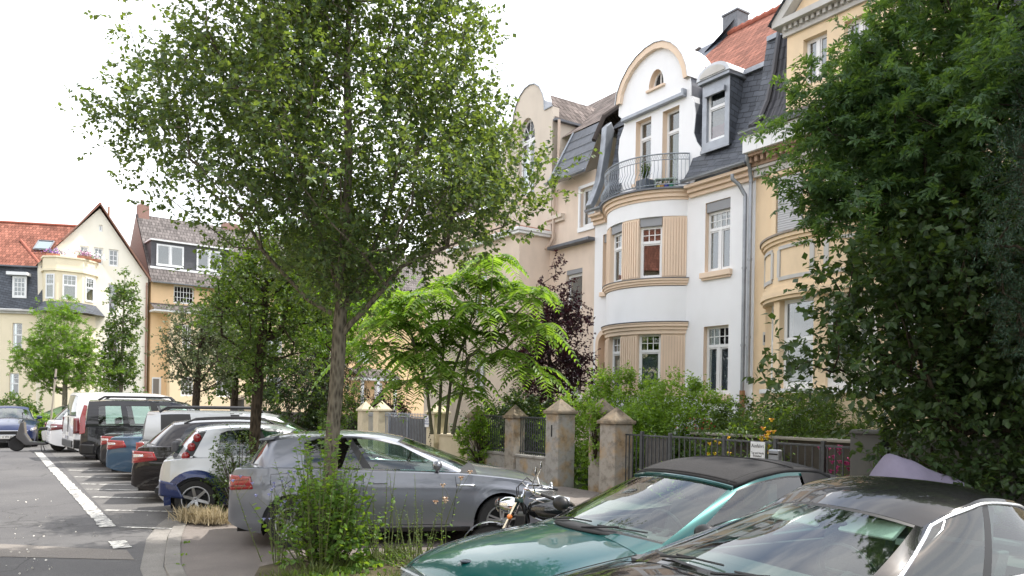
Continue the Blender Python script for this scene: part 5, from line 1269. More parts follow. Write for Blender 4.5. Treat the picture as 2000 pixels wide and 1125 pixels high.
# ---- teal convertible
P_teal=paint('teal_metallic_paint',(.002,.062,.060),.4,.3)
M_soft=plain('black_canvas',(.022,.021,.022),.9,var=.15,bump=.35,bscale=250)
tq=dict(L=4.43,W=1.68,wb=2.7,fo=.75,rw=.31,zs=.19,**place(1.39,6.42,211),
 side=[(-2.215,.6),(-2.18,.76),(-2.1,.85),(-1.5,.885),(-.6,.87),(.3,.845),(.9,.815),(1.4,.77),(1.8,.705),(2.08,.62),(2.19,.55),(2.215,.46)],
 cen=[(-2.215,.62),(-2.18,.80),(-2.1,.90),(-1.5,.93),(-.6,.93),(.85,.915),(1.1,.895),(1.4,.86),(1.8,.785),(2.08,.69),(2.19,.59),(2.215,.48)],
 plan=[(-2.215,.84),(-2.15,.9),(-1.9,.95),(-1.3,.985),(0,1),(1.2,.985),(1.7,.95),(2.0,.90),(2.15,.83),(2.215,.78)],
 bot=[(-2.215,.34),(-2.0,.25),(-1.7,.19),(1.6,.19),(2.0,.22),(2.215,.3)],crease=[(.83,.02,.01),(.5,.03,.006)],angle=32,
 cabin=(-1.50,1.02),ax=.76,cx=-1.18,roof=(-1.28,.04),roofw=[(0,1.15),(.3,1.22),(.7,1.2),(1,1.12)],roofz=[(0,1.27),(.25,1.345),(.5,1.375),(.8,1.36),(1,1.30)],crown=.05,ct=.10,cb=.3,bulge=.015,cowlmat=P_teal,
 roofmat=M_soft,soft=True,
 cols=[(0,0,'p',.03,.96),(.07,.05,'g1',.02,.91),(.60,.50,'g1',.02,.91),(.61,.52,'g2',.02,.91),(.88,.80,'c',.1,.85),(1,1,'c',.05,.9)],
 mirror=(.56,.86),mirrormat=M_trim,seams=[[(.80,.82),(.80,.6),(.72,.25)],[(-.62,.86),(-.62,.5),(-.45,.3)],[(.80,.78),(1.3,.74),(1.9,.64),(2.15,.56)]],handles=[(-.40,.76)],inset=.07,seatx=-.10,spokes=5,spw=.13,glassmats={})
T=car('convertible','teal metallic convertible with its black fabric roof closed',P_teal,tq)
# canvas over the rear half, with a flat rear window
def canvas():
    t=T['t']; m=MB(); nu,ns=14,16; vs=[];fs=[]
    for i in range(nu+1):
        u=i/nu
        for j in range(ns+1):
            s_=-1+2*j/ns; p=T['roof'](1,s_)
            b=Vector((-1.88+.2*s_*s_,(.70)*s_,.92)); q_=p.lerp(b,u); q_.z+=.10*math.sin(PI*u); q_.x-=.05*math.sin(PI*u)
            vs.append(q_+Vector((0,0,.012)))
    w_=ns+1
    for i in range(nu):
        for j in range(ns): fs.append((i*w_+j,(i+1)*w_+j,(i+1)*w_+j+1,i*w_+j+1))
    m.add(vs,fs); 
    # sides from the top edge down to the waist
    for sg in (1,-1):
        vs=[];k=10
        for i in range(k+1):
            u=.62+.38*i/k; top=T['roof'](u,1); bs=T['base'](min(1,.80+.2*i/k),1); 
            for j in range(9):
                p=top.lerp(bs,j/8); p.y+=.018*math.sin(PI*j/8)+.012; vs.append((p.x,p.y*sg,p.z))
        m.add(vs,[(i*9+j,(i+1)*9+j,(i+1)*9+j+1,i*9+j+1) for i in range(k) for j in range(8)])
        vs=[]
        for i in range(nu+1):
            u=i/nu; p=T['roof'](1,1); b=Vector((-1.68,.70,.92)); q_=p.lerp(b,u); q_.z+=.10*math.sin(PI*u); q_.x-=.05*math.sin(PI*u)
            bs=T['base'](1,1).lerp(Vector((-1.68,.70,.90)),u); vs+=[(q_.x,q_.y*sg,q_.z+.012),(bs.x,bs.y*sg+.0,bs.z)]
        m.add(vs,[(2*i,2*i+1,2*i+3,2*i+2) for i in range(nu)])
    m.build('fabric_rear_quarter',M_soft,t,smooth=True)
    m=MB()
    for u in (.02,.55): m.tube([T['roof'](u,s_/10)+Vector((0,0,.034)) for s_ in range(-10,11)],.006,5)
    for sg in (1,-1): m.tube([(p.x,p.y*sg,p.z+.03) for p in [T['roof'](u/12,.9) for u in range(0,13)]],.006,5)
    m.build('canvas_seams',plain('seam_black',(.01,.01,.01),.8),t,smooth=True)
    m=MB()
    pts=[T['roof'](0,s_/10)+Vector((.02,0,-.0)) for s_ in range(-10,11)]; m.tube(pts,.018,8); m.build('windscreen_header',P_teal,t,smooth=True)
    m=MB()
    # wipers and cowl
    for s0,s1 in ((-.55,.12),(.12,.78)):
        m.tube([T['wsp'](s0,-.02,.02),T['wsp'](s0*.6+s1*.4,.02,.03),T['wsp'](s1*.6+s0*.4,.05,.03)],.008,5); m.tube([T['wsp'](s0*.8+s1*.2,.045,.016),T['wsp'](s1,.075,.016)],.006,4)
    m.build('wiper',M_trim,t,smooth=True)
    m=MB(); vs=[]
    for i in range(13):
        s_=-1+i/6; x=1.07-.28*s_*s_; vs+=[(x+.01,.66*s_,T['cen'](x+.01)+.010-.06*abs(s_)**2.2),(x-.07,.66*s_,.945-.065*abs(s_)**2.2)]
    m.add(vs,[(2*i,2*i+1,2*i+3,2*i+2) for i in range(12)]); o=m.build('cowl_grille',M_cowl,t,smooth=True); sm=o.modifiers.new('s','SOLIDIFY'); sm.thickness=.012
    m=MB(); m.tube([(-.2,-.72,1.22),(.33,-.74,.90)],.008,4); 
    m=MB()
    for sg in (1,-1): m.box(2.10,2.22,sg*.42-.2,sg*.42+.2,.50,.61)
    m.build('headlamp',M_lens,t,bevel=.02)
    m=MB()
    for sg in (1,-1):
        pts=[(2.235+.01,sg*(.03+.12*(0 if a in(0,3) else 1)),(.50 if a in(0,1) else .61)) for a in range(4)]; m.tube(pts+[pts[0]],.012,6)
    m.build('grille_surround',M_chrome,t,smooth=True)
    T['patch']('rubbing_strip',[(-1.0,.50),(1.1,.50),(1.1,.55),(-1.0,.55)],M_trim,.008)
    T['patch']('indicator',[(1.95,.50),(2.16,.50),(2.15,.57),(1.93,.59)],M_amber,.005)
canvas()
m=MB()
for s_ in (-1,1):
    pts=[]
    for i in range(12):
        x=.70+(2.12-.70)*i/11; y=s_*(.60-.10*i/11); pts.append((x,y,T['cen'](x)-.045*1+.004))
m=MB(); bx=[]
for i in range(12):
    x=1.05+1.09*i/11; bx.append((x,T['yside'](x,T['side'](x))-.075))
for sg in (1,-1): m.tube([(x,y*sg,T['side'](x)+.0205) for x,y in bx],.0035,4)
m.build('bonnet_gap',M_gap,T['t'])
m=MB(); m.lathe([(0,.0),(.04,0),(.045,.008),(.03,.014),(0,.014)],20,c=(1.98,0,T['cen'](1.98)-.003)); m.build('bonnet_emblem',plain('dull_badge',(.05,.06,.08),.3,.5),T['t'],smooth=True)
# ---- black saloon in the foreground
P_black=paint('black_car_paint',(.005,.005,.006),.0,.25)
bq=dict(L=4.58,W=1.73,wb=2.76,fo=.80,rw=.32,zs=.19,**place(1.985,4.66,207),
 side=[(-2.29,.6),(-2.26,.82),(-2.15,.94),(-1.5,.96),(-.6,.93),(.3,.90),(.9,.86),(1.4,.80),(1.8,.73),(2.12,.64),(2.25,.55),(2.29,.46)],
 cen=[(-2.29,.62),(-2.25,.86),(-2.15,.98),(-1.5,1.02),(-.6,1.0),(.72,.965),(1.1,.935),(1.5,.875),(1.9,.79),(2.18,.69),(2.26,.59),(2.29,.48)],
 plan=[(-2.29,.8),(-2.22,.88),(-1.9,.94),(-1.3,.985),(0,1),(1.2,.985),(1.7,.95),(2.0,.88),(2.2,.76),(2.29,.66)],
 bot=[(-2.29,.34),(-2.1,.25),(-1.8,.19),(1.6,.19),(2.0,.22),(2.29,.3)],crease=[(.8,.02,.012)],
 cabin=(-1.55,1.05),ax=.80,cx=-1.22,roof=(-1.15,.07),roofw=[(0,1.03),(.3,1.15),(.7,1.12),(1,1.0)],roofz=[(0,1.27),(.2,1.36),(.45,1.415),(.75,1.385),(1,1.29)],crown=.065,ct=.12,cb=.28,cowlmat=P_black,
 cols=[(0,0,'p',.03,.9),(.06,.05,'g1',.03,.90),(.48,.42,'bp',.03,.93),(.52,.47,'g2',.03,.93),(.82,.80,'g2',.03,.90),(.88,.90,'p',.15,.8),(1,1,'p',.05,.9)],
 mirror=(.58,.90),mirror_sides=(1,),seams=[[(.80,.86),(.80,.5),(.75,.28)],[(-.25,.92),(-.25,.28)]],handles=[(-.05,.80),(-1.0,.84)],inset=.055,spokes=5,spw=.13,seatx=-.2)
K=car('saloon','black saloon with bright window trim at the lower right corner',P_black,bq)
m=MB()
for sg in (1,):
    pts=[]
    for i,c_ in enumerate([c for c in K['cols'] if c[2] in('p','g1','bp','g2')]):
        pass
    seq=[(.07,.06),(.15,.12),(.28,.24),(.48,.42),(.65,.62),(.82,.80),(.88,.9)]
    up=[]; seq=[(a0_+(b0_-a0_)*f_/5,a1_+(b1_-a1_)*f_/5) for (a0_,a1_),(b0_,b1_) in zip(seq[:-1],seq[1:]) for f_ in range(5)]
    for ub,ut in seq:
        b_=K['base'](ub,1);t_=K['roof'](ut,1); v=.945; p=b_.lerp(t_,v); p.y+=.02*4*v*(1-v)+(.008 if sg>0 else .0); up.append((p.x,p.y*sg,p.z))
    a=K['base'](.065,1); up=([(a.x,(a.y+.01)*sg,a.z+.015)] if sg>0 else [])+([] if sg<0 else [1])*0+[ (lambda b_,t_,v:(b_.lerp(t_,v).x,(b_.lerp(t_,v).y+.012+.08*v*(1-v))*sg,b_.lerp(t_,v).z))(K['base'](.065,1),K['roof'](.055,1),v) for v in ((.2,.4,.6,.8) if sg>0 else ())]+up
    m.tube(up,.010,8)
    m.tube([((p:=K['base'](u/20,1)).x,(p.y+.014)*sg,p.z+.012) for u in range(0,18)],.012,6)
m.build('window_trim',plain('satin_chrome',(.78,.79,.8),.22,.9),K['t'],smooth=True)
m=MB()
for y in (-.26,.26): m.prism([(-.04,1.205),(.08,1.12),(.10,1.135),(-.02,1.22)],y-.18,y+.18)
m.build('sun_visor',M_wshade,K['t'],bevel=.03)
m=MB(); m.ball((.06,0,1.17),.11,8,sq=(.3,1.1,.32)); m.tube([(.06,0,1.24),(.06,0,1.17)],.012,5); m.build('rear_view_mirror',M_trim,K['t'],smooth=True)
m=MB()
for s0,s1 in ((-.55,.12),(.12,.78)):
    m.tube([K['wsp'](s0,-.02,.02),K['wsp'](s0*.6+s1*.4,.02,.03),K['wsp'](s1*.6+s0*.4,.05,.03)],.008,5); m.tube([K['wsp'](s0*.8+s1*.2,.045,.016),K['wsp'](s1,.075,.016)],.006,4)
m.build('wiper',M_trim,K['t'],smooth=True)
for sg in (1,-1):
    pass
K['patch']('headlamp',[(1.85,.62),(2.24,.58),(2.2,.70),(1.75,.76)],M_grey_l,.006); K['patch']('tail_lamp',[(-2.27,.68),(-1.85,.74),(-1.9,.88),(-2.26,.9)],M_redl,.006)
plate(K['t'],2.29,.45,'',1); plate(T['t'],2.225,.42,'',1)
# ------------------------------------------------------------------ garden walls, pillars, fences
def pillarmat(name,base,stain,moss=.5):
    m,nt,b=newmat(name); b.inputs['Roughness'].default_value=.95; b.inputs['Specular IOR Level'].default_value=.15
    tc=N(nt,'ShaderNodeTexCoord'); n=N(nt,'ShaderNodeTexNoise'); n.inputs['Scale'].default_value=2.2; n.inputs['Detail'].default_value=8
    nt.links.new(tc.outputs['Object'],n.inputs['Vector'])
    r=N(nt,'ShaderNodeValToRGB'); e=r.color_ramp.elements; e[0].position=.48;e[1].position=.6; e[0].color=c4(base); e[1].color=c4(stain); nt.links.new(n.outputs['Fac'],r.inputs[0])
    n2=N(nt,'ShaderNodeTexNoise'); n2.inputs['Scale'].default_value=5; n2.inputs['Detail'].default_value=9; n2.inputs['Roughness'].default_value=.7; nt.links.new(tc.outputs['Object'],n2.inputs['Vector'])
    mr=N(nt,'ShaderNodeMapRange'); mr.inputs['From Min'].default_value=.48; mr.inputs['From Max'].default_value=.72; mr.inputs['To Max'].default_value=moss; nt.links.new(n2.outputs['Fac'],mr.inputs['Value'])
    mx=N(nt,'ShaderNodeMixRGB'); mx.inputs[2].default_value=(.07,.055,.04,1); nt.links.new(mr.outputs[0],mx.inputs[0]); nt.links.new(r.outputs[0],mx.inputs[1]); nt.links.new(mx.outputs[0],b.inputs['Base Color'])
    bp=N(nt,'ShaderNodeBump'); bp.inputs['Strength'].default_value=.6; bp.inputs['Distance'].default_value=.03; nt.links.new(n2.outputs['Fac'],bp.inputs['Height']); nt.links.new(bp.outputs['Normal'],b.inputs['Normal'])
    return m
M_weath=pillarmat('weathered_render',(.36,.35,.33),(.40,.30,.19),.6)
M_weath2=pillarmat('ochre_weathered_render',(.36,.33,.29),(.40,.29,.18),.7)
M_creamp=pillarmat('cream_pillar_render',(.60,.53,.38),(.64,.57,.42),.12)
M_capstone=pillarmat('mossy_cap_render',(.22,.19,.15),(.34,.27,.19),.95)
def pillar(a,w,s,h,mat,label,group,cap=.26,dist=0):
    t=thing('gate_pillar',label,'pillar',P(a,w),FAC,group)
    m=MB(); x=s/2; n=8; vs=[];fs=[]
    rr=random.Random(int(abs(a)*100))
    m.box(-x,x,-x,x,0,h-cap-.08); m.build('shaft',mat,t,bevel=.02)
    m=MB(); z0=h-cap-.08; m.box(-x-.045,x+.045,-x-.045,x+.045,z0+.001,z0+.07)
    c=x+.02; m.add([(-c,-c,z0+.071),(c,-c,z0+.071),(c,c,z0+.071),(-c,c,z0+.071),(0,0,h)],[(0,1,4),(1,2,4),(2,3,4),(3,0,4),(0,3,2,1)])
    m.build('cap',M_capstone if mat is not M_creamp else mat,t,bevel=.012); return t
G1='weathered stone gate pillars'
pA=pillar(-13.25,10.1,.46,1.98,M_weath,'tallest weathered grey and ochre pillar left of the narrow gate opening',G1)
m=MB(); m.box(-.02,.02,-.236,-.22,1.15,1.4); m.build('slot',M_gap,pA)
pillar(-12.15,10.35,.40,2.0,M_weath2,'ochre weathered pillar with a creeper, right of the narrow gate opening',G1)
pillar(-11.38,10.05,.46,1.82,M_weath2,'broad ochre pillar with mossy cap next to the dark railing',G1)
pillar(-15.0,10.1,.36,1.84,M_weath2,'weathered pillar between the two black iron fence panels',G1)
pillar(-16.75,10.1,.36,1.80,M_weath2,'weathered pillar overgrown with ivy at the left end of the iron fence',G1)
G2='cream gate pillars'
pc=pillar(-18.86,10.1,.46,1.86,M_creamp,'cream pillar with a small white sign right of the grey gate',G2)
pillar(-22.6,10.1,.42,1.88,M_creamp,'cream pillar left of the grey gate, the nearer one of the two',G2)
pillar(-23.9,10.1,.40,1.86,M_creamp,'cream pillar farthest left, behind the street tree trunk',G2)
# creeper traces on the cream pillar
m=MB()
for i in range(26):
    z=.25+i*.055; x=.04*math.sin(i*.9)+random.uniform(-.04,.04); m.quad((x-.035,-.236,z),(x+.03,-.236,z+.01),(x+.04,-.236,z+.05),(x-.01,-.236,z+.04))
m.build('creeper_remains',plain('dry_creeper',(.05,.035,.02),.9),pc,fix=False)
sg=thing('house_sign','small white sign fixed to the cream pillar beside the grey gate','sign',P(-19.0,9.85,1.32),FAC)
m=MB(); m.box(-.12,.12,-.012,0,-.16,.16); m.build('board',M_frame,sg); text('lettering','HIER\nNICHT\nPARKEN',.075,plain('sign_blue',(.08,.12,.3),.6),sg,(0,-.013,0),(R(90),0,0))
M_shadew=stucco('shaded_grey_wall',(.13,.13,.125),amt=.5)  # grey render darkened: shade at the wall end put into the colour
def wallbit(a0,a1,w,h,th,mat,label,name='garden_wall',cat='wall',cap=True,group=None):
    t=thing(name,label,cat,P(a0,w),FAC,group); L_=a1-a0
    m=MB(); m.box(0,L_,-th/2,th/2,0,h); m.build('wall_body',mat,t,bevel=.01)
    if cap: m=MB(); m.box(-.0,L_,-th/2-.04,th/2+.04,h+.001,h+.06); m.build('coping',mat,t,bevel=.015)
    return t
wallbit(-16.55,-15.2,10.1,.62,.22,M_weath,'low weathered wall under the left iron fence panel')
wallbit(-14.8,-13.5,10.1,.62,.22,M_weath,'low weathered wall under the right iron fence panel')
wallbit(-11.95,-11.6,10.2,.7,.2,M_weath,'short mossy wall stub between the two ochre pillars')
wallbit(-18.6,-16.95,10.1,.95,.2,M_creamp,'low cream wall between the cream pillar and the ivy pillar')
def railing(a0,a1,w,z0,z1,label,sp=.11,mat=None,posts=(),r=.009,name='railing',point=0,group=None,solid=None,cat='railing'):
    t=thing(name,label,cat,P(a0,w),FAC,group); L_=a1-a0; mat=mat or M_iron
    m=MB(); m.box(0,L_,-.018,.018,z1-.03,z1); m.box(0,L_,-.016,.016,z0+.05,z0+.08); m.build('rail',mat,t,bevel=.003)
    m=MB(); x=sp/2
    while x<L_: 
        m.box(x-r,x+r,-r,r,z0,z1+point if point else z1-.03); 
        if point: m.add([(x-r*1.8,-r*1.8,z1+point),(x+r*1.8,-r*1.8,z1+point),(x+r*1.8,r*1.8,z1+point),(x-r*1.8,r*1.8,z1+point),(x,0,z1+point+.06)],[(0,1,4),(1,2,4),(2,3,4),(3,0,4)])
        x+=sp
    m.build('bars',mat,t)
    for p in posts:
        m=MB(); m.box(p-a0-.03,p-a0+.03,-.03,.03,0,z1+.06); m.build('post',mat,t,bevel=.005)
    if solid:
        m=MB()
        k=int((solid[1]-solid[0])/.1)
        for i in range(k): xx=solid[0]-a0+i*(solid[1]-solid[0])/k; m.box(xx+.002,xx+(solid[1]-solid[0])/k-.002,.03,.045,z0+.1,z1-.05)
        m.build('boarding',plain('grey_boards',(.12,.115,.11),.8,var=.3,vscale=6),t)
    return t
railing(-16.55,-15.2,10.1,.68,1.55,'dark iron fence panel with ivy left of the weathered pillars',sp=.085)
railing(-14.8,-13.5,10.1,.68,1.55,'dark iron fence panel next to the tallest weathered pillar',sp=.085)
railing(-11.2,-9.95,10.1,.1,1.30,'grey iron gate backed with dark boards right of the ochre pillar',sp=.1,posts=(-10.7,-9.97),solid=(-10.65,-10.0),name='garden_gate',cat='gate')
railing(-9.93,-7.76,10.1,.1,1.31,'dark grey railing carrying the white exit sign',sp=.125,posts=(-8.72,))
railing(-7.73,-6.4,10.1,.1,1.31,'dark grey railing between the exit sign and the grey wall',sp=.125,posts=(-7.7,-6.86))
railing(-22.35,-19.15,10.1,.12,1.42,'grey painted double gate with pointed bars between the cream pillars',sp=.10,mat=plain('grey_gate_paint',(.22,.24,.27),.5,var=.15),point=.06,name='driveway_gate',cat='gate',solid=(-22.0,-19.3),posts=(-22.0,-20.7))
railing(-23.65,-22.85,10.1,.12,1.40,'short grey railing between the two left cream pillars',sp=.10,mat=plain('grey_gate_paint',(.22,.24,.27),.5,var=.15),point=.05)
sn=thing('exit_sign','white enamel sign with black German lettering on the dark railing','sign',P(-7.98,10.05,1.15),FAC)
m=MB(); m.box(-.14,.14,-.03,-.022,-.17,.15); m.build('plate',plain('enamel_white',(.72,.74,.76),.3),sn,bevel=.004)
text('lettering','Ausfahrt',.078,M_ink,sn,(0,-.0315,.085),(R(90),0,0),sx=.9); text('lettering','Tag und Nacht\nfreihalten!',.05,M_ink,sn,(0,-.0315,-.05),(R(90),0,0),sx=.82)
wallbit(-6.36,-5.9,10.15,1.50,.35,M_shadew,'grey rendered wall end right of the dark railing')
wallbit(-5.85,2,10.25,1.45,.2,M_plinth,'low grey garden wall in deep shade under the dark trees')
# wooden raised bed behind the railing
t=thing('raised_bed','long dark wooden raised bed behind the railing','planter',P(-10.9,11.7),FAC)
m=MB(); m.box(0,3.6,0,1.0,0,1.28); m.build('boards',plain('dark_planks',(.06,.05,.04),.8,var=.3,vscale=5),t); m=MB(); m.box(-.05,3.65,-.06,1.06,1.281,1.33); m.build('rim',plain('weathered_rim',(.3,.28,.24),.8),t,bevel=.01)
# board fence left, in front of the conifer
t=thing('board_fence','long low grey board fence behind the parked cars','fence',P(-36,10.3),FAC)
m=MB(); 
for i in range(90): m.box(i*.134+.004,i*.134+.13,0,.02,.1,1.28)
m.build('boards',plain('grey_fence_boards',(.16,.15,.14),.85,var=.3,vscale=4),t); m=MB(); m.box(0,12.05,-.03,.05,1.281,1.34); m.build('top_rail',plain('grey_fence_rail',(.22,.21,.2),.8),t)
# stone pillar and iron fence on the far side of the crossing
t=pillar(-41.3,10.3,.58,2.15,pillarmat('dark_stone',(.10,.09,.08),(.14,.12,.10),.4),'dark stone pillar of the far garden fence in front of the orange house','far pillars')
railing(-40.9,-36.3,10.4,.7,2.05,'iron fence beside the dark stone pillar in front of the orange house',sp=.16)
# mail box
t=thing('letter_box','small grey letter box hanging on the railing right of the exit sign','letter box',P(-7.62,10.06,.9),FAC)
m=MB(); m.box(-.1,.1,-.12,-.02,0,.3); m.build('case',M_zinc,t,bevel=.02); m=MB(); m.box(-.08,.08,-.125,-.12,.22,.24); m.build('slot',M_gap,t)
# balcony light etc: street lamp at the crossing, slender pale pole
def wp(px,py_,Y): return Vector(((px-1000)/1500*Y,Y,0))
t=thing('street_lamp','tall grey street lamp with curved arm beside the slim young tree','street lamp',wp(196,0,38))
m=MB(); m.tube([(0,0,0),(0,0,1.2)],.08,10); m.tube([(0,0,1.2),(0,0,3.6),(.05,0,4.1),(.2,0,4.55),(.45,0,4.75),(.7,0,4.8)],.04,8); m.build('post',plain('lamp_grey',(.45,.44,.42),.5,.3),t,smooth=True)
m=MB(); m.ball((.85,0,4.8),.2,8,sq=(1.1,.7,.35)); m.build('lantern',M_frame,t,smooth=True)
t=thing('marker_post','thin pale post between the dark cars and the young maple','post',wp(96,0,29.5)); m=MB(); m.tube([(0,0,0),(.25,0,2.9)],.035,8); m.build('pole',plain('bare_wood',(.45,.40,.32),.8),t); m=MB(); m.tube([(.2,0,2.55),(.27,0,2.55)],.05,8); m.build('tie',M_trim,t)
# ------------------------------------------------------------------ two-wheelers
def motorbike():
    t=thing('motorcycle','black and chrome cruiser motorcycle between the grey hatchback and the teal convertible','motorcycle',(.52,7.95,0.0),R(174)); t.scale=(.9,.9,.88)
    ch=M_chrome; bl=plain('gloss_black',(.012,.013,.016),.15,coat=1)
    def wheel(x,r_,wd,nm):
        m=MB(); m.lathe([(r_-.07,-wd),(r_-.02,-wd),(r_,-wd*.4),(r_,wd*.4),(r_-.02,wd),(r_-.07,wd)],28,axis='y'); o=m.build(nm,M_tyre,t,smooth=True,loc=(x,0,r_))
        m=MB(); m.lathe([(r_-.07,-.03),(r_-.085,0),(r_-.07,.03)],28,axis='y'); m.lathe([(.0,-.06),(.05,-.06),(.05,.06),(0,.06)],12,axis='y')
        for k in range(18):
            a=2*PI*k/18; m.tube([(.05*math.cos(a),.04*(-1)**k,.05*math.sin(a)),((r_-.08)*math.cos(a+.2),0,(r_-.08)*math.sin(a+.2))],.003,3)
        m.build('rim',ch,o,smooth=True)
    wheel(.78,.33,.055,'front_wheel'); wheel(-.78,.32,.085,'rear_wheel')
    m=MB()
    for y in (-.11,.11): m.tube([(.78,y,.33),(.47,y,1.0)],[.024,.028],8)
    m.tube([(.60,-.11,.74),(.60,.11,.74)],.02,6); m.box(.42,.52,-.14,.14,.95,1.0); m.build('fork',ch,t,smooth=True)
    m=MB(); m.tube([(.45,0,1.0),(.42,-.12,1.06),(.40,-.22,1.12),(.25,-.38,1.10),(.12,-.43,1.06)],.014,8); m.tube([(.45,0,1.0),(.42,.12,1.06),(.40,.22,1.12),(.25,.38,1.10),(.12,.43,1.06)],.014,8); m.build('handlebar',ch,t,smooth=True)
    for s in (-1,1):
        m=MB(); m.tube([(.2,s*.41,1.085),(.06,s*.46,1.045)],.02,8); m.build('grip',M_trim,t,smooth=True)
        m=MB(); m.tube([(.27,s*.38,1.10),(.30,s*.40,1.2),(.26,s*.42,1.30)],.006,6); o=m.build('mirror',ch,t,smooth=True); m=MB(); m.ball((.26,s*.43,1.34),.055,8,sq=(.25,1.2,1)); m.build('mirror_head',ch,o,smooth=True)
        m=MB(); m.tube([(.24,s*.34,1.09),(.34,s*.40,1.04),(.16,s*.46,1.0)],.006,5); m.build('lever',ch,t,smooth=True)
        m=MB(); m.tube([(.56,s*.10,.80),(.56,s*.24,.80)],.012,6); m.ball((.56,s*.27,.80),.032,8); m.build('indicator',M_amber,t,smooth=True)
        m=MB(); m.tube([(.45,s*.14,.45),(-.1,s*.17,.30),(-.95,s*.18,.30)],[.03,.035,.045],10); m.build('exhaust',ch,t,smooth=True)
    m=MB(); m.lathe([(.0,.12),(.06,.10),(.095,.04),(.10,-.03),(.085,-.09),(.0,-.12)],18,c=(.60,0,.90),axis='x'); o=m.build('headlamp',ch,t,smooth=True)
    m=MB(); m.lathe([(0,.17),(.05,.16),(.088,.125)],18,c=(.595,0,.90),axis='x'); m.build('lens',M_lens,o,smooth=True)
    m=MB(); m.ball((.10,0,.86),.22,12,sq=(1.35,.72,.66)); m.build('tank',bl,t,smooth=True)
    m=MB(); m.tube([(.28,0,.96),(.02,0,1.005),(-.1,0,.98)],.03,6); m.build('tank_console',ch,t,smooth=True)
    m=MB(); m.ball((-.32,0,.73),.2,10,sq=(1.5,.75,.38)); m.ball((-.72,0,.82),.15,10,sq=(1.5,.75,.42)); m.build('saddle',plain('black_leather',(.015,.015,.015),.5),t,smooth=True)
    m=MB(); m.box(-.15,.32,-.12,.12,.25,.55); m.build('engine_block',plain('engine_dark',(.05,.05,.052),.5,.5),t,bevel=.03)
    for dx,tx in ((.0,.12),(.14,-.06)):
        m=MB()
        for k in range(7): m.lathe([(.0,0),(.085,0),(.085,.012),(.0,.012)],14,c=(.04+dx*1.2+(dx-.07)*k*.12,0,.50+k*.026))
        m.build('cylinder_fins',ch,t)
    m=MB(); 
    for w_,x0,r_ in ((.085,.78,.37),(.11,-.78,.37)):
        vs=[];n=10; a0,a1=(20,150) if x0>0 else (10,150)
        for i in range(n+1):
            a=R(a0+(a1-a0)*i/n)
            for j in range(5): y=w_*(-1+j/2); rr=r_+.012*(1-(y/w_)**2); vs.append((x0+rr*math.cos(a),y,.33+rr*math.sin(a)))
        m.add(vs,[(i*5+j,(i+1)*5+j,(i+1)*5+j+1,i*5+j+1) for i in range(n) for j in range(4)])
    m.build('mudguards',bl,t,smooth=True,fix=False)
    m=MB(); m.tube([(.45,0,.95),(.35,0,.6),(.2,0,.25),(-.3,0,.22),(-.5,0,.5),(.3,0,.8)],.022,8); m.tube([(-.5,.1,.5),(-.78,.1,.33)],.02,6); m.tube([(-.5,-.1,.5),(-.78,-.1,.33)],.02,6); m.build('frame',M_trim,t,smooth=True)
    m=MB(); m.tube([(.5,-.1,.72),(.4,-.16,.4),(.45,-.1,.62)],.012,6); m.box(.40,.5,-.19,.19,.55,.8); m.build('radiator',M_trim,t)
    m=MB(); m.tube([(.05,.12,.3),(.0,.35,.02)],.012,6); m.build('side_stand',M_trim,t)
    m=MB()
    for s in (-1,1): m.tube([(.3,s*.36,1.09),(.42,s*.3,1.2),(.5,s*.12,1.12),(.5,s*.05,.95)],.006,5)
    m.build('cables',M_trim,t,smooth=True)
motorbike()
def scooter():
    X=(76-1000)/1500*25.8
    t=thing('motor_scooter','dark motor scooter with white side panel parked across the end of the edge line','scooter',(X,25.8,0),R(200))
    w_=plain('scooter_white',(.6,.6,.6),.3,coat=.6)
    for x in (.62,-.6):
        m=MB(); m.lathe([(.12,-.05),(.22,-.05),(.245,-.02),(.245,.02),(.22,.05),(.12,.05),(.02,.03),(.0,.03)],22,axis='y'); m.build('wheel',M_tyre,t,smooth=True,loc=(x,0,.245))
    m=MB(); m.prism([(.5,.35),(.62,.45),(.50,.95),(.40,1.0),(.36,.6),(.2,.33),(-.25,.3),(-.3,.22),(.35,.2)],-.17,.17); m.build('leg_shield',plain('scooter_grey',(.07,.07,.075),.4,coat=.5),t,bevel=.03)
    m=MB(); m.prism([(-.15,.35),(-.1,.68),(-.75,.78),(-.85,.66),(-.6,.4)],-.16,.16); m.build('tail_body',w_,t,bevel=.04)
    m=MB(); m.prism([(-.02,.7),(-.05,.80),(-.4,.82),(-.75,.88),(-.8,.8),(-.4,.72)],-.15,.15); m.build('saddle',M_trim,t,bevel=.03)
    m=MB(); m.tube([(.62,.0,.25),(.45,0,1.0)],.03,8); m.tube([(.38,-.34,1.05),(.45,0,1.02),(.38,.34,1.05)],.016,6); m.build('steering',M_trim,t,smooth=True)
    m=MB(); m.ball((.5,0,.98),.11,8,sq=(.8,1.3,.9)); m.build('headlamp_cowl',M_lens,t,smooth=True)
    for s in(-1,1): m=MB(); m.tube([(.4,s*.25,1.05),(.4,s*.3,1.22)],.007,5); m.ball((.4,s*.31,1.26),.06,8,sq=(.25,1.2,.8)); m.build('mirror',M_trim,t,smooth=True)
    m=MB(); m.lathe([(.245,0)],3) if False else None
    m.prism([(.32,.36),(.62,.56),(.92,.36),(.88,.33),(.62,.5),(.36,.33)],-.07,.07); m.build('mudguard',M_trim,t,bevel=.02)
    m=MB(); m.tube([(-.1,.1,.25),(-.15,.25,.01)],.012,5); m.tube([(-.1,-.1,.25),(-.15,-.25,.01)],.012,5); m.build('centre_stand',M_trim,t)
scooter()
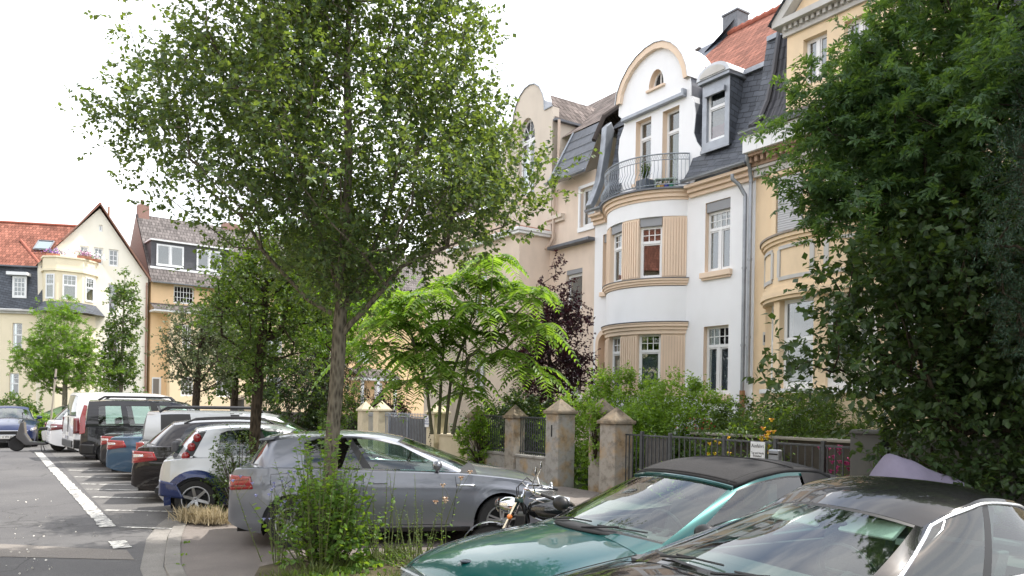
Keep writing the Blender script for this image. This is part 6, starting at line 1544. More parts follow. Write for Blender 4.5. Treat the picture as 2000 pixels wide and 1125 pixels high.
def tarp():
    Y=8.7; t=thing('covered_motorcycle','motorcycle under a crumpled grey-violet cover beside the dark trees','motorcycle',(4.72,Y,.1),R(8))
    m=MB(); nx_,ny=36,20; vs=[]
    from mathutils import noise
    for i in range(nx_+1):
        x=-.95+1.9*i/nx_
        hgt=interp([(-.95,.35),(-.85,.72),(-.62,1.08),(-.45,1.26),(-.2,1.22),(.1,1.02),(.5,.90),(.75,.78),(.9,.5),(.95,.3)],x)
        hw=interp([(-.95,.1),(-.7,.26),(-.4,.40),(0,.34),(.6,.3),(.95,.1)],x)
        for j in range(ny+1):
            a=-1+2*j/ny; s=abs(a)
            y=hw*math.copysign(min(1,s*1.25)**.8,a)*(1+.25*max(0,s-.6)); z=hgt*(1-max(0,s-.12)**1.5*1.0); z=max(.06,z)
            f=noise.noise(Vector((x*2.2,a*1.6,0)))*.09+noise.noise(Vector((x*7,a*3,3)))*.03
            vs.append((x+f*.3,y*(1+f),z+f*.7*(1-s)))
    m.add(vs,[(i*(ny+1)+j,(i+1)*(ny+1)+j,(i+1)*(ny+1)+j+1,i*(ny+1)+j+1) for i in range(nx_) for j in range(ny)])
    o=m.build('cover',plain('violet_grey_cover',(.20,.18,.25),.75,var=.12,vscale=3,bump=.2,bscale=25),t,smooth=True,angle=180,sub=1)
    m=MB()
    for x in (-.65,.65): m.lathe([(.0,-.05),(.28,-.05),(.3,0),(.28,.05),(0,.05)],20,c=(x,0,.3),axis='y')
    m.build('wheel',M_tyre,t)
tarp()
# ------------------------------------------------------------------ plants
from mathutils import noise as mnoise
def grow(trunk,targets,rtrunk,rtip=.004,step=.22,zmin=0,seed=1,bend=.25,pw=.48,limbs=()):
    rg=random.Random(seed)
    pos=[];par=[];  # trunk nodes
    for i,(a,b) in enumerate(zip(trunk[:-1],trunk[1:])):
        a=Vector(a);b=Vector(b); k=max(1,int((b-a).length/step))
        for j in range(k):
            pos.append(a.lerp(b,j/k)); par.append(len(pos)-2)
    pos.append(Vector(trunk[-1])); par.append(len(pos)-2); nt_=len(pos)
    for lb in limbs:
        q=min(range(nt_),key=lambda i:(pos[i]-Vector(lb[0])).length); pi=q; pl=[pos[q]]+[Vector(p) for p in lb[1:]]
        for a,b in zip(pl[:-1],pl[1:]):
            k=max(1,int((b-a).length/step))
            for j in range(1,k+1): pos.append(a.lerp(b,j/k)+Vector((rg.uniform(-.02,.02),rg.uniform(-.02,.02),0))); par.append(pi); pi=len(pos)-1
    arr=np.zeros((20000,3)); n=len(pos); arr[:n]=[tuple(p) for p in pos]
    c0=Vector(trunk[min(1,len(trunk)-1)])
    order=sorted(range(len(targets)),key=lambda i:(Vector(targets[i])-Vector((trunk[-1][0],trunk[-1][1],max(zmin,min(targets[i][2],trunk[-1][2]))))).length)
    tips=[]
    for i in order:
        p=Vector(targets[i]); A=arr[:n]; d=A-np.array(tuple(p)); dist=np.sqrt((d**2).sum(1)); hd=np.sqrt(d[:,0]**2+d[:,1]**2)
        cost=dist+1.3*np.maximum(0,A[:,2]-p.z+.35*hd)+np.where(A[:,2]<zmin,50,0)
        q=int(np.argmin(cost)); Q=Vector(A[q]); L_=(p-Q).length
        if L_<.05: tips.append(q); continue
        k=max(1,int(L_/step)); mid=Q.lerp(p,.5)+Vector((rg.uniform(-1,1),rg.uniform(-1,1),rg.uniform(-1.2,.1)))*L_*bend*.4
        pi=q
        for j in range(1,k+1):
            f=j/k; pt=Q*(1-f)**2+mid*2*f*(1-f)+p*f*f
            arr[n]=tuple(pt); pos.append(pt); par.append(pi); pi=n; n+=1
        tips.append(pi)
    cnt=np.zeros(n); 
    for t in tips: cnt[t]+=1
    for i in range(n-1,0,-1):
        if par[i]>=0: cnt[par[i]]+=cnt[i]
    cnt=np.maximum(cnt,1); rad=rtip*cnt**pw; 
    k=rtrunk/rad[0]; 
    rad=np.where(np.arange(n)<nt_, np.maximum(rad*k, rtip*2), np.minimum(rad*min(k,2.2),rtrunk*.75))
    kids={}
    for i in range(1,n): kids.setdefault(par[i],[]).append(i)
    chains=[];stack=[(0,None)]
    while stack:
        s,p0=stack.pop(); ch=[p0,s] if p0 is not None else [s]; c=s
        while c in kids:
            ks=sorted(kids[c],key=lambda a:-cnt[a]); 
            for o in ks[1:]: stack.append((o,c))
            c=ks[0]; ch.append(c)
        if len(ch)>1: chains.append(ch)
    return pos,par,rad,chains,tips
def tubes(chains,pos,rad,thick=.02):
    m=MB()
    for ch in chains:
        rs=[float(rad[i]) for i in ch]
        if len(ch)>1: rs[0]=min(rs[0],rs[1]*1.3)
        n=9 if max(rs)>.06 else 6 if max(rs)>thick else 4
        m.tube([pos[i] for i in ch],rs,n,cap=False)
    return m
LEAF={ 'oval':([(0,0,0),(.36,.45,.08),(0,1,-.04),(-.36,.45,.08)],[(0,1,2,3)]),
 'round':([(0,0,0),(.42,.30,.06),(.36,.70,.04),(0,1,-.05),(-.36,.70,.04),(-.42,.30,.06)],[(0,1,2,3),(0,3,4,5)]),
 'long':([(0,0,0),(.17,.4,.04),(0,1,-.08),(-.17,.4,.04)],[(0,1,2,3)]),
 'blade':([(-.03,0,0),(.03,0,0),(.02,.6,.0),(0,1,-.1)],[(0,1,2,3)]),
 'needle':([(0,0,0),(.07,.5,0),(0,1,0),(-.07,.5,0)],[(0,1,2,3)])}
def _star():
    vs=[];fs=[]
    for k,(a,l) in enumerate(((-118,.55),(-58,.85),(0,1.0),(58,.85),(118,.55))):
        a=R(a); d=(math.sin(a),math.cos(a)); e=(d[1],-d[0]); c=(0,.25)
        b=len(vs); vs+=[(c[0],c[1],.0),(c[0]+d[0]*l*.4+e[0]*.13,c[1]+d[1]*l*.4+e[1]*.13,.03),(c[0]+d[0]*l*.8,c[1]+d[1]*l*.8,-.06),(c[0]+d[0]*l*.4-e[0]*.13,c[1]+d[1]*l*.4-e[1]*.13,.03)]
        fs.append((b,b+1,b+2,b+3))
    return vs,fs
LEAF['star']=_star()
def leaves(name,base,axis,normal,size,kind,mat,parent,kindtag=None):
    V,F=LEAF[kind]; V=np.array(V,dtype=np.float32); F=np.array(F,dtype=np.int64); n=len(base)
    ax=axis/np.linalg.norm(axis,axis=1,keepdims=True); sd=np.cross(ax,normal); sd/=np.maximum(1e-6,np.linalg.norm(sd,axis=1,keepdims=True)); up=np.cross(sd,ax)
    pts=base[:,None,:]+size[:,None,None]*(V[None,:,0:1]*sd[:,None,:]+V[None,:,1:2]*ax[:,None,:]+V[None,:,2:3]*up[:,None,:])
    idx=F[None]+(np.arange(n)*len(V))[:,None,None]
    return fastmesh(name,pts.reshape(-1,3),idx.reshape(-1,4),mat,parent)
def spray(tips,rg,ntw,nlf,tl,out,up=.2,spread=.9,droop=.3,jit=.12):
    """twigs round every tip, leaves along them. tips (n,3); out (n,3) outward directions"""
    n=len(tips); T=np.repeat(tips,ntw,0); O=np.repeat(out,ntw,0)
    d=O*1.0+rg.normal(0,spread,(len(T),3)); d[:,2]+=up; d/=np.linalg.norm(d,axis=1,keepdims=True)
    L_=tl*rg.uniform(.5,1.25,(len(T),1)); st=T+rg.normal(0,jit,(len(T),3)); end=st+d*L_; end[:,2]-=droop*L_[:,0]*.3
    f=np.tile(np.linspace(.12,1,nlf),len(T))[:,None]; S=np.repeat(st,nlf,0); E=np.repeat(end,nlf,0)
    base=S+(E-S)*f+rg.normal(0,.006,(len(S),3))
    D=np.repeat(d,nlf,0); r_=rg.normal(0,1,D.shape); sidev=np.cross(D,r_); sidev/=np.maximum(1e-6,np.linalg.norm(sidev,axis=1,keepdims=True))
    ax=D*.6+sidev*.9; ax[:,2]-=droop
    nm=rg.normal(0,.55,ax.shape); nm[:,2]+=1
    return base,ax,nm,st,end
def twigmesh(st,end,r,mat,parent,name='twigs'):
    n=len(st); d=end-st; a=np.cross(d,np.array([0.3,.2,1.0])); a/=np.maximum(1e-6,np.linalg.norm(a,axis=1,keepdims=True)); b=np.cross(d,a); b/=np.maximum(1e-6,np.linalg.norm(b,axis=1,keepdims=True))
    vs=[]
    for k in range(3):
        t=2*PI*k/3; o=(a*math.cos(t)+b*math.sin(t)); vs.append(st+o*r); vs.append(end+o*r*.4)
    V=np.stack(vs,1); idx=[(0,2,3,1),(2,4,5,3),(4,0,1,5)]; I=np.array(idx)[None]+(np.arange(n)*6)[:,None,None]
    return fastmesh(name,V.reshape(-1,3),I.reshape(-1,4),mat,parent)
def crownpts(n,cx,cy,prof,rx,ry,rg,gap=.0,gs=1.0,shell=.35,off=(0,0),lean=(0,0)):
    """points in a crown: prof gives radius factor by height"""
    z0,z1=prof[0][0],prof[-1][0]; out=[]
    k=0
    while len(out)<n and k<n*60:
        k+=1; z=rg.uniform(z0,z1); rmax=interp(prof,z)
        if rg.random()>rmax**2*1.0+.02: continue
        a=rg.uniform(0,2*PI); r=rg.random()**shell*rmax
        f=1+.22*mnoise.noise(Vector((math.cos(a)*1.3,math.sin(a)*1.3,z*.7+cx)))*2
        lx=lean[0]*(z-z0); ly=lean[1]*(z-z0)
        p=(cx+rx*r*f*math.cos(a)+lx,cy+ry*r*f*math.sin(a)+ly,z)
        if gap and mnoise.noise(Vector(p)*gs)<-1+gap*1.4: continue
        out.append(p)
    return out
def tree(name,label,cat,base,trunk,targets,rtrunk,leafkind,lsize,lmat,bmat,ntw=5,nlf=7,tl=.35,zmin=0,seed=3,up=.2,droop=.3,group=None,rtip=.004,spread=.9,step=.22,jit=.12,twr=.0022,bend=.25,sz=.25,extra=None,crown_name='crown',limbs=()):
    """trunk/targets in world metres relative to base"""
    t=thing(name,label,cat,base,0,group); rg=np.random.default_rng(seed)
    pos,par,rad,chains,tips=grow(trunk,targets,rtrunk,rtip,step,zmin,seed,bend,limbs=limbs)
    m=tubes(chains[:1],pos,rad); m.build('trunk',bmat,t,smooth=True,fix=False,angle=180)
    if len(chains)>1: m=tubes(chains[1:],pos,rad); m.build('limbs',bmat,t,smooth=True,fix=False,angle=180)
    tp=np.array([tuple(pos[i]) for i in tips]); pr=np.array([tuple(pos[par[i]] if par[i]>=0 else pos[i]) for i in tips])
    o=tp-pr; o/=np.maximum(1e-6,np.linalg.norm(o,axis=1,keepdims=True))
    b,ax,nm,st,en=spray(tp,rg,ntw,nlf,tl,o*.8,up,spread,droop,jit)
    twigmesh(st,en,twr,bmat,t)
    leaves(crown_name,b,ax,nm,lsize*rg.uniform(1-sz,1+sz,len(b)),leafkind,lmat,t)
    return t
B_grey=barkmat('grey_bark',(.05,.043,.033),(.17,.15,.115)); B_dark=barkmat('dark_bark',(.02,.017,.013),(.07,.055,.04)); B_pale=barkmat('pale_bark',(.13,.12,.09),(.28,.26,.20))
L_pear=leafmat('pear_leaves',(.046,.086,.042),(.11,.17,.068),.46); L_bush=leafmat('bush_leaves',(.07,.15,.03),(.15,.26,.06),.45)
L_gum=leafmat('maple_leaves',(.045,.10,.045),(.09,.165,.065),.45); L_elm=leafmat('dark_leaves',(.032,.064,.026),(.06,.105,.036),.35)
L_con=leafmat('blue_green_needles',(.025,.06,.035),(.05,.095,.055),.15,(1.2,1.3,1)); L_ail=leafmat('feather_leaves',(.10,.19,.035),(.21,.32,.07),.5,(1.8,1.8,.7))
L_plum=leafmat('purple_leaves',(.022,.010,.016),(.055,.022,.030),.3,(2.4,.9,1.0)); L_hb=leafmat('hornbeam_leaves',(.04,.085,.02),(.09,.16,.035),.4)
L_young=leafmat('young_maple_leaves',(.08,.16,.02),(.16,.27,.035),.45,(2.0,2.0,.5)); L_sage=leafmat('sage_leaves',(.06,.085,.04),(.13,.16,.08),.3,(1.6,1.6,1))
L_lime=leafmat('lime_leaves',(.10,.20,.015),(.18,.32,.03),.5,(2,2,.5)); L_spruce=leafmat('spruce_needles',(.012,.028,.012),(.03,.05,.02),.1); L_shrub=leafmat('light_shrub_leaves',(.12,.21,.03),(.22,.34,.07),.45,(1.9,1.9,.5))
L_dshr=leafmat('dark_shrub_leaves',(.045,.085,.02),(.08,.14,.04),.3)
rg0=random.Random(11)
def B(px,Y,z=0): return Vector(((px-1000)/1500*Y,Y,z))
# main street tree
tb=B(640,9.0,.07)
prof=[(2.95,.3),(3.4,.66),(3.8,1.0),(4.3,1.14),(5.0,1.06),(5.8,.92),(6.6,.84),(7.4,.7),(8.2,.55),(8.8,.2)]
tg=crownpts(1300,.05,.1,prof,2.3,1.5,rg0,gap=.50,gs=1.3,shell=.5)
LL=[(2.9,.2),(3.2,.4),(3.6,.75),(4.0,1.1),(4.4,1.5),(4.8,1.95),(5.2,2.1),(5.8,2.0),(6.4,2.0),(7.2,1.8),(9,.5)]; RR=[(2.9,.4),(3.3,.85),(3.6,1.45),(3.9,2.0),(4.3,2.15),(5.0,1.85),(5.6,1.7),(6.3,1.55),(7,1.45),(9,.5)]
def _in(p):
    k=9/(9+p[1]); z=1.78+(p[2]-1.78)*k; x=-2.16+(p[0]-2.16)*k+2.16 if False else (p[0]-2.16)*k+2.16
    return -interp(LL,z)<x<interp(RR,z)
tg=[p for p in tg if _in(p)][:560]
LIMBS=[[(.12,0,2.65),(-.25,.0,2.95),(-.65,.05,3.35),(-1.1,.1,3.95),(-1.6,.1,4.35)],[(.1,0,2.45),(.45,-.1,2.85),(.85,-.1,3.35),(1.4,-.05,3.6),(2.0,.0,3.85)],[(.13,0,2.8),(.4,.15,3.4),(.7,.3,4.4),(.9,.3,5.6)],[(.14,0,3.0),(-.2,.2,3.8),(-.5,.35,4.9),(-.7,.3,6.2)],[(.13,0,2.75),(.2,-.35,3.3),(.3,-.8,4.2)]]
# long reaching branches seen against the sky and low on the right
tg+=[(-2.0,.1,4.92),(-2.12,.0,4.85),(-2.22,.1,5.02),(-2.3,-.05,4.93),(-2.42,.05,5.05),(-2.48,.0,5.1),(-2.35,.1,5.0),(-2.55,-.1,5.12),(-2.6,.1,5.2),(-2.1,.2,4.75),(-1.9,-.2,4.45),(2.15,.0,4.15),(2.35,.1,4.3),(2.5,-.1,4.45),(2.2,.3,4.0),(1.9,-.2,3.9),(-2.1,.1,5.5),(-2.2,0,5.3),(-1.9,-.2,4.9),(-2.0,.1,4.2),(-2.25,.1,4.55),(-2.45,0,6.3),(-2.4,.2,5.9),(1.5,.2,3.6),(1.1,-.1,3.45),(-1.2,.2,3.6),(-1.5,.1,3.85)]
tree('street_tree','big street tree with grey trunk in front of the grey hatchback','tree',tb,[(.0,0,-.1),(.05,0,1.2),(.10,0,2.0),(.13,.0,2.75),(.17,.02,3.6),(.2,0,4.6),(.15,.05,5.8),(.2,0,7.2),(.15,0,8.2)],tg,.084,'oval',.060,L_pear,B_grey,ntw=12,nlf=12,tl=.36,zmin=2.55,seed=5,up=.25,spread=.75,jit=.16,limbs=LIMBS)
# leafy suckers round its foot
def bush(name,label,base,rx,ry,h,n,lk,ls,lm,cat='shrub',ntw=6,nlf=6,tl=.25,seed=1,bm=None,up=.6,group=None,z0=.1,shell=.45,gap=0,droop=.25,stems=5,spread=.8):
    rg=random.Random(seed); t=thing(name,label,cat,base,0,group); r2=np.random.default_rng(seed)
    prof=[(z0,.75),(z0+(h-z0)*.25,1),(z0+(h-z0)*.6,.9),(z0+(h-z0)*.85,.6),(h,.15)]
    tg=crownpts(n,0,0,prof,rx,ry,rg,shell=shell,gap=gap)
    m=MB(); 
    for (x,y,z) in tg[::max(1,len(tg)//60)]:
        s=rg.uniform(-1,1); m.tube([(x*.15,y*.15,0),(x*.5,y*.5,z*.55),(x,y,z)],[.012,.008,.003],4)
    m.build('stems',bm or B_dark,t,smooth=True,fix=False)
    tp=np.array(tg); o=tp.copy(); o[:,2]-=h*.3; o/=np.maximum(.01,np.linalg.norm(o,axis=1,keepdims=True))
    b,ax,nm,st,en=spray(tp,r2,ntw,nlf,tl,o*.7,up,spread,droop,.06)
    twigmesh(st,en,.0018,bm or B_dark,t); leaves('foliage',b,ax,nm,ls*r2.uniform(.7,1.25,len(b)),lk,lm,t); return t
def shoots(name,label,base,n,h,rx,ry,ls,lm,seed,cat='shrub',kind='round',curve=.25,sp=.045,hmin=.5,bm=None,group=None):
    """upright leafy shoots"""
    rg=np.random.default_rng(seed); t=thing(name,label,cat,base,0,group); m=MB(); bs=[];ax=[];nm=[]
    for i in range(n):
        x,y=rg.normal(0,rx*.5),rg.normal(0,ry*.5); H_=h*rg.uniform(hmin,1)*(1-.45*min(1,abs(x)/(rx+.01))); lx,ly=x*curve*2+rg.normal(0,.06),y*curve+rg.normal(0,.05)
        pts=[Vector((x*.6,y*.6,0)),Vector((x,y,H_*.35)),Vector((x+lx*.5,y+ly*.5,H_*.7)),Vector((x+lx,y+ly,H_))]
        m.tube(pts,[.008,.006,.004,.0015],4,cap=False)
        k=int(H_/sp)
        for j in range(k):
            f=.08+.92*j/k; s=f*3; a=int(min(2,s)); p=pts[a].lerp(pts[a+1],s-a); an=rg.uniform(0,6.28)
            bs.append(tuple(p)); ax.append((math.cos(an),math.sin(an),rg.uniform(-.1,.8))); nm.append((rg.normal(0,.4),rg.normal(0,.4),1))
    m.build('stems',bm or plain('green_stem',(.10,.12,.04),.7),t,smooth=True,fix=False)
    leaves('foliage',np.array(bs),np.array(ax),np.array(nm),ls*rg.uniform(.6,1.3,len(bs)),kind,lm,t); return t
bush('sapling_bush','dense light green leafy bush growing round the foot of the big street tree',B(645,8.35,.05),.55,.38,.80,55,'round',.056,L_bush,ntw=4,nlf=7,tl=.24,seed=4,up=1.1,z0=.05)
shoots('sapling_shoots','tall leafy shoots rising out of the bush before the grey hatchback',B(634,8.3,.05),58,1.72,.50,.3,.056,L_bush,8,hmin=.55)
shoots('leafy_weed','thin leafy stems right of the bush in front of the car door',B(755,8.5,.05),10,1.2,.3,.2,.04,L_bush,9,cat='plant',kind='oval',sp=.06)
shoots('leafy_weed','feathery thin weeds near the front door of the grey hatchback',B(815,8.6,.05),16,1.0,.32,.2,.035,L_bush,19,cat='plant',kind='long',sp=.035,hmin=.4)
shoots('leafy_weed','low feathery weeds left of the thistle',B(850,8.3,.05),22,.5,.5,.3,.045,L_bush,29,cat='plant',kind='long',sp=.03,hmin=.4)
# chicory and thistle
def flowerstalks(name,label,base,n,h,rx,cols,heads,seed,fs=.02,lm=None,cat='flower',branch=3,leaf=.05,group=None,hang=0):
    rg=random.Random(seed); t=thing(name,label,cat,base,0,group); m=MB(); fl=MB(); bs=[];ax=[];nm=[]
    for i in range(n):
        x,y=rg.gauss(0,rx*.4),rg.gauss(0,rx*.3); H_=h*rg.uniform(.7,1); lx=rg.gauss(0,.12)
        p0,p1,p2=Vector((x*.5,y*.5,0)),Vector((x,y,H_*.5)),Vector((x+lx,y,H_)); m.tube([p0,p1,p2],[.006,.005,.002],4,cap=False)
        ends=[p2]
        for k in range(branch):
            f=rg.uniform(.35,.9); q=p0.lerp(p2,f); e=q+Vector((rg.uniform(-.2,.2),rg.uniform(-.12,.12),rg.uniform(.08,.25))); m.tube([q,e],[.003,.0015],3,cap=False); ends.append(e)
        for e in ends[:heads]:
            for k in range(10):
                a=2*PI*k/10; d=Vector((math.cos(a),math.sin(a)*.6,.35+.5*rg.random())).normalized()*fs; s=d.cross(Vector((0,0,1))).normalized()*fs*.3
                fl.add([e,e+d*.6+s,e+d,e+d*.6-s],[(0,1,2,3)],rg.randrange(len(cols)))
            fl.ball(e,fs*.35,5,m=0)
        for k in range(int(H_/leaf)):
            f=k/(H_/leaf); q=p0.lerp(p2,f*.9); a=rg.uniform(0,6.28); bs.append(tuple(q)); ax.append((math.cos(a),math.sin(a),.4)); nm.append((0,0,1))
    m.build('stems',plain('green_stem',(.10,.12,.04),.7),t,smooth=True,fix=False); fl.build('blossoms',cols,t,fix=False)
    if bs: leaves('leaves',np.array(bs),np.array(ax),np.array(nm),np.array([leaf*rg.uniform(.7,1.3) for _ in bs]),'long',lm or L_bush,t)
M_chic=plain('chicory_blue',(.35,.36,.62),.8); M_this=plain('thistle_fluff',(.62,.48,.36),.9); M_this2=plain('thistle_brown',(.35,.20,.12),.9); M_lily=plain('lily_yellow',(.75,.50,.03),.6); M_phlox=plain('phlox_pink',(.62,.09,.30),.7)
flowerstalks('chicory','tangled chicory stems with pale blue flowers left of the bush','%s'%'' and None or B(548,8.5,.05),9,1.05,.5,[M_chic],3,3,.03) if False else flowerstalks('chicory','tangled chicory stems with pale blue flowers left of the bush',B(548,8.5,.05),10,1.0,.5,[M_chic],3,3,.03)
flowerstalks('thistle','thistle with fluffy beige flower heads in front of the grey hatchback',B(874,8.4,.05),2,.98,.08,[M_this,M_this2],3,12,.045,leaf=.07)
# weeds and grass on the bed: stuff
def tufts(name,label,pts,n,h,mat,kind='blade',seed=2,knd='stuff',cat='grass',w=1.0,base=(0,0,0),lean=.5):
    rg=np.random.default_rng(seed); P_=np.array(pts); i=rg.integers(0,len(P_),n); b=P_[i,:3].astype(float)
    s=P_[i,3]; r=np.abs(rg.normal(0,1,n))*s; a=rg.uniform(0,2*PI,n); b[:,0]+=r*np.cos(a); b[:,1]+=r*np.sin(a)*.7
    ax=np.stack([rg.normal(0,lean,n),rg.normal(0,lean,n),np.ones(n)],1); nm=np.stack([rg.normal(0,1,n),rg.normal(0,1,n),np.full(n,.2)],1)
    o=leaves(name,b,ax,nm,h*rg.uniform(.4,1.2,n),kind,mat,None); tag(o,label,cat,kind=knd); return o
L_dry=leafmat('dry_straw',(.40,.33,.20),(.60,.52,.36),.3,(1,1,1)); L_grass=leafmat('grass_blades',(.06,.10,.02),(.16,.19,.06),.3,(1.5,1.5,.6))
tufts('bed_grass','loose grass and weeds covering the tree bed',[( -2.2+.22*i,7.6+.35*(i%5),.055,.18) for i in range(12)],2600,.13,L_grass)
tufts('bed_weeds','low leafy weeds covering the tree bed',[( -2.2+.23*i,7.4+.35*(i%5),.055,.2) for i in range(12)],1500,.06,L_bush,kind='round',lean=1.1,seed=9)
t0=B(405,11.3,.05); tufts('dry_grass_tuft','straw-coloured dry grass tuft behind the small two-tone car wheel',[(t0.x-.25,t0.y,.05,.10),(t0.x,t0.y-.1,.05,.14),(t0.x+.22,t0.y-.15,.05,.14)],1100,.25,L_dry,lean=.6,knd=None)
tufts('kerb_weeds','sparse green weeds growing in the kerb joints',[(P(a,w).x,P(a,w).y,.0,.05) for a,w in ((-8.2,1.55),(-9.0,1.66),(-9.6,1.75),(-10.4,1.98),(-12.6,2.5),(-12.7,2.7))],150,.045,L_bush,kind='oval',lean=.6)
# tree between the small car and the hatchback
tb=B(497,12.2,.05)
prof=[(1.9,.25),(2.4,.65),(3.0,1.0),(3.6,.95),(4.2,.7),(4.8,.3)]
tg=crownpts(170,.25,0,prof,.98,.9,random.Random(21),gap=.3,gs=1.6,shell=.5)
tree('street_tree','slender hornbeam with thin trunk between the small car and the grey hatchback','tree',tb,[(0,0,-.1),(.0,0,1.0),(.05,0,2.0),(.12,0,3.0),(.2,0,4.2)],tg,.085,'oval',.06,L_hb,B_dark,ntw=8,nlf=9,tl=.32,zmin=1.5,seed=8)
bush('sucker_bush','dark leafy suckers at the foot of the slender hornbeam',B(470,11.6,.05),.35,.3,1.35,60,'oval',.045,L_dshr,ntw=4,nlf=7,tl=.22,seed=14,up=.9)
# far street trees
tb=B(388,27.5,0); tg=crownpts(120,0,0,[(1.9,.3),(2.6,.8),(3.6,1.0),(4.6,.85),(5.5,.35)],1.25,1.2,random.Random(31),gap=.35,gs=1.1,shell=.5)
tree('street_tree','sparse grey-green tree with forked stems in front of the orange house','tree',tb,[(0,0,0),(-.1,0,1.6),(-.05,0,2.6),(.1,0,4.6)],tg,.13,'oval',.10,L_sage,B_dark,ntw=6,nlf=7,tl=.45,zmin=1.4,seed=9,twr=.006)
tb=B(126,35,0); tg=crownpts(190,-.15,0,[(2.0,.45),(2.5,.9),(3.3,1.0),(4.3,.85),(5.4,.55),(6.4,.25)],1.75,1.6,random.Random(41),gap=.15,shell=.5)
tree('street_tree','bright green young maple at the crossing in front of the cream house','tree',tb,[(0,0,0),(.02,0,2.2),(.0,0,4.0),(-.1,0,5.6)],tg,.11,'star',.15,L_young,B_pale,ntw=6,nlf=6,tl=.45,zmin=1.9,seed=10,twr=.006,droop=.5)
tb=B(236,37,0); tg=crownpts(120,0,0,[(2.3,.35),(3.0,1.0),(4.0,.8),(5.2,.7),(6.6,.5),(8.0,.18)],1.0,.9,random.Random(51),gap=.25,shell=.5)
tree('street_tree','slim young tree with narrow crown before the pale gable wall','tree',tb,[(0,0,0),(0,0,2.4),(.05,0,5),(.1,0,7.6)],tg,.09,'oval',.14,L_hb,B_pale,ntw=6,nlf=7,tl=.42,zmin=2.0,seed=11,twr=.006)
bush('shrub','round green shrub at the foot of the slim young tree',B(225,40,0),1.7,1.0,2.6,90,'oval',.16,L_hb,seed=61,tl=.4)
# trees behind the street tree
tb=B(628,30.5,0); tg=crownpts(170,0,0,[(1.8,1.0),(3,1.0),(5,.8),(8,.5),(11,.1)],2.3,2.0,random.Random(71),shell=.5)
tree('old_conifer','old conifer with thick dark trunk behind the board fence','tree',tb,[(0,0,0),(.0,0,3),(0,0,7),(0,0,11)],tg,.40,'needle',.22,L_spruce,B_dark,ntw=7,nlf=14,tl=.75,zmin=2,seed=12,droop=.9,up=-.5,twr=.006)
tb=B(655,26.5,0); tg=crownpts(150,0,0,[(3.3,.4),(4.2,.9),(5.5,1.0),(7,.8),(8.4,.3)],1.9,1.6,random.Random(81),gap=.2)
tree('garden_tree','lime green tree showing between the branches of the big street tree','tree',tb,[(0,0,0),(.1,0,2.5),(0,0,5),(0,0,7.8)],tg,.14,'star',.17,L_lime,B_dark,ntw=6,nlf=7,tl=.5,zmin=2.6,seed=13,twr=.006)
tb=B(455,32,0); tg=crownpts(150,0,0,[(2.0,.6),(3.2,1.0),(5,.9),(7,.4)],1.5,1.4,random.Random(82),gap=.2)
tree('garden_tree','mid green tree left of the old conifer in front of the orange house','tree',tb,[(0,0,0),(.1,0,2.5),(0,0,5),(0,0,6.6)],tg,.14,'oval',.16,L_hb,B_dark,ntw=6,nlf=8,tl=.5,zmin=1.6,seed=14,twr=.006)
bush('shrub','dark evergreen shrub behind the board fence left of the conifer trunk',B(570,28.5,0),1.7,1.0,3.4,120,'oval',.14,L_elm,seed=62,tl=.45)
bush('shrub','green shrub behind the left cream pillar',B(685,26.5,.05),1.0,.7,2.2,80,'oval',.09,L_hb,seed=63,tl=.3)
bush('shrub','purple-leaved shrub behind the cream pillars beside the porch',B(760,28,.05),.9,.6,2.9,80,'oval',.10,L_plum,seed=64,tl=.35)
# purple plum
tb=P(-18.3,13.6); X_,Y_=tb.x,tb.y
tg=crownpts(190,0,0,[(1.2,.5),(2.0,.85),(3.2,1.0),(4.2,.85),(5.2,.4),(6.2,.15)],1.25,1.1,random.Random(91),gap=.2,shell=.5)
tree('plum_tree','dark purple-leaved tree in front of the beige house','tree',tb,[(0,0,0),(0,0,1.2),(-.05,0,3),(-.4,0,5.6)],tg,.09,'oval',.09,L_plum,B_dark,ntw=7,nlf=9,tl=.35,zmin=.9,seed=15,twr=.005)
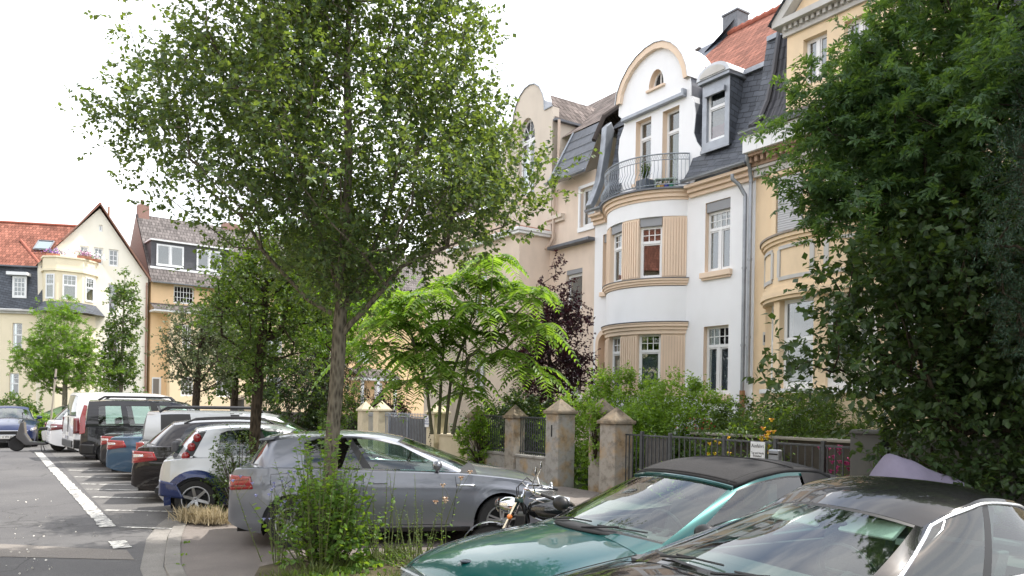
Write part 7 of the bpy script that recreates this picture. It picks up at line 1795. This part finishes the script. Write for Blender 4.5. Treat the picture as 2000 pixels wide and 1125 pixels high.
# ailanthus with feather leaves
def ailanthus():
    base=Vector(((872-1000)/1500*18.6,18.6,.1)); t=thing('feather_leaved_tree','many-stemmed tree with long bright feather-shaped leaves behind the car roof','tree',base)
    rg=np.random.default_rng(17); k=18.6/1500
    def L_(px,py,dy=0): return Vector(((px-872)*k,dy,(788-py)*k+1.75))
    stems=[((845,850),(835,760),(800,640),(780,590)),((858,850),(860,740),(865,640),(850,560)),((870,850),(880,740),(925,600),(935,520)),((885,850),(915,700),(980,640),(1035,585))]
    m=MB(); nodes=[]
    for i,s in enumerate(stems):
        dy=(-.5,.3,.1,-.3)[i]; pts=[L_(*s[0],0),L_(*s[1],dy*.4),L_(*s[2],dy*.8),L_(*s[3],dy)]; 
        sm=[]
        for a in range(3):
            for j in range(5): sm.append(pts[a].lerp(pts[a+1],j/5))
        sm.append(pts[-1]); m.tube(sm,[.045-.032*j/len(sm) for j in range(len(sm))],7)
        nodes+= [(pts[-1],11,1.0),(pts[2].lerp(pts[3],.45),8,1.0),(pts[2],7,.95),(pts[1].lerp(pts[2],.6),6,.9)]
    for px,py,dy,src in ((960,520,-.7,3),(850,590,-.8,1),(1050,640,-.2,3),(940,620,-.9,2),(1010,560,.7,3),(780,640,-.7,0),(900,540,.6,2),(960,700,.3,3),(830,700,-.5,1),(790,750,.3,0),(860,740,-.6,1),(910,770,.4,2),(1040,720,.1,3),(760,690,-.3,0),(740,640,.2,0),(700,690,-.2,0),(880,650,-.6,1),(980,560,.4,2),(1000,690,-.4,3),(900,720,.2,2),(800,700,.5,0)):
        p=L_(px,py,dy); s=stems[src]; q=L_(*s[2],0).lerp(L_(*s[1],0),.4); m.tube([q,q.lerp(p,.5)+Vector((0,0,.1)),p],[.02,.014,.008],5); nodes.append((p,8,.95))
    m.build('stems',plain('greenish_stem',(.10,.10,.06),.8,var=.2),t,smooth=True,fix=False)
    bs=[];ax=[];nm=[];sz=[]; rm=MB()
    for p,n,l in nodes:
        for i in range(n):
            az=2*PI*(i+rg.uniform(0,.6))/n; el=rg.uniform(-.1,1.15); ln=l*rg.uniform(.85,1.2); d=Vector((math.cos(az)*math.cos(el),math.sin(az)*math.cos(el),math.sin(el)))
            pts=[]
            for j in range(15):
                f=j/14; q=p+d*ln*f+Vector((0,0,-.85*ln*f*f)); pts.append(q)
            rm.tube([tuple(q) for q in pts[::2]],[.007-.0045*j/7 for j in range(8)],4,cap=False)
            for j in range(2,15):
                tan=(pts[j]-pts[j-1]).normalized(); sd=tan.cross(Vector((0,0,1))).normalized(); L0=.25*math.sin(PI*(.18+.72*j/15))+.03
                for s in (-1,1):
                    a=(sd*s+tan*.35+Vector((0,0,-.22+rg.normal(0,.08)))); bs.append(tuple(pts[j])); ax.append(tuple(a)); nm.append((rg.normal(0,.15),rg.normal(0,.15),1)); sz.append(L0*rg.uniform(.9,1.1))
            bs.append(tuple(pts[-1])); ax.append(tuple((pts[-1]-pts[-2]))); nm.append((0,0,1)); sz.append(.12)
    rm.build('leaf_stalks',plain('leaf_stalk',(.2,.22,.06),.6),t,smooth=True,fix=False)
    LEAF['leaflet']=([(0,0,0),(.16,.3,.03),(.13,.62,.01),(0,1,-.08),(-.13,.62,.01),(-.16,.3,.03)],[(0,1,2,3),(0,3,4,5)])
    leaves('leaflets',np.array(bs),np.array(ax),np.array(nm),np.array(sz),'leaflet',L_ail,t)
ailanthus()
# front gardens
bush('shrub','big light green shrub in front of the bow bay',P(-13.9,12.3,.05),1.7,1.0,2.55,330,'oval',.075,L_shrub,seed=65,tl=.38,ntw=7,nlf=8,up=.8)
bush('shrub','light green rounded shrub right of the biggest one before the white house',P(-12.0,12.2,.05),1.6,.9,2.4,330,'oval',.07,L_shrub,seed=66,tl=.32,ntw=7,nlf=8)
bush('shrub','mid green shrub under the downpipes between white and yellow house',P(-10.6,12.9,.05),1.3,.9,1.85,150,'oval',.08,L_dshr,seed=67,tl=.32,ntw=7,nlf=8)
bush('rhododendron','dark rhododendron with whorled leaves below the yellow bay',P(-10.6,14.4,.05),1.1,.9,2.2,120,'long',.15,L_dshr,seed=68,tl=.28,ntw=6,nlf=7)
bush('shrub','feathery green shrub beside the entrance handrail',P(-8.9,12.6,.05),1.8,.9,1.95,260,'long',.09,L_hb,seed=69,tl=.36,ntw=7,nlf=9)
bush('shrub','dark bushy shrub under the purple tree',P(-17.4,11.8,.05),1.5,.9,2.0,150,'oval',.09,L_elm,seed=70,tl=.35,ntw=7,nlf=8)
bush('shrub','green shrub behind the cream wall and the feather-leaved tree',P(-18.4,12.4,.05),1.1,.8,1.9,110,'oval',.09,L_hb,seed=72,tl=.35,ntw=7,nlf=8)
bush('ivy','ivy and brambles climbing over the left iron fence panel',P(-16.3,10.0,.3),.5,.22,1.3,60,'round',.07,L_shrub,cat='climber',seed=73,tl=.2,ntw=6,nlf=6,z0=.0)
bush('creeper','light green creeper hanging down the ochre pillar',P(-12.0,10.05,.75),.15,.16,1.15,30,'oval',.06,L_shrub,cat='climber',seed=74,tl=.16,ntw=6,nlf=6,z0=0)
shoots('fern_bed','ferns and lily stalks behind the railing',P(-9.3,10.7,.05),46,1.05,1.3,.4,.09,L_shrub,75,cat='plant',kind='long',sp=.03)
shoots('garden_plants','low green plants behind the right part of the railing',P(-7.3,10.7,.05),60,.9,1.2,.4,.08,L_dshr,76,cat='plant',kind='long',sp=.03)
flowerstalks('lilies','yellow lilies behind the railing',P(-9.35,10.8,.05),7,1.25,.5,[M_lily],2,77,.06,leaf=.09,cat='flower')
flowerstalks('lilies','tall yellow and apricot lilies rising above the wooden raised bed',P(-8.75,11.3,.3),5,1.35,.4,[M_lily,plain('apricot',(.65,.28,.12),.7)],3,78,.07,leaf=.09)
flowerstalks('red_flowers','red blossoms on the raised bed beside the ochre pillar',P(-10.75,11.85,1.3),9,.12,.3,[plain('red_blossom',(.5,.04,.04),.7)],2,79,.025,leaf=.04)
tufts('sedum_mat','green ground cover on the raised bed',[(P(a,12.2).x,P(a,12.2).y,1.33,.3) for a in (-10.6,-10,-9.4,-8.8,-8.2,-7.6)],1200,.07,L_dshr,kind='oval',lean=1)
flowerstalks('phlox','bright pink phlox at the grey wall end',P(-6.7,10.5,.1),12,1.18,.3,[M_phlox],4,80,.055,leaf=.07)
tufts('creeping_moss','yellow-green plants in the narrow gate opening',[(P(-12.7,10.4).x,P(-12.7,10.4).y,.05+z*.12,.10) for z in range(9)],500,.10,L_shrub,kind='oval',lean=1.2,seed=91)
# hedge by the cream corner house
bush('hedge','clipped green hedge in front of the cream corner house',Vector((-29.5,42.5,0)),4.6,.8,1.95,260,'oval',.13,L_hb,seed=81,tl=.35,z0=.2,ntw=7,cat='hedge')
bush('shrub','low yellow-green shrub behind the motor scooter',B(86,31,0),.8,.5,1.15,60,'oval',.10,L_shrub,seed=83,tl=.25)
# the dark trees on the right
EDGE=[(1.0,.46),(2.0,.45),(3.0,.43),(3.6,.45),(4.2,.455),(4.7,.40),(5.2,.42),(5.7,.385),(6.3,.42),(7.0,.46),(12,.47)]   # how far left the foliage reaches (bearing) at each height
def _edge(tb,p): 
    k=9.5/(tb.y+p[1]); return (tb.x+p[0])/(tb.y+p[1])>interp(EDGE,1.85+(p[2]-1.85)*k)
tb=Vector((6.75,10.1,0))
tg=crownpts(470,0,0,[(3.5,.6),(4.2,.80),(5.2,1.0),(6.4,.9),(7.6,.85),(9.0,.75),(10.8,.4)],2.5,2.2,random.Random(101),gap=.06,shell=.42,lean=(.0,0))
tg+=[(-3.35,-.3,5.7),(-3.3,-.1,5.85),(-3.1,-.3,5.35),(-2.9,-.1,5.6),(-2.7,-.3,5.3),(-3.45,-.2,4.65),(-3.2,-.1,4.6),(-2.95,-.3,4.55),(-2.7,-.2,4.9),(-2.6,-.3,6.4),(-2.5,-.1,6.5)]
tg=[p for p in tg[:-11] if _edge(tb,p)]+[(x*.88,y,z) for x,y,z in tg[-11:]]; _r=random.Random(5); tg+=[(x*f+_r.uniform(-.15,.15),y+_r.uniform(-.35,.35),z+_r.uniform(-.28,.28)) for (x,y,z) in tg[-11:] for f in (.93,.8,.68)]
tree('sweetgum_tree','large maple-leaved tree filling the upper right, in deep shade','tree',tb,[(0,0,0),(0,0,2),(0,0,4),(.1,0,7),(.1,0,9.5)],tg,.22,'star',.135,L_gum,B_dark,ntw=11,nlf=9,tl=.40,zmin=2.6,seed=16,droop=.55,jit=.2,step=.3)
tb=Vector((6.55,9.3,0))
tg=crownpts(380,0,.3,[(.5,.9),(1.2,.95),(2.2,.95),(3.0,1.0),(4.0,.95),(4.6,.5)],1.95,1.4,random.Random(111),gap=.04,shell=.4)
tg+=[(-3.15,0,2.3),(-2.95,.1,2.4),(-2.6,0,2.5),(-2.5,0,3.1),(-2.6,.1,2.95),(-2.5,-.1,3.5),(-2.65,.1,3.45),(-2.2,0,2.6),(-2.2,.1,2.15)]
tg=[p for p in tg[:-9] if _edge(tb,p)]+tg[-9:]; _r=random.Random(6); tg+=[(x*f+_r.uniform(-.15,.15),y+_r.uniform(-.3,.3),z+_r.uniform(-.16,.16)) for (x,y,z) in tg[-9:] for f in (.85,.72)]
tree('elm_tree','dark broad-leaved tree below the maple-leaved one at the right edge','tree',tb,[(0,0,0),(0,0,1),(.1,0,2.6),(.1,0,4)],tg,.12,'oval',.105,L_elm,B_dark,ntw=11,nlf=9,tl=.42,zmin=.3,seed=18,droop=.35,jit=.2)
tb=Vector((5.5,7.5,0)); tg=crownpts(200,0,0,[(1.9,.45),(2.6,.75),(3.6,1.0),(4.6,.9),(5.6,.6),(7,.15)],.75,.7,random.Random(121),shell=.6)
tree('cedar_tree','blue-green conifer with soft needle tufts at the right edge','tree',tb,[(0,0,0),(0,0,2),(0,0,4.5),(0,0,6.8)],tg,.11,'needle',.05,L_con,B_dark,ntw=13,nlf=26,tl=.26,zmin=1.2,seed=19,droop=.1,up=.1,spread=1.2)
bush('shrub','dark shrub behind the covered motorcycle at the right edge',Vector((6.4,8.9,0)),1.5,.7,1.5,130,'oval',.08,L_elm,seed=84,tl=.35,ntw=8,nlf=8)
# trees and a house behind the viewer: they are what the windscreens, bonnets and window panes mirror
tb=Vector((-4.2,-5.5,0)); tg=crownpts(170,0,0,[(3.0,.4),(4,.9),(5.5,1.0),(7,.8),(8.6,.3)],2.4,2.4,random.Random(131),gap=.35)
tree('street_tree','street tree behind the viewer on the street side','tree',tb,[(0,0,0),(0,0,2),(0,0,4),(0,0,8)],tg,.14,'oval',.14,L_pear,B_grey,ntw=6,nlf=6,tl=.5,zmin=2.6,seed=23)
tb=Vector((4.5,-3.2,0)); tg=crownpts(170,0,0,[(3.0,.4),(4,.9),(5.5,1.0),(7,.8),(8.6,.3)],2.3,2.3,random.Random(132),gap=.35)
tree('street_tree','street tree behind the viewer on the pavement side','tree',tb,[(0,0,0),(0,0,2),(0,0,4),(0,0,8)],tg,.14,'oval',.14,L_pear,B_grey,ntw=6,nlf=6,tl=.5,zmin=2.6,seed=24)
def opposite(a0,w,L_,mat,label):
    t=thing('town_house',label,'house',P(a0,w),FAC+PI)
    ho=[rect(1+2.4*i,2.1+2.4*i,z,z+1.8) for i in range(int(L_/2.4)-0) for z in (1.6,4.9,8.0) if 2.1+2.4*i<L_-.3]
    m=MB(); m.panel([(0,0),(L_,0),(L_,10.6),(0,10.6)],ho,0,.2,0,0,back=9); m.build('wall',mat,t)
    m=MB(); m.slope((-.2,-.4,10.5),(L_+.2,-.4,10.5),(L_+.2,4.5,15),(-.2,4.5,15)); m.slope((L_+.2,9.4,10.5),(-.2,9.4,10.5),(-.2,4.5,15),(L_+.2,4.5,15)); m.build('roof',M_red,t,fix=False)
    for h in ho: window(t,(h[0][0]+h[1][0])/2,h[0][1],1.1,1.8,.1,cols=2,mx=0)
opposite(2,-10,16,M_cream,'cream house with red roof across the street, behind the viewer')
opposite(-14.5,-10,16,M_beige,'beige house with red roof across the street, left of the frame')

tufts('road_petals','small pale petals and bits of litter scattered on the asphalt',[(P(a,w).x,P(a,w).y,.012,.55) for a,w in ((-10.5,.4),(-11.5,.9),(-12.6,.2),(-9.6,.5),(-14,.5),(-13,2.2),(-16,.3),(-9.8,2.6))],70,.026,plain('pale_petals',(.62,.60,.55),.8),kind='round',seed=95,cat='litter',lean=25)
# ------------------------------------------------------------------ ground
def asphalt(name,base,light,scale=1.0,cracks=True,gloss=.85):
    m,nt,b=newmat(name); b.inputs['Roughness'].default_value=gloss; b.inputs['Specular IOR Level'].default_value=.35
    tc=N(nt,'ShaderNodeTexCoord')
    n=N(nt,'ShaderNodeTexNoise'); n.inputs['Scale'].default_value=.35*scale; n.inputs['Detail'].default_value=10; n.inputs['Roughness'].default_value=.62
    nt.links.new(tc.outputs['Object'],n.inputs['Vector'])
    r=N(nt,'ShaderNodeValToRGB'); r.color_ramp.elements[0].position=.35; r.color_ramp.elements[1].position=.68
    r.color_ramp.elements[0].color=c4(base); r.color_ramp.elements[1].color=c4(light); nt.links.new(n.outputs['Fac'],r.inputs[0])
    f=N(nt,'ShaderNodeTexNoise'); f.inputs['Scale'].default_value=160; f.inputs['Detail'].default_value=2
    nt.links.new(tc.outputs['Object'],f.inputs['Vector'])
    mr=N(nt,'ShaderNodeMapRange'); mr.inputs['From Min'].default_value=.3; mr.inputs['From Max'].default_value=.7; mr.inputs['To Min'].default_value=.65; mr.inputs['To Max'].default_value=1.4
    nt.links.new(f.outputs['Fac'],mr.inputs['Value'])
    vm=N(nt,'ShaderNodeVectorMath',operation='SCALE'); nt.links.new(r.outputs[0],vm.inputs[0]); nt.links.new(mr.outputs[0],vm.inputs['Scale'])
    out=vm.outputs[0]
    if cracks:
        v=N(nt,'ShaderNodeTexVoronoi',feature='DISTANCE_TO_EDGE'); v.inputs['Scale'].default_value=.33
        wn=N(nt,'ShaderNodeTexNoise'); wn.inputs['Scale'].default_value=1.5; wn.inputs['Detail'].default_value=5; nt.links.new(tc.outputs['Object'],wn.inputs['Vector'])
        va=N(nt,'ShaderNodeVectorMath',operation='ADD'); nt.links.new(tc.outputs['Object'],va.inputs[0]); nt.links.new(wn.outputs['Color'],va.inputs[1]); nt.links.new(va.outputs[0],v.inputs['Vector'])
        cr=N(nt,'ShaderNodeMapRange'); cr.inputs['From Min'].default_value=.002; cr.inputs['From Max'].default_value=.008; cr.inputs['To Min'].default_value=.6; cr.inputs['To Max'].default_value=1
        nt.links.new(v.outputs['Distance'],cr.inputs['Value'])
        v2=N(nt,'ShaderNodeVectorMath',operation='SCALE'); nt.links.new(out,v2.inputs[0]); nt.links.new(cr.outputs[0],v2.inputs['Scale']); out=v2.outputs[0]
    nt.links.new(out,b.inputs['Base Color'])
    bp=N(nt,'ShaderNodeBump'); bp.inputs['Strength'].default_value=.5; bp.inputs['Distance'].default_value=.01
    nt.links.new(f.outputs['Fac'],bp.inputs['Height']); nt.links.new(bp.outputs['Normal'],b.inputs['Normal'])
    return m
M_road=asphalt('road_asphalt',(.085,.083,.085),(.125,.122,.12))
M_bayas=asphalt('bay_asphalt',(.10,.097,.095),(.15,.145,.138),1.5)
M_patch=asphalt('asphalt_patch',(.17,.155,.14),(.22,.20,.18),2,False)
M_pave=asphalt('pavement_asphalt',(.15,.13,.12),(.22,.195,.175),1.6)
M_kerbs=asphalt('kerb_stone',(.17,.16,.145),(.26,.245,.225),4,False)
M_soil=asphalt('soil',(.05,.04,.025),(.12,.10,.055),6,False)
M_lawn=asphalt('garden_ground',(.03,.05,.012),(.07,.09,.03),4,False)
def sheet(name,pts,z,mat,thick=0,kind='structure'):
    m=MB(); n=len(pts)
    tr=tessellate_polygon([[Vector((p[0],p[1],0)) for p in pts]])
    fs=[]
    for t in tr:
        a,b,c=[Vector((pts[i][0],pts[i][1],0)) for i in t]; fs.append(t if (b-a).cross(c-a).z>0 else (t[0],t[2],t[1]))
    if thick:
        vs=[(p[0],p[1],z) for p in pts]+[(p[0],p[1],z-thick) for p in pts]
        fs+= [(i,(i+1)%n,(i+1)%n+n,i+n) for i in range(n)]
    else: vs=[(p[0],p[1],z) for p in pts]
    m.add(vs,fs); o=m.build(name,mat,fix=bool(thick)); tag(o,kind=kind); return o
def SQ(a0,a1,w0,w1): return [tuple(P(a0,w0)[:2]),tuple(P(a1,w0)[:2]),tuple(P(a1,w1)[:2]),tuple(P(a0,w1)[:2])]
sheet('ground',[(-900,-300),(900,-300),(900,1500),(-900,1500)],-.012,M_lawn)
sheet('road',SQ(-60,40,-9,1.8)+[],-.002,M_road)
sheet('side_street',[(-140,26),(60,66),(60,80) ,(-140,52)],-.007,M_road)
sheet('parking_bay',SQ(-46,-11.9,1.42,7.2),.003,M_bayas)
# pavement: along the fence, plus the near platform with the foreground bed
sheet('pavement',SQ(-46,30,7.2,10.0),.10,M_pave,.11)
plat=[P(-12.7,2.55),P(-12.9,7.19),P(10,7.19),P(10,1.0),P(-7.6,1.52),P(-9.1,1.66),P(-11,2.0),P(-12.0,2.25)]
sheet('platform_pavement',[tuple(p[:2]) for p in plat],.018,M_pave,.03)
# kerb stones along the curved edge
m=MB(); kp=[(10,.88),(-5.5,1.32),(-7.6,1.38),(-9.1,1.52),(-10.2,1.72),(-11,1.88),(-12.0,2.13),(-12.85,2.45),(-13.0,4.5),(-13.0,7.1)]
for i in range(len(kp)-1):
    a=P(*kp[i]);b=P(*kp[i+1]); L_=(b-a).length; k=max(1,int(L_/.95)); d=(b-a)/k; nrm=Vector((-d.y,d.x,0)).normalized()
    if nrm.dot(Vector((NX,NY,0)))<0 and i<7: nrm=-nrm
    for j in range(k):
        p=a+d*j+d*.008; q=a+d*(j+1)-d*.008; w_=.17
        m.add([(p.x,p.y,-.01),(q.x,q.y,-.01),(q.x+nrm.x*w_,q.y+nrm.y*w_,-.01),(p.x+nrm.x*w_,p.y+nrm.y*w_,-.01),(p.x,p.y,.030),(q.x,q.y,.030),(q.x+nrm.x*w_,q.y+nrm.y*w_,.033),(p.x+nrm.x*w_,p.y+nrm.y*w_,.033)],[(0,1,5,4),(4,5,6,7),(2,3,7,6),(1,2,6,5),(3,0,4,7)])
tag(m.build('kerb',M_kerbs,bevel=.012),kind='structure')
m=MB()
for i in range(60):
    a=-46+i*1.0; p=P(a+.01,7.03);q=P(a+.99,7.03); r_=P(a+.99,7.19);s_=P(a+.01,7.19)
    if a>-12.95: continue
    m.add([(v.x,v.y,z) for z in (-.01,.115) for v in (p,q,r_,s_)],[(0,1,5,4),(4,5,6,7),(2,3,7,6),(1,2,6,5),(3,0,4,7)])
tag(m.build('back_kerb',M_kerbs,bevel=.012),kind='structure')
sheet('gutter_strip',[tuple(P(*q)[:2]) for q in ((10,.62),(-5.5,1.05),(-9.1,1.28),(-11,1.62),(-12.2,1.95),(-12.85,2.2),(-12.85,2.44),(-12.0,2.12),(-11,1.87),(-9.1,1.51),(-5.5,1.31),(10,.87))],.004,M_kerbs)
sheet('asphalt_patch',[tuple(P(*q)[:2]) for q in ((-10.75,-1.6),(-11.5,0.0),(-10.3,1.3),(-9.65,1.3),(-10.55,0.05),(-9.9,-1.5))],.003,M_patch)
# garden ground and soil beds
sheet('garden_soil',SQ(-40,30,10.25,16.9),.05,M_lawn,.06)
sheet('tree_bed_soil',[(-2.45,7.1),(-.4,7.1),(.6,8.3),(.3,9.0),(-2.3,9.0),(-2.7,8.3)],.045,M_soil,.03)
sheet('rear_bed_soil',[tuple(P(*q)[:2]) for q in ((-12.9,2.6),(-12.2,2.6),(-11.9,6.4),(-12.8,6.6))],.045,M_soil,.03)
# markings
M_mark=plain('road_paint',(.62,.61,.57),.7,var=.0)
def worn(name):
    m,nt,b=newmat(name); b.inputs['Roughness'].default_value=.7
    tc=N(nt,'ShaderNodeTexCoord'); n=N(nt,'ShaderNodeTexNoise'); n.inputs['Scale'].default_value=4.5; n.inputs['Detail'].default_value=14; n.inputs['Roughness'].default_value=.85
    mp=N(nt,'ShaderNodeMapping'); mp.inputs['Scale'].default_value=(1.6,.6,1); mp.inputs['Rotation'].default_value=(0,0,R(30)); nt.links.new(tc.outputs['Object'],mp.inputs[0])
    nt.links.new(mp.outputs[0],n.inputs['Vector'])
    r=N(nt,'ShaderNodeValToRGB'); r.color_ramp.elements[0].position=.44; r.color_ramp.elements[1].position=.52
    r.color_ramp.elements[0].color=(.15,.145,.14,1); r.color_ramp.elements[1].color=(.58,.57,.53,1)
    nt.links.new(n.outputs['Fac'],r.inputs[0]); nt.links.new(r.outputs[0],b.inputs['Base Color']); return m
M_worn=worn('worn_road_paint')
def strip(mb,p,q,w_,z=.009):
    p=Vector((p[0],p[1],0));q=Vector((q[0],q[1],0)); d=(q-p).normalized(); n_=Vector((-d.y,d.x,0))*w_/2
    mb.add([(p.x-n_.x,p.y-n_.y,z),(q.x-n_.x,q.y-n_.y,z),(q.x+n_.x,q.y+n_.y,z),(p.x+n_.x,p.y+n_.y,z)],[(0,1,2,3)])
m=MB(); rr_=random.Random(3); a_=-12.25
def blk(mb,a0,a1,w_,hw,z=.009):
    n=5; L_=[];R_=[]
    for i in range(n+1):
        a=a0+(a1-a0)*i/n; L_.append(P(a,w_-hw+rr_.uniform(-.009,.009),z)); R_.append(P(a,w_+hw+rr_.uniform(-.009,.009),z))
    mb.add(L_+R_,[(i,n+1+i,n+2+i,i+1) for i in range(n)])
while a_>-29.5:
    l_=rr_.uniform(.12,.55); w0_=1.3-(.24)*(-12.25-a_)/17.25; blk(m,a_,a_-l_,w0_+rr_.uniform(-.008,.008),.103); a_-=l_+rr_.choice((.006,.012,.02,.035))
blk(m,-10.45,-10.72,1.27,.1); blk(m,-10.73,-11.0,1.275,.1)
o=m.build('edge_line_marking',M_worn,fix=False); tag(o,kind='structure')
m=MB()
for t_,l_,w_ in ((12.15,2.3,.08),(14.08,4.6,.10),(16.03,4.8,.12),(17.44,4.6,.09),(18.53,4.6,.09),(20.24,5,.12),(22.13,5,.12),(24.59,5,.12),(27,5,.12)):
    p=P(-t_,1.45); strip(m,(p.x,p.y),(p.x+l_*.995,p.y-l_*(.10 if t_<13 else .04)),w_,.010)
tag(m.build('bay_markings',M_worn,fix=False),kind='structure')
# ------------------------------------------------------------------ world, light, camera
w=bpy.data.worlds.new('World'); scn.world=w; w.use_nodes=True; nt=w.node_tree
bg=nt.nodes['Background']; sky=N(nt,'ShaderNodeTexSky',sky_type='NISHITA'); sky.sun_disc=False
SUNEL,SUNAZ=R(61),math.atan2(.93,.36)   # azimuth from +Y towards +X
sky.sun_elevation=SUNEL; sky.sun_rotation=SUNAZ; sky.air_density=1.3; sky.dust_density=2.5
tc=N(nt,'ShaderNodeTexCoord'); cn=N(nt,'ShaderNodeTexNoise'); cn.inputs['Scale'].default_value=3.0; cn.inputs['Detail'].default_value=9; cn.inputs['Roughness'].default_value=.55
mp=N(nt,'ShaderNodeMapping'); mp.inputs['Scale'].default_value=(1,1,2.6); nt.links.new(tc.outputs['Generated'],mp.inputs[0]); nt.links.new(mp.outputs[0],cn.inputs['Vector'])
cr=N(nt,'ShaderNodeMapRange'); cr.inputs['From Min'].default_value=.36; cr.inputs['From Max'].default_value=.56; cr.inputs['To Min'].default_value=.05; cr.inputs['To Max'].default_value=1
nt.links.new(cn.outputs['Fac'],cr.inputs['Value'])
sz=N(nt,'ShaderNodeSeparateXYZ'); nt.links.new(tc.outputs['Generated'],sz.inputs[0])
ez=N(nt,'ShaderNodeMapRange'); ez.inputs['From Min'].default_value=.50; ez.inputs['From Max'].default_value=.66; ez.inputs['To Min'].default_value=.8; ez.inputs['To Max'].default_value=0; nt.links.new(sz.outputs['Z'],ez.inputs['Value'])
mxm=N(nt,'ShaderNodeMath',operation='MAXIMUM'); nt.links.new(cr.outputs[0],mxm.inputs[0]); nt.links.new(ez.outputs[0],mxm.inputs[1])
mx=N(nt,'ShaderNodeMixRGB'); mx.inputs[2].default_value=(9.6,9.7,10.0,1); nt.links.new(mxm.outputs[0],mx.inputs[0]); nt.links.new(sky.outputs[0],mx.inputs[1])
nt.links.new(mx.outputs[0],bg.inputs['Color']); bg.inputs['Strength'].default_value=.13
sl=bpy.data.lights.new('sun','SUN'); sl.energy=3.3; sl.angle=R(.6); sl.color=(1,.95,.88); so=bpy.data.objects.new('sun',sl); COL.objects.link(so)
sd=Vector((math.sin(SUNAZ)*math.cos(SUNEL),math.cos(SUNAZ)*math.cos(SUNEL),math.sin(SUNEL)))
so.rotation_euler=sd.to_track_quat('Z','Y').to_euler(); so.location=(0,0,30)
cam=bpy.data.cameras.new('camera'); co=bpy.data.objects.new('camera',cam); COL.objects.link(co); scn.camera=co
cam.sensor_fit='HORIZONTAL'; cam.sensor_width=36; cam.lens=36*1500/2000; cam.shift_y=(788-562.5)/2000; cam.clip_end=3000; cam.clip_start=.05
co.matrix_world=Matrix.Translation((0,0,1.85))@Matrix.Rotation(R(90),4,'X')@Matrix.Rotation(R(.9),4,'Z')
scn.view_settings.view_transform='Standard'; scn.view_settings.look='None'; scn.view_settings.gamma=1; scn.view_settings.exposure=.92
scn.render.engine='CYCLES'; scn.cycles.max_bounces=8; scn.cycles.transparent_max_bounces=16
scn.render.resolution_x=1024; scn.render.resolution_y=576
# ------------------------------------------------------------------ separate pieces become parts of their own
def split_pieces(o,margin=.012):
    me=o.data; nv=len(me.vertices)
    if nv>60000: return
    par=list(range(nv))
    def find(a):
        while par[a]!=a: par[a]=par[par[a]]; a=par[a]
        return a
    for e in me.edges:
        a,b=find(e.vertices[0]),find(e.vertices[1])
        if a!=b: par[a]=b
    isl={}
    for i in range(nv): isl.setdefault(find(i),[]).append(i)
    ks=list(isl)
    if len(ks)<2 or len(ks)>160: return
    co=[v.co for v in me.vertices]; bb=[]
    for k in ks:
        c=[co[i] for i in isl[k]]; bb.append(([min(p[j] for p in c)-margin for j in range(3)],[max(p[j] for p in c)+margin for j in range(3)]))
    g=list(range(len(ks)))
    def f2(a):
        while g[a]!=a: a=g[a]
        return a
    for i in range(len(ks)):
        for j in range(i+1,len(ks)):
            if all(bb[i][0][q]<bb[j][1][q] and bb[j][0][q]<bb[i][1][q] for q in range(3)):
                a,b=f2(i),f2(j)
                if a!=b: g[a]=b
    cl={}
    for i in range(len(ks)): cl.setdefault(f2(i),[]).append(ks[i])
    if len(cl)<2: return
    import bmesh
    groups=[set(i for k in v for i in isl[k]) for v in cl.values()]
    for n,gset in enumerate(groups):
        bm=bmesh.new(); bm.from_mesh(me); bm.verts.ensure_lookup_table()
        bmesh.ops.delete(bm,geom=[bm.verts[i] for i in range(nv) if i not in gset],context='VERTS')
        m2=bpy.data.meshes.new(me.name); bm.to_mesh(m2); bm.free()
        for m in me.materials: 
            if len(m2.materials)<len(me.materials): m2.materials.append(m)
        c=o.copy(); c.data=m2; COL.objects.link(c)
        if n==0:
            for ch in list(o.children): ch.parent=c
    bpy.data.objects.remove(o)
SPLIT=('bay_wall','bay_cornice','mansard_slope','wheel_arch_panel','bay_pier','pilaster','tail_lamp','roof_rail','wiper','mudguards','eaves_cornice','gable_cheek','party_upstand','plinth','bay_flashing','headlamp','indicator','parapet_moulding','grille_surround','pot','window_seals','window_trim','waistline_trim','pillar_covers','pillars','cowl','sun_visor','door_gaps','cables','fork','cylinder_fins','centre_stand','tyre','wheel','red_roof','tiled_roof','slate_roof','cornice','hip_tiles','canvas_seams','fabric_rear_quarter','grille_trim','bonnet_gap','interior_trim','rear_deck','rail')
for o in [x for x in scn.objects if x.type=='MESH' and x.parent is not None and x.name.split('.')[0] in SPLIT]: split_pieces(o)
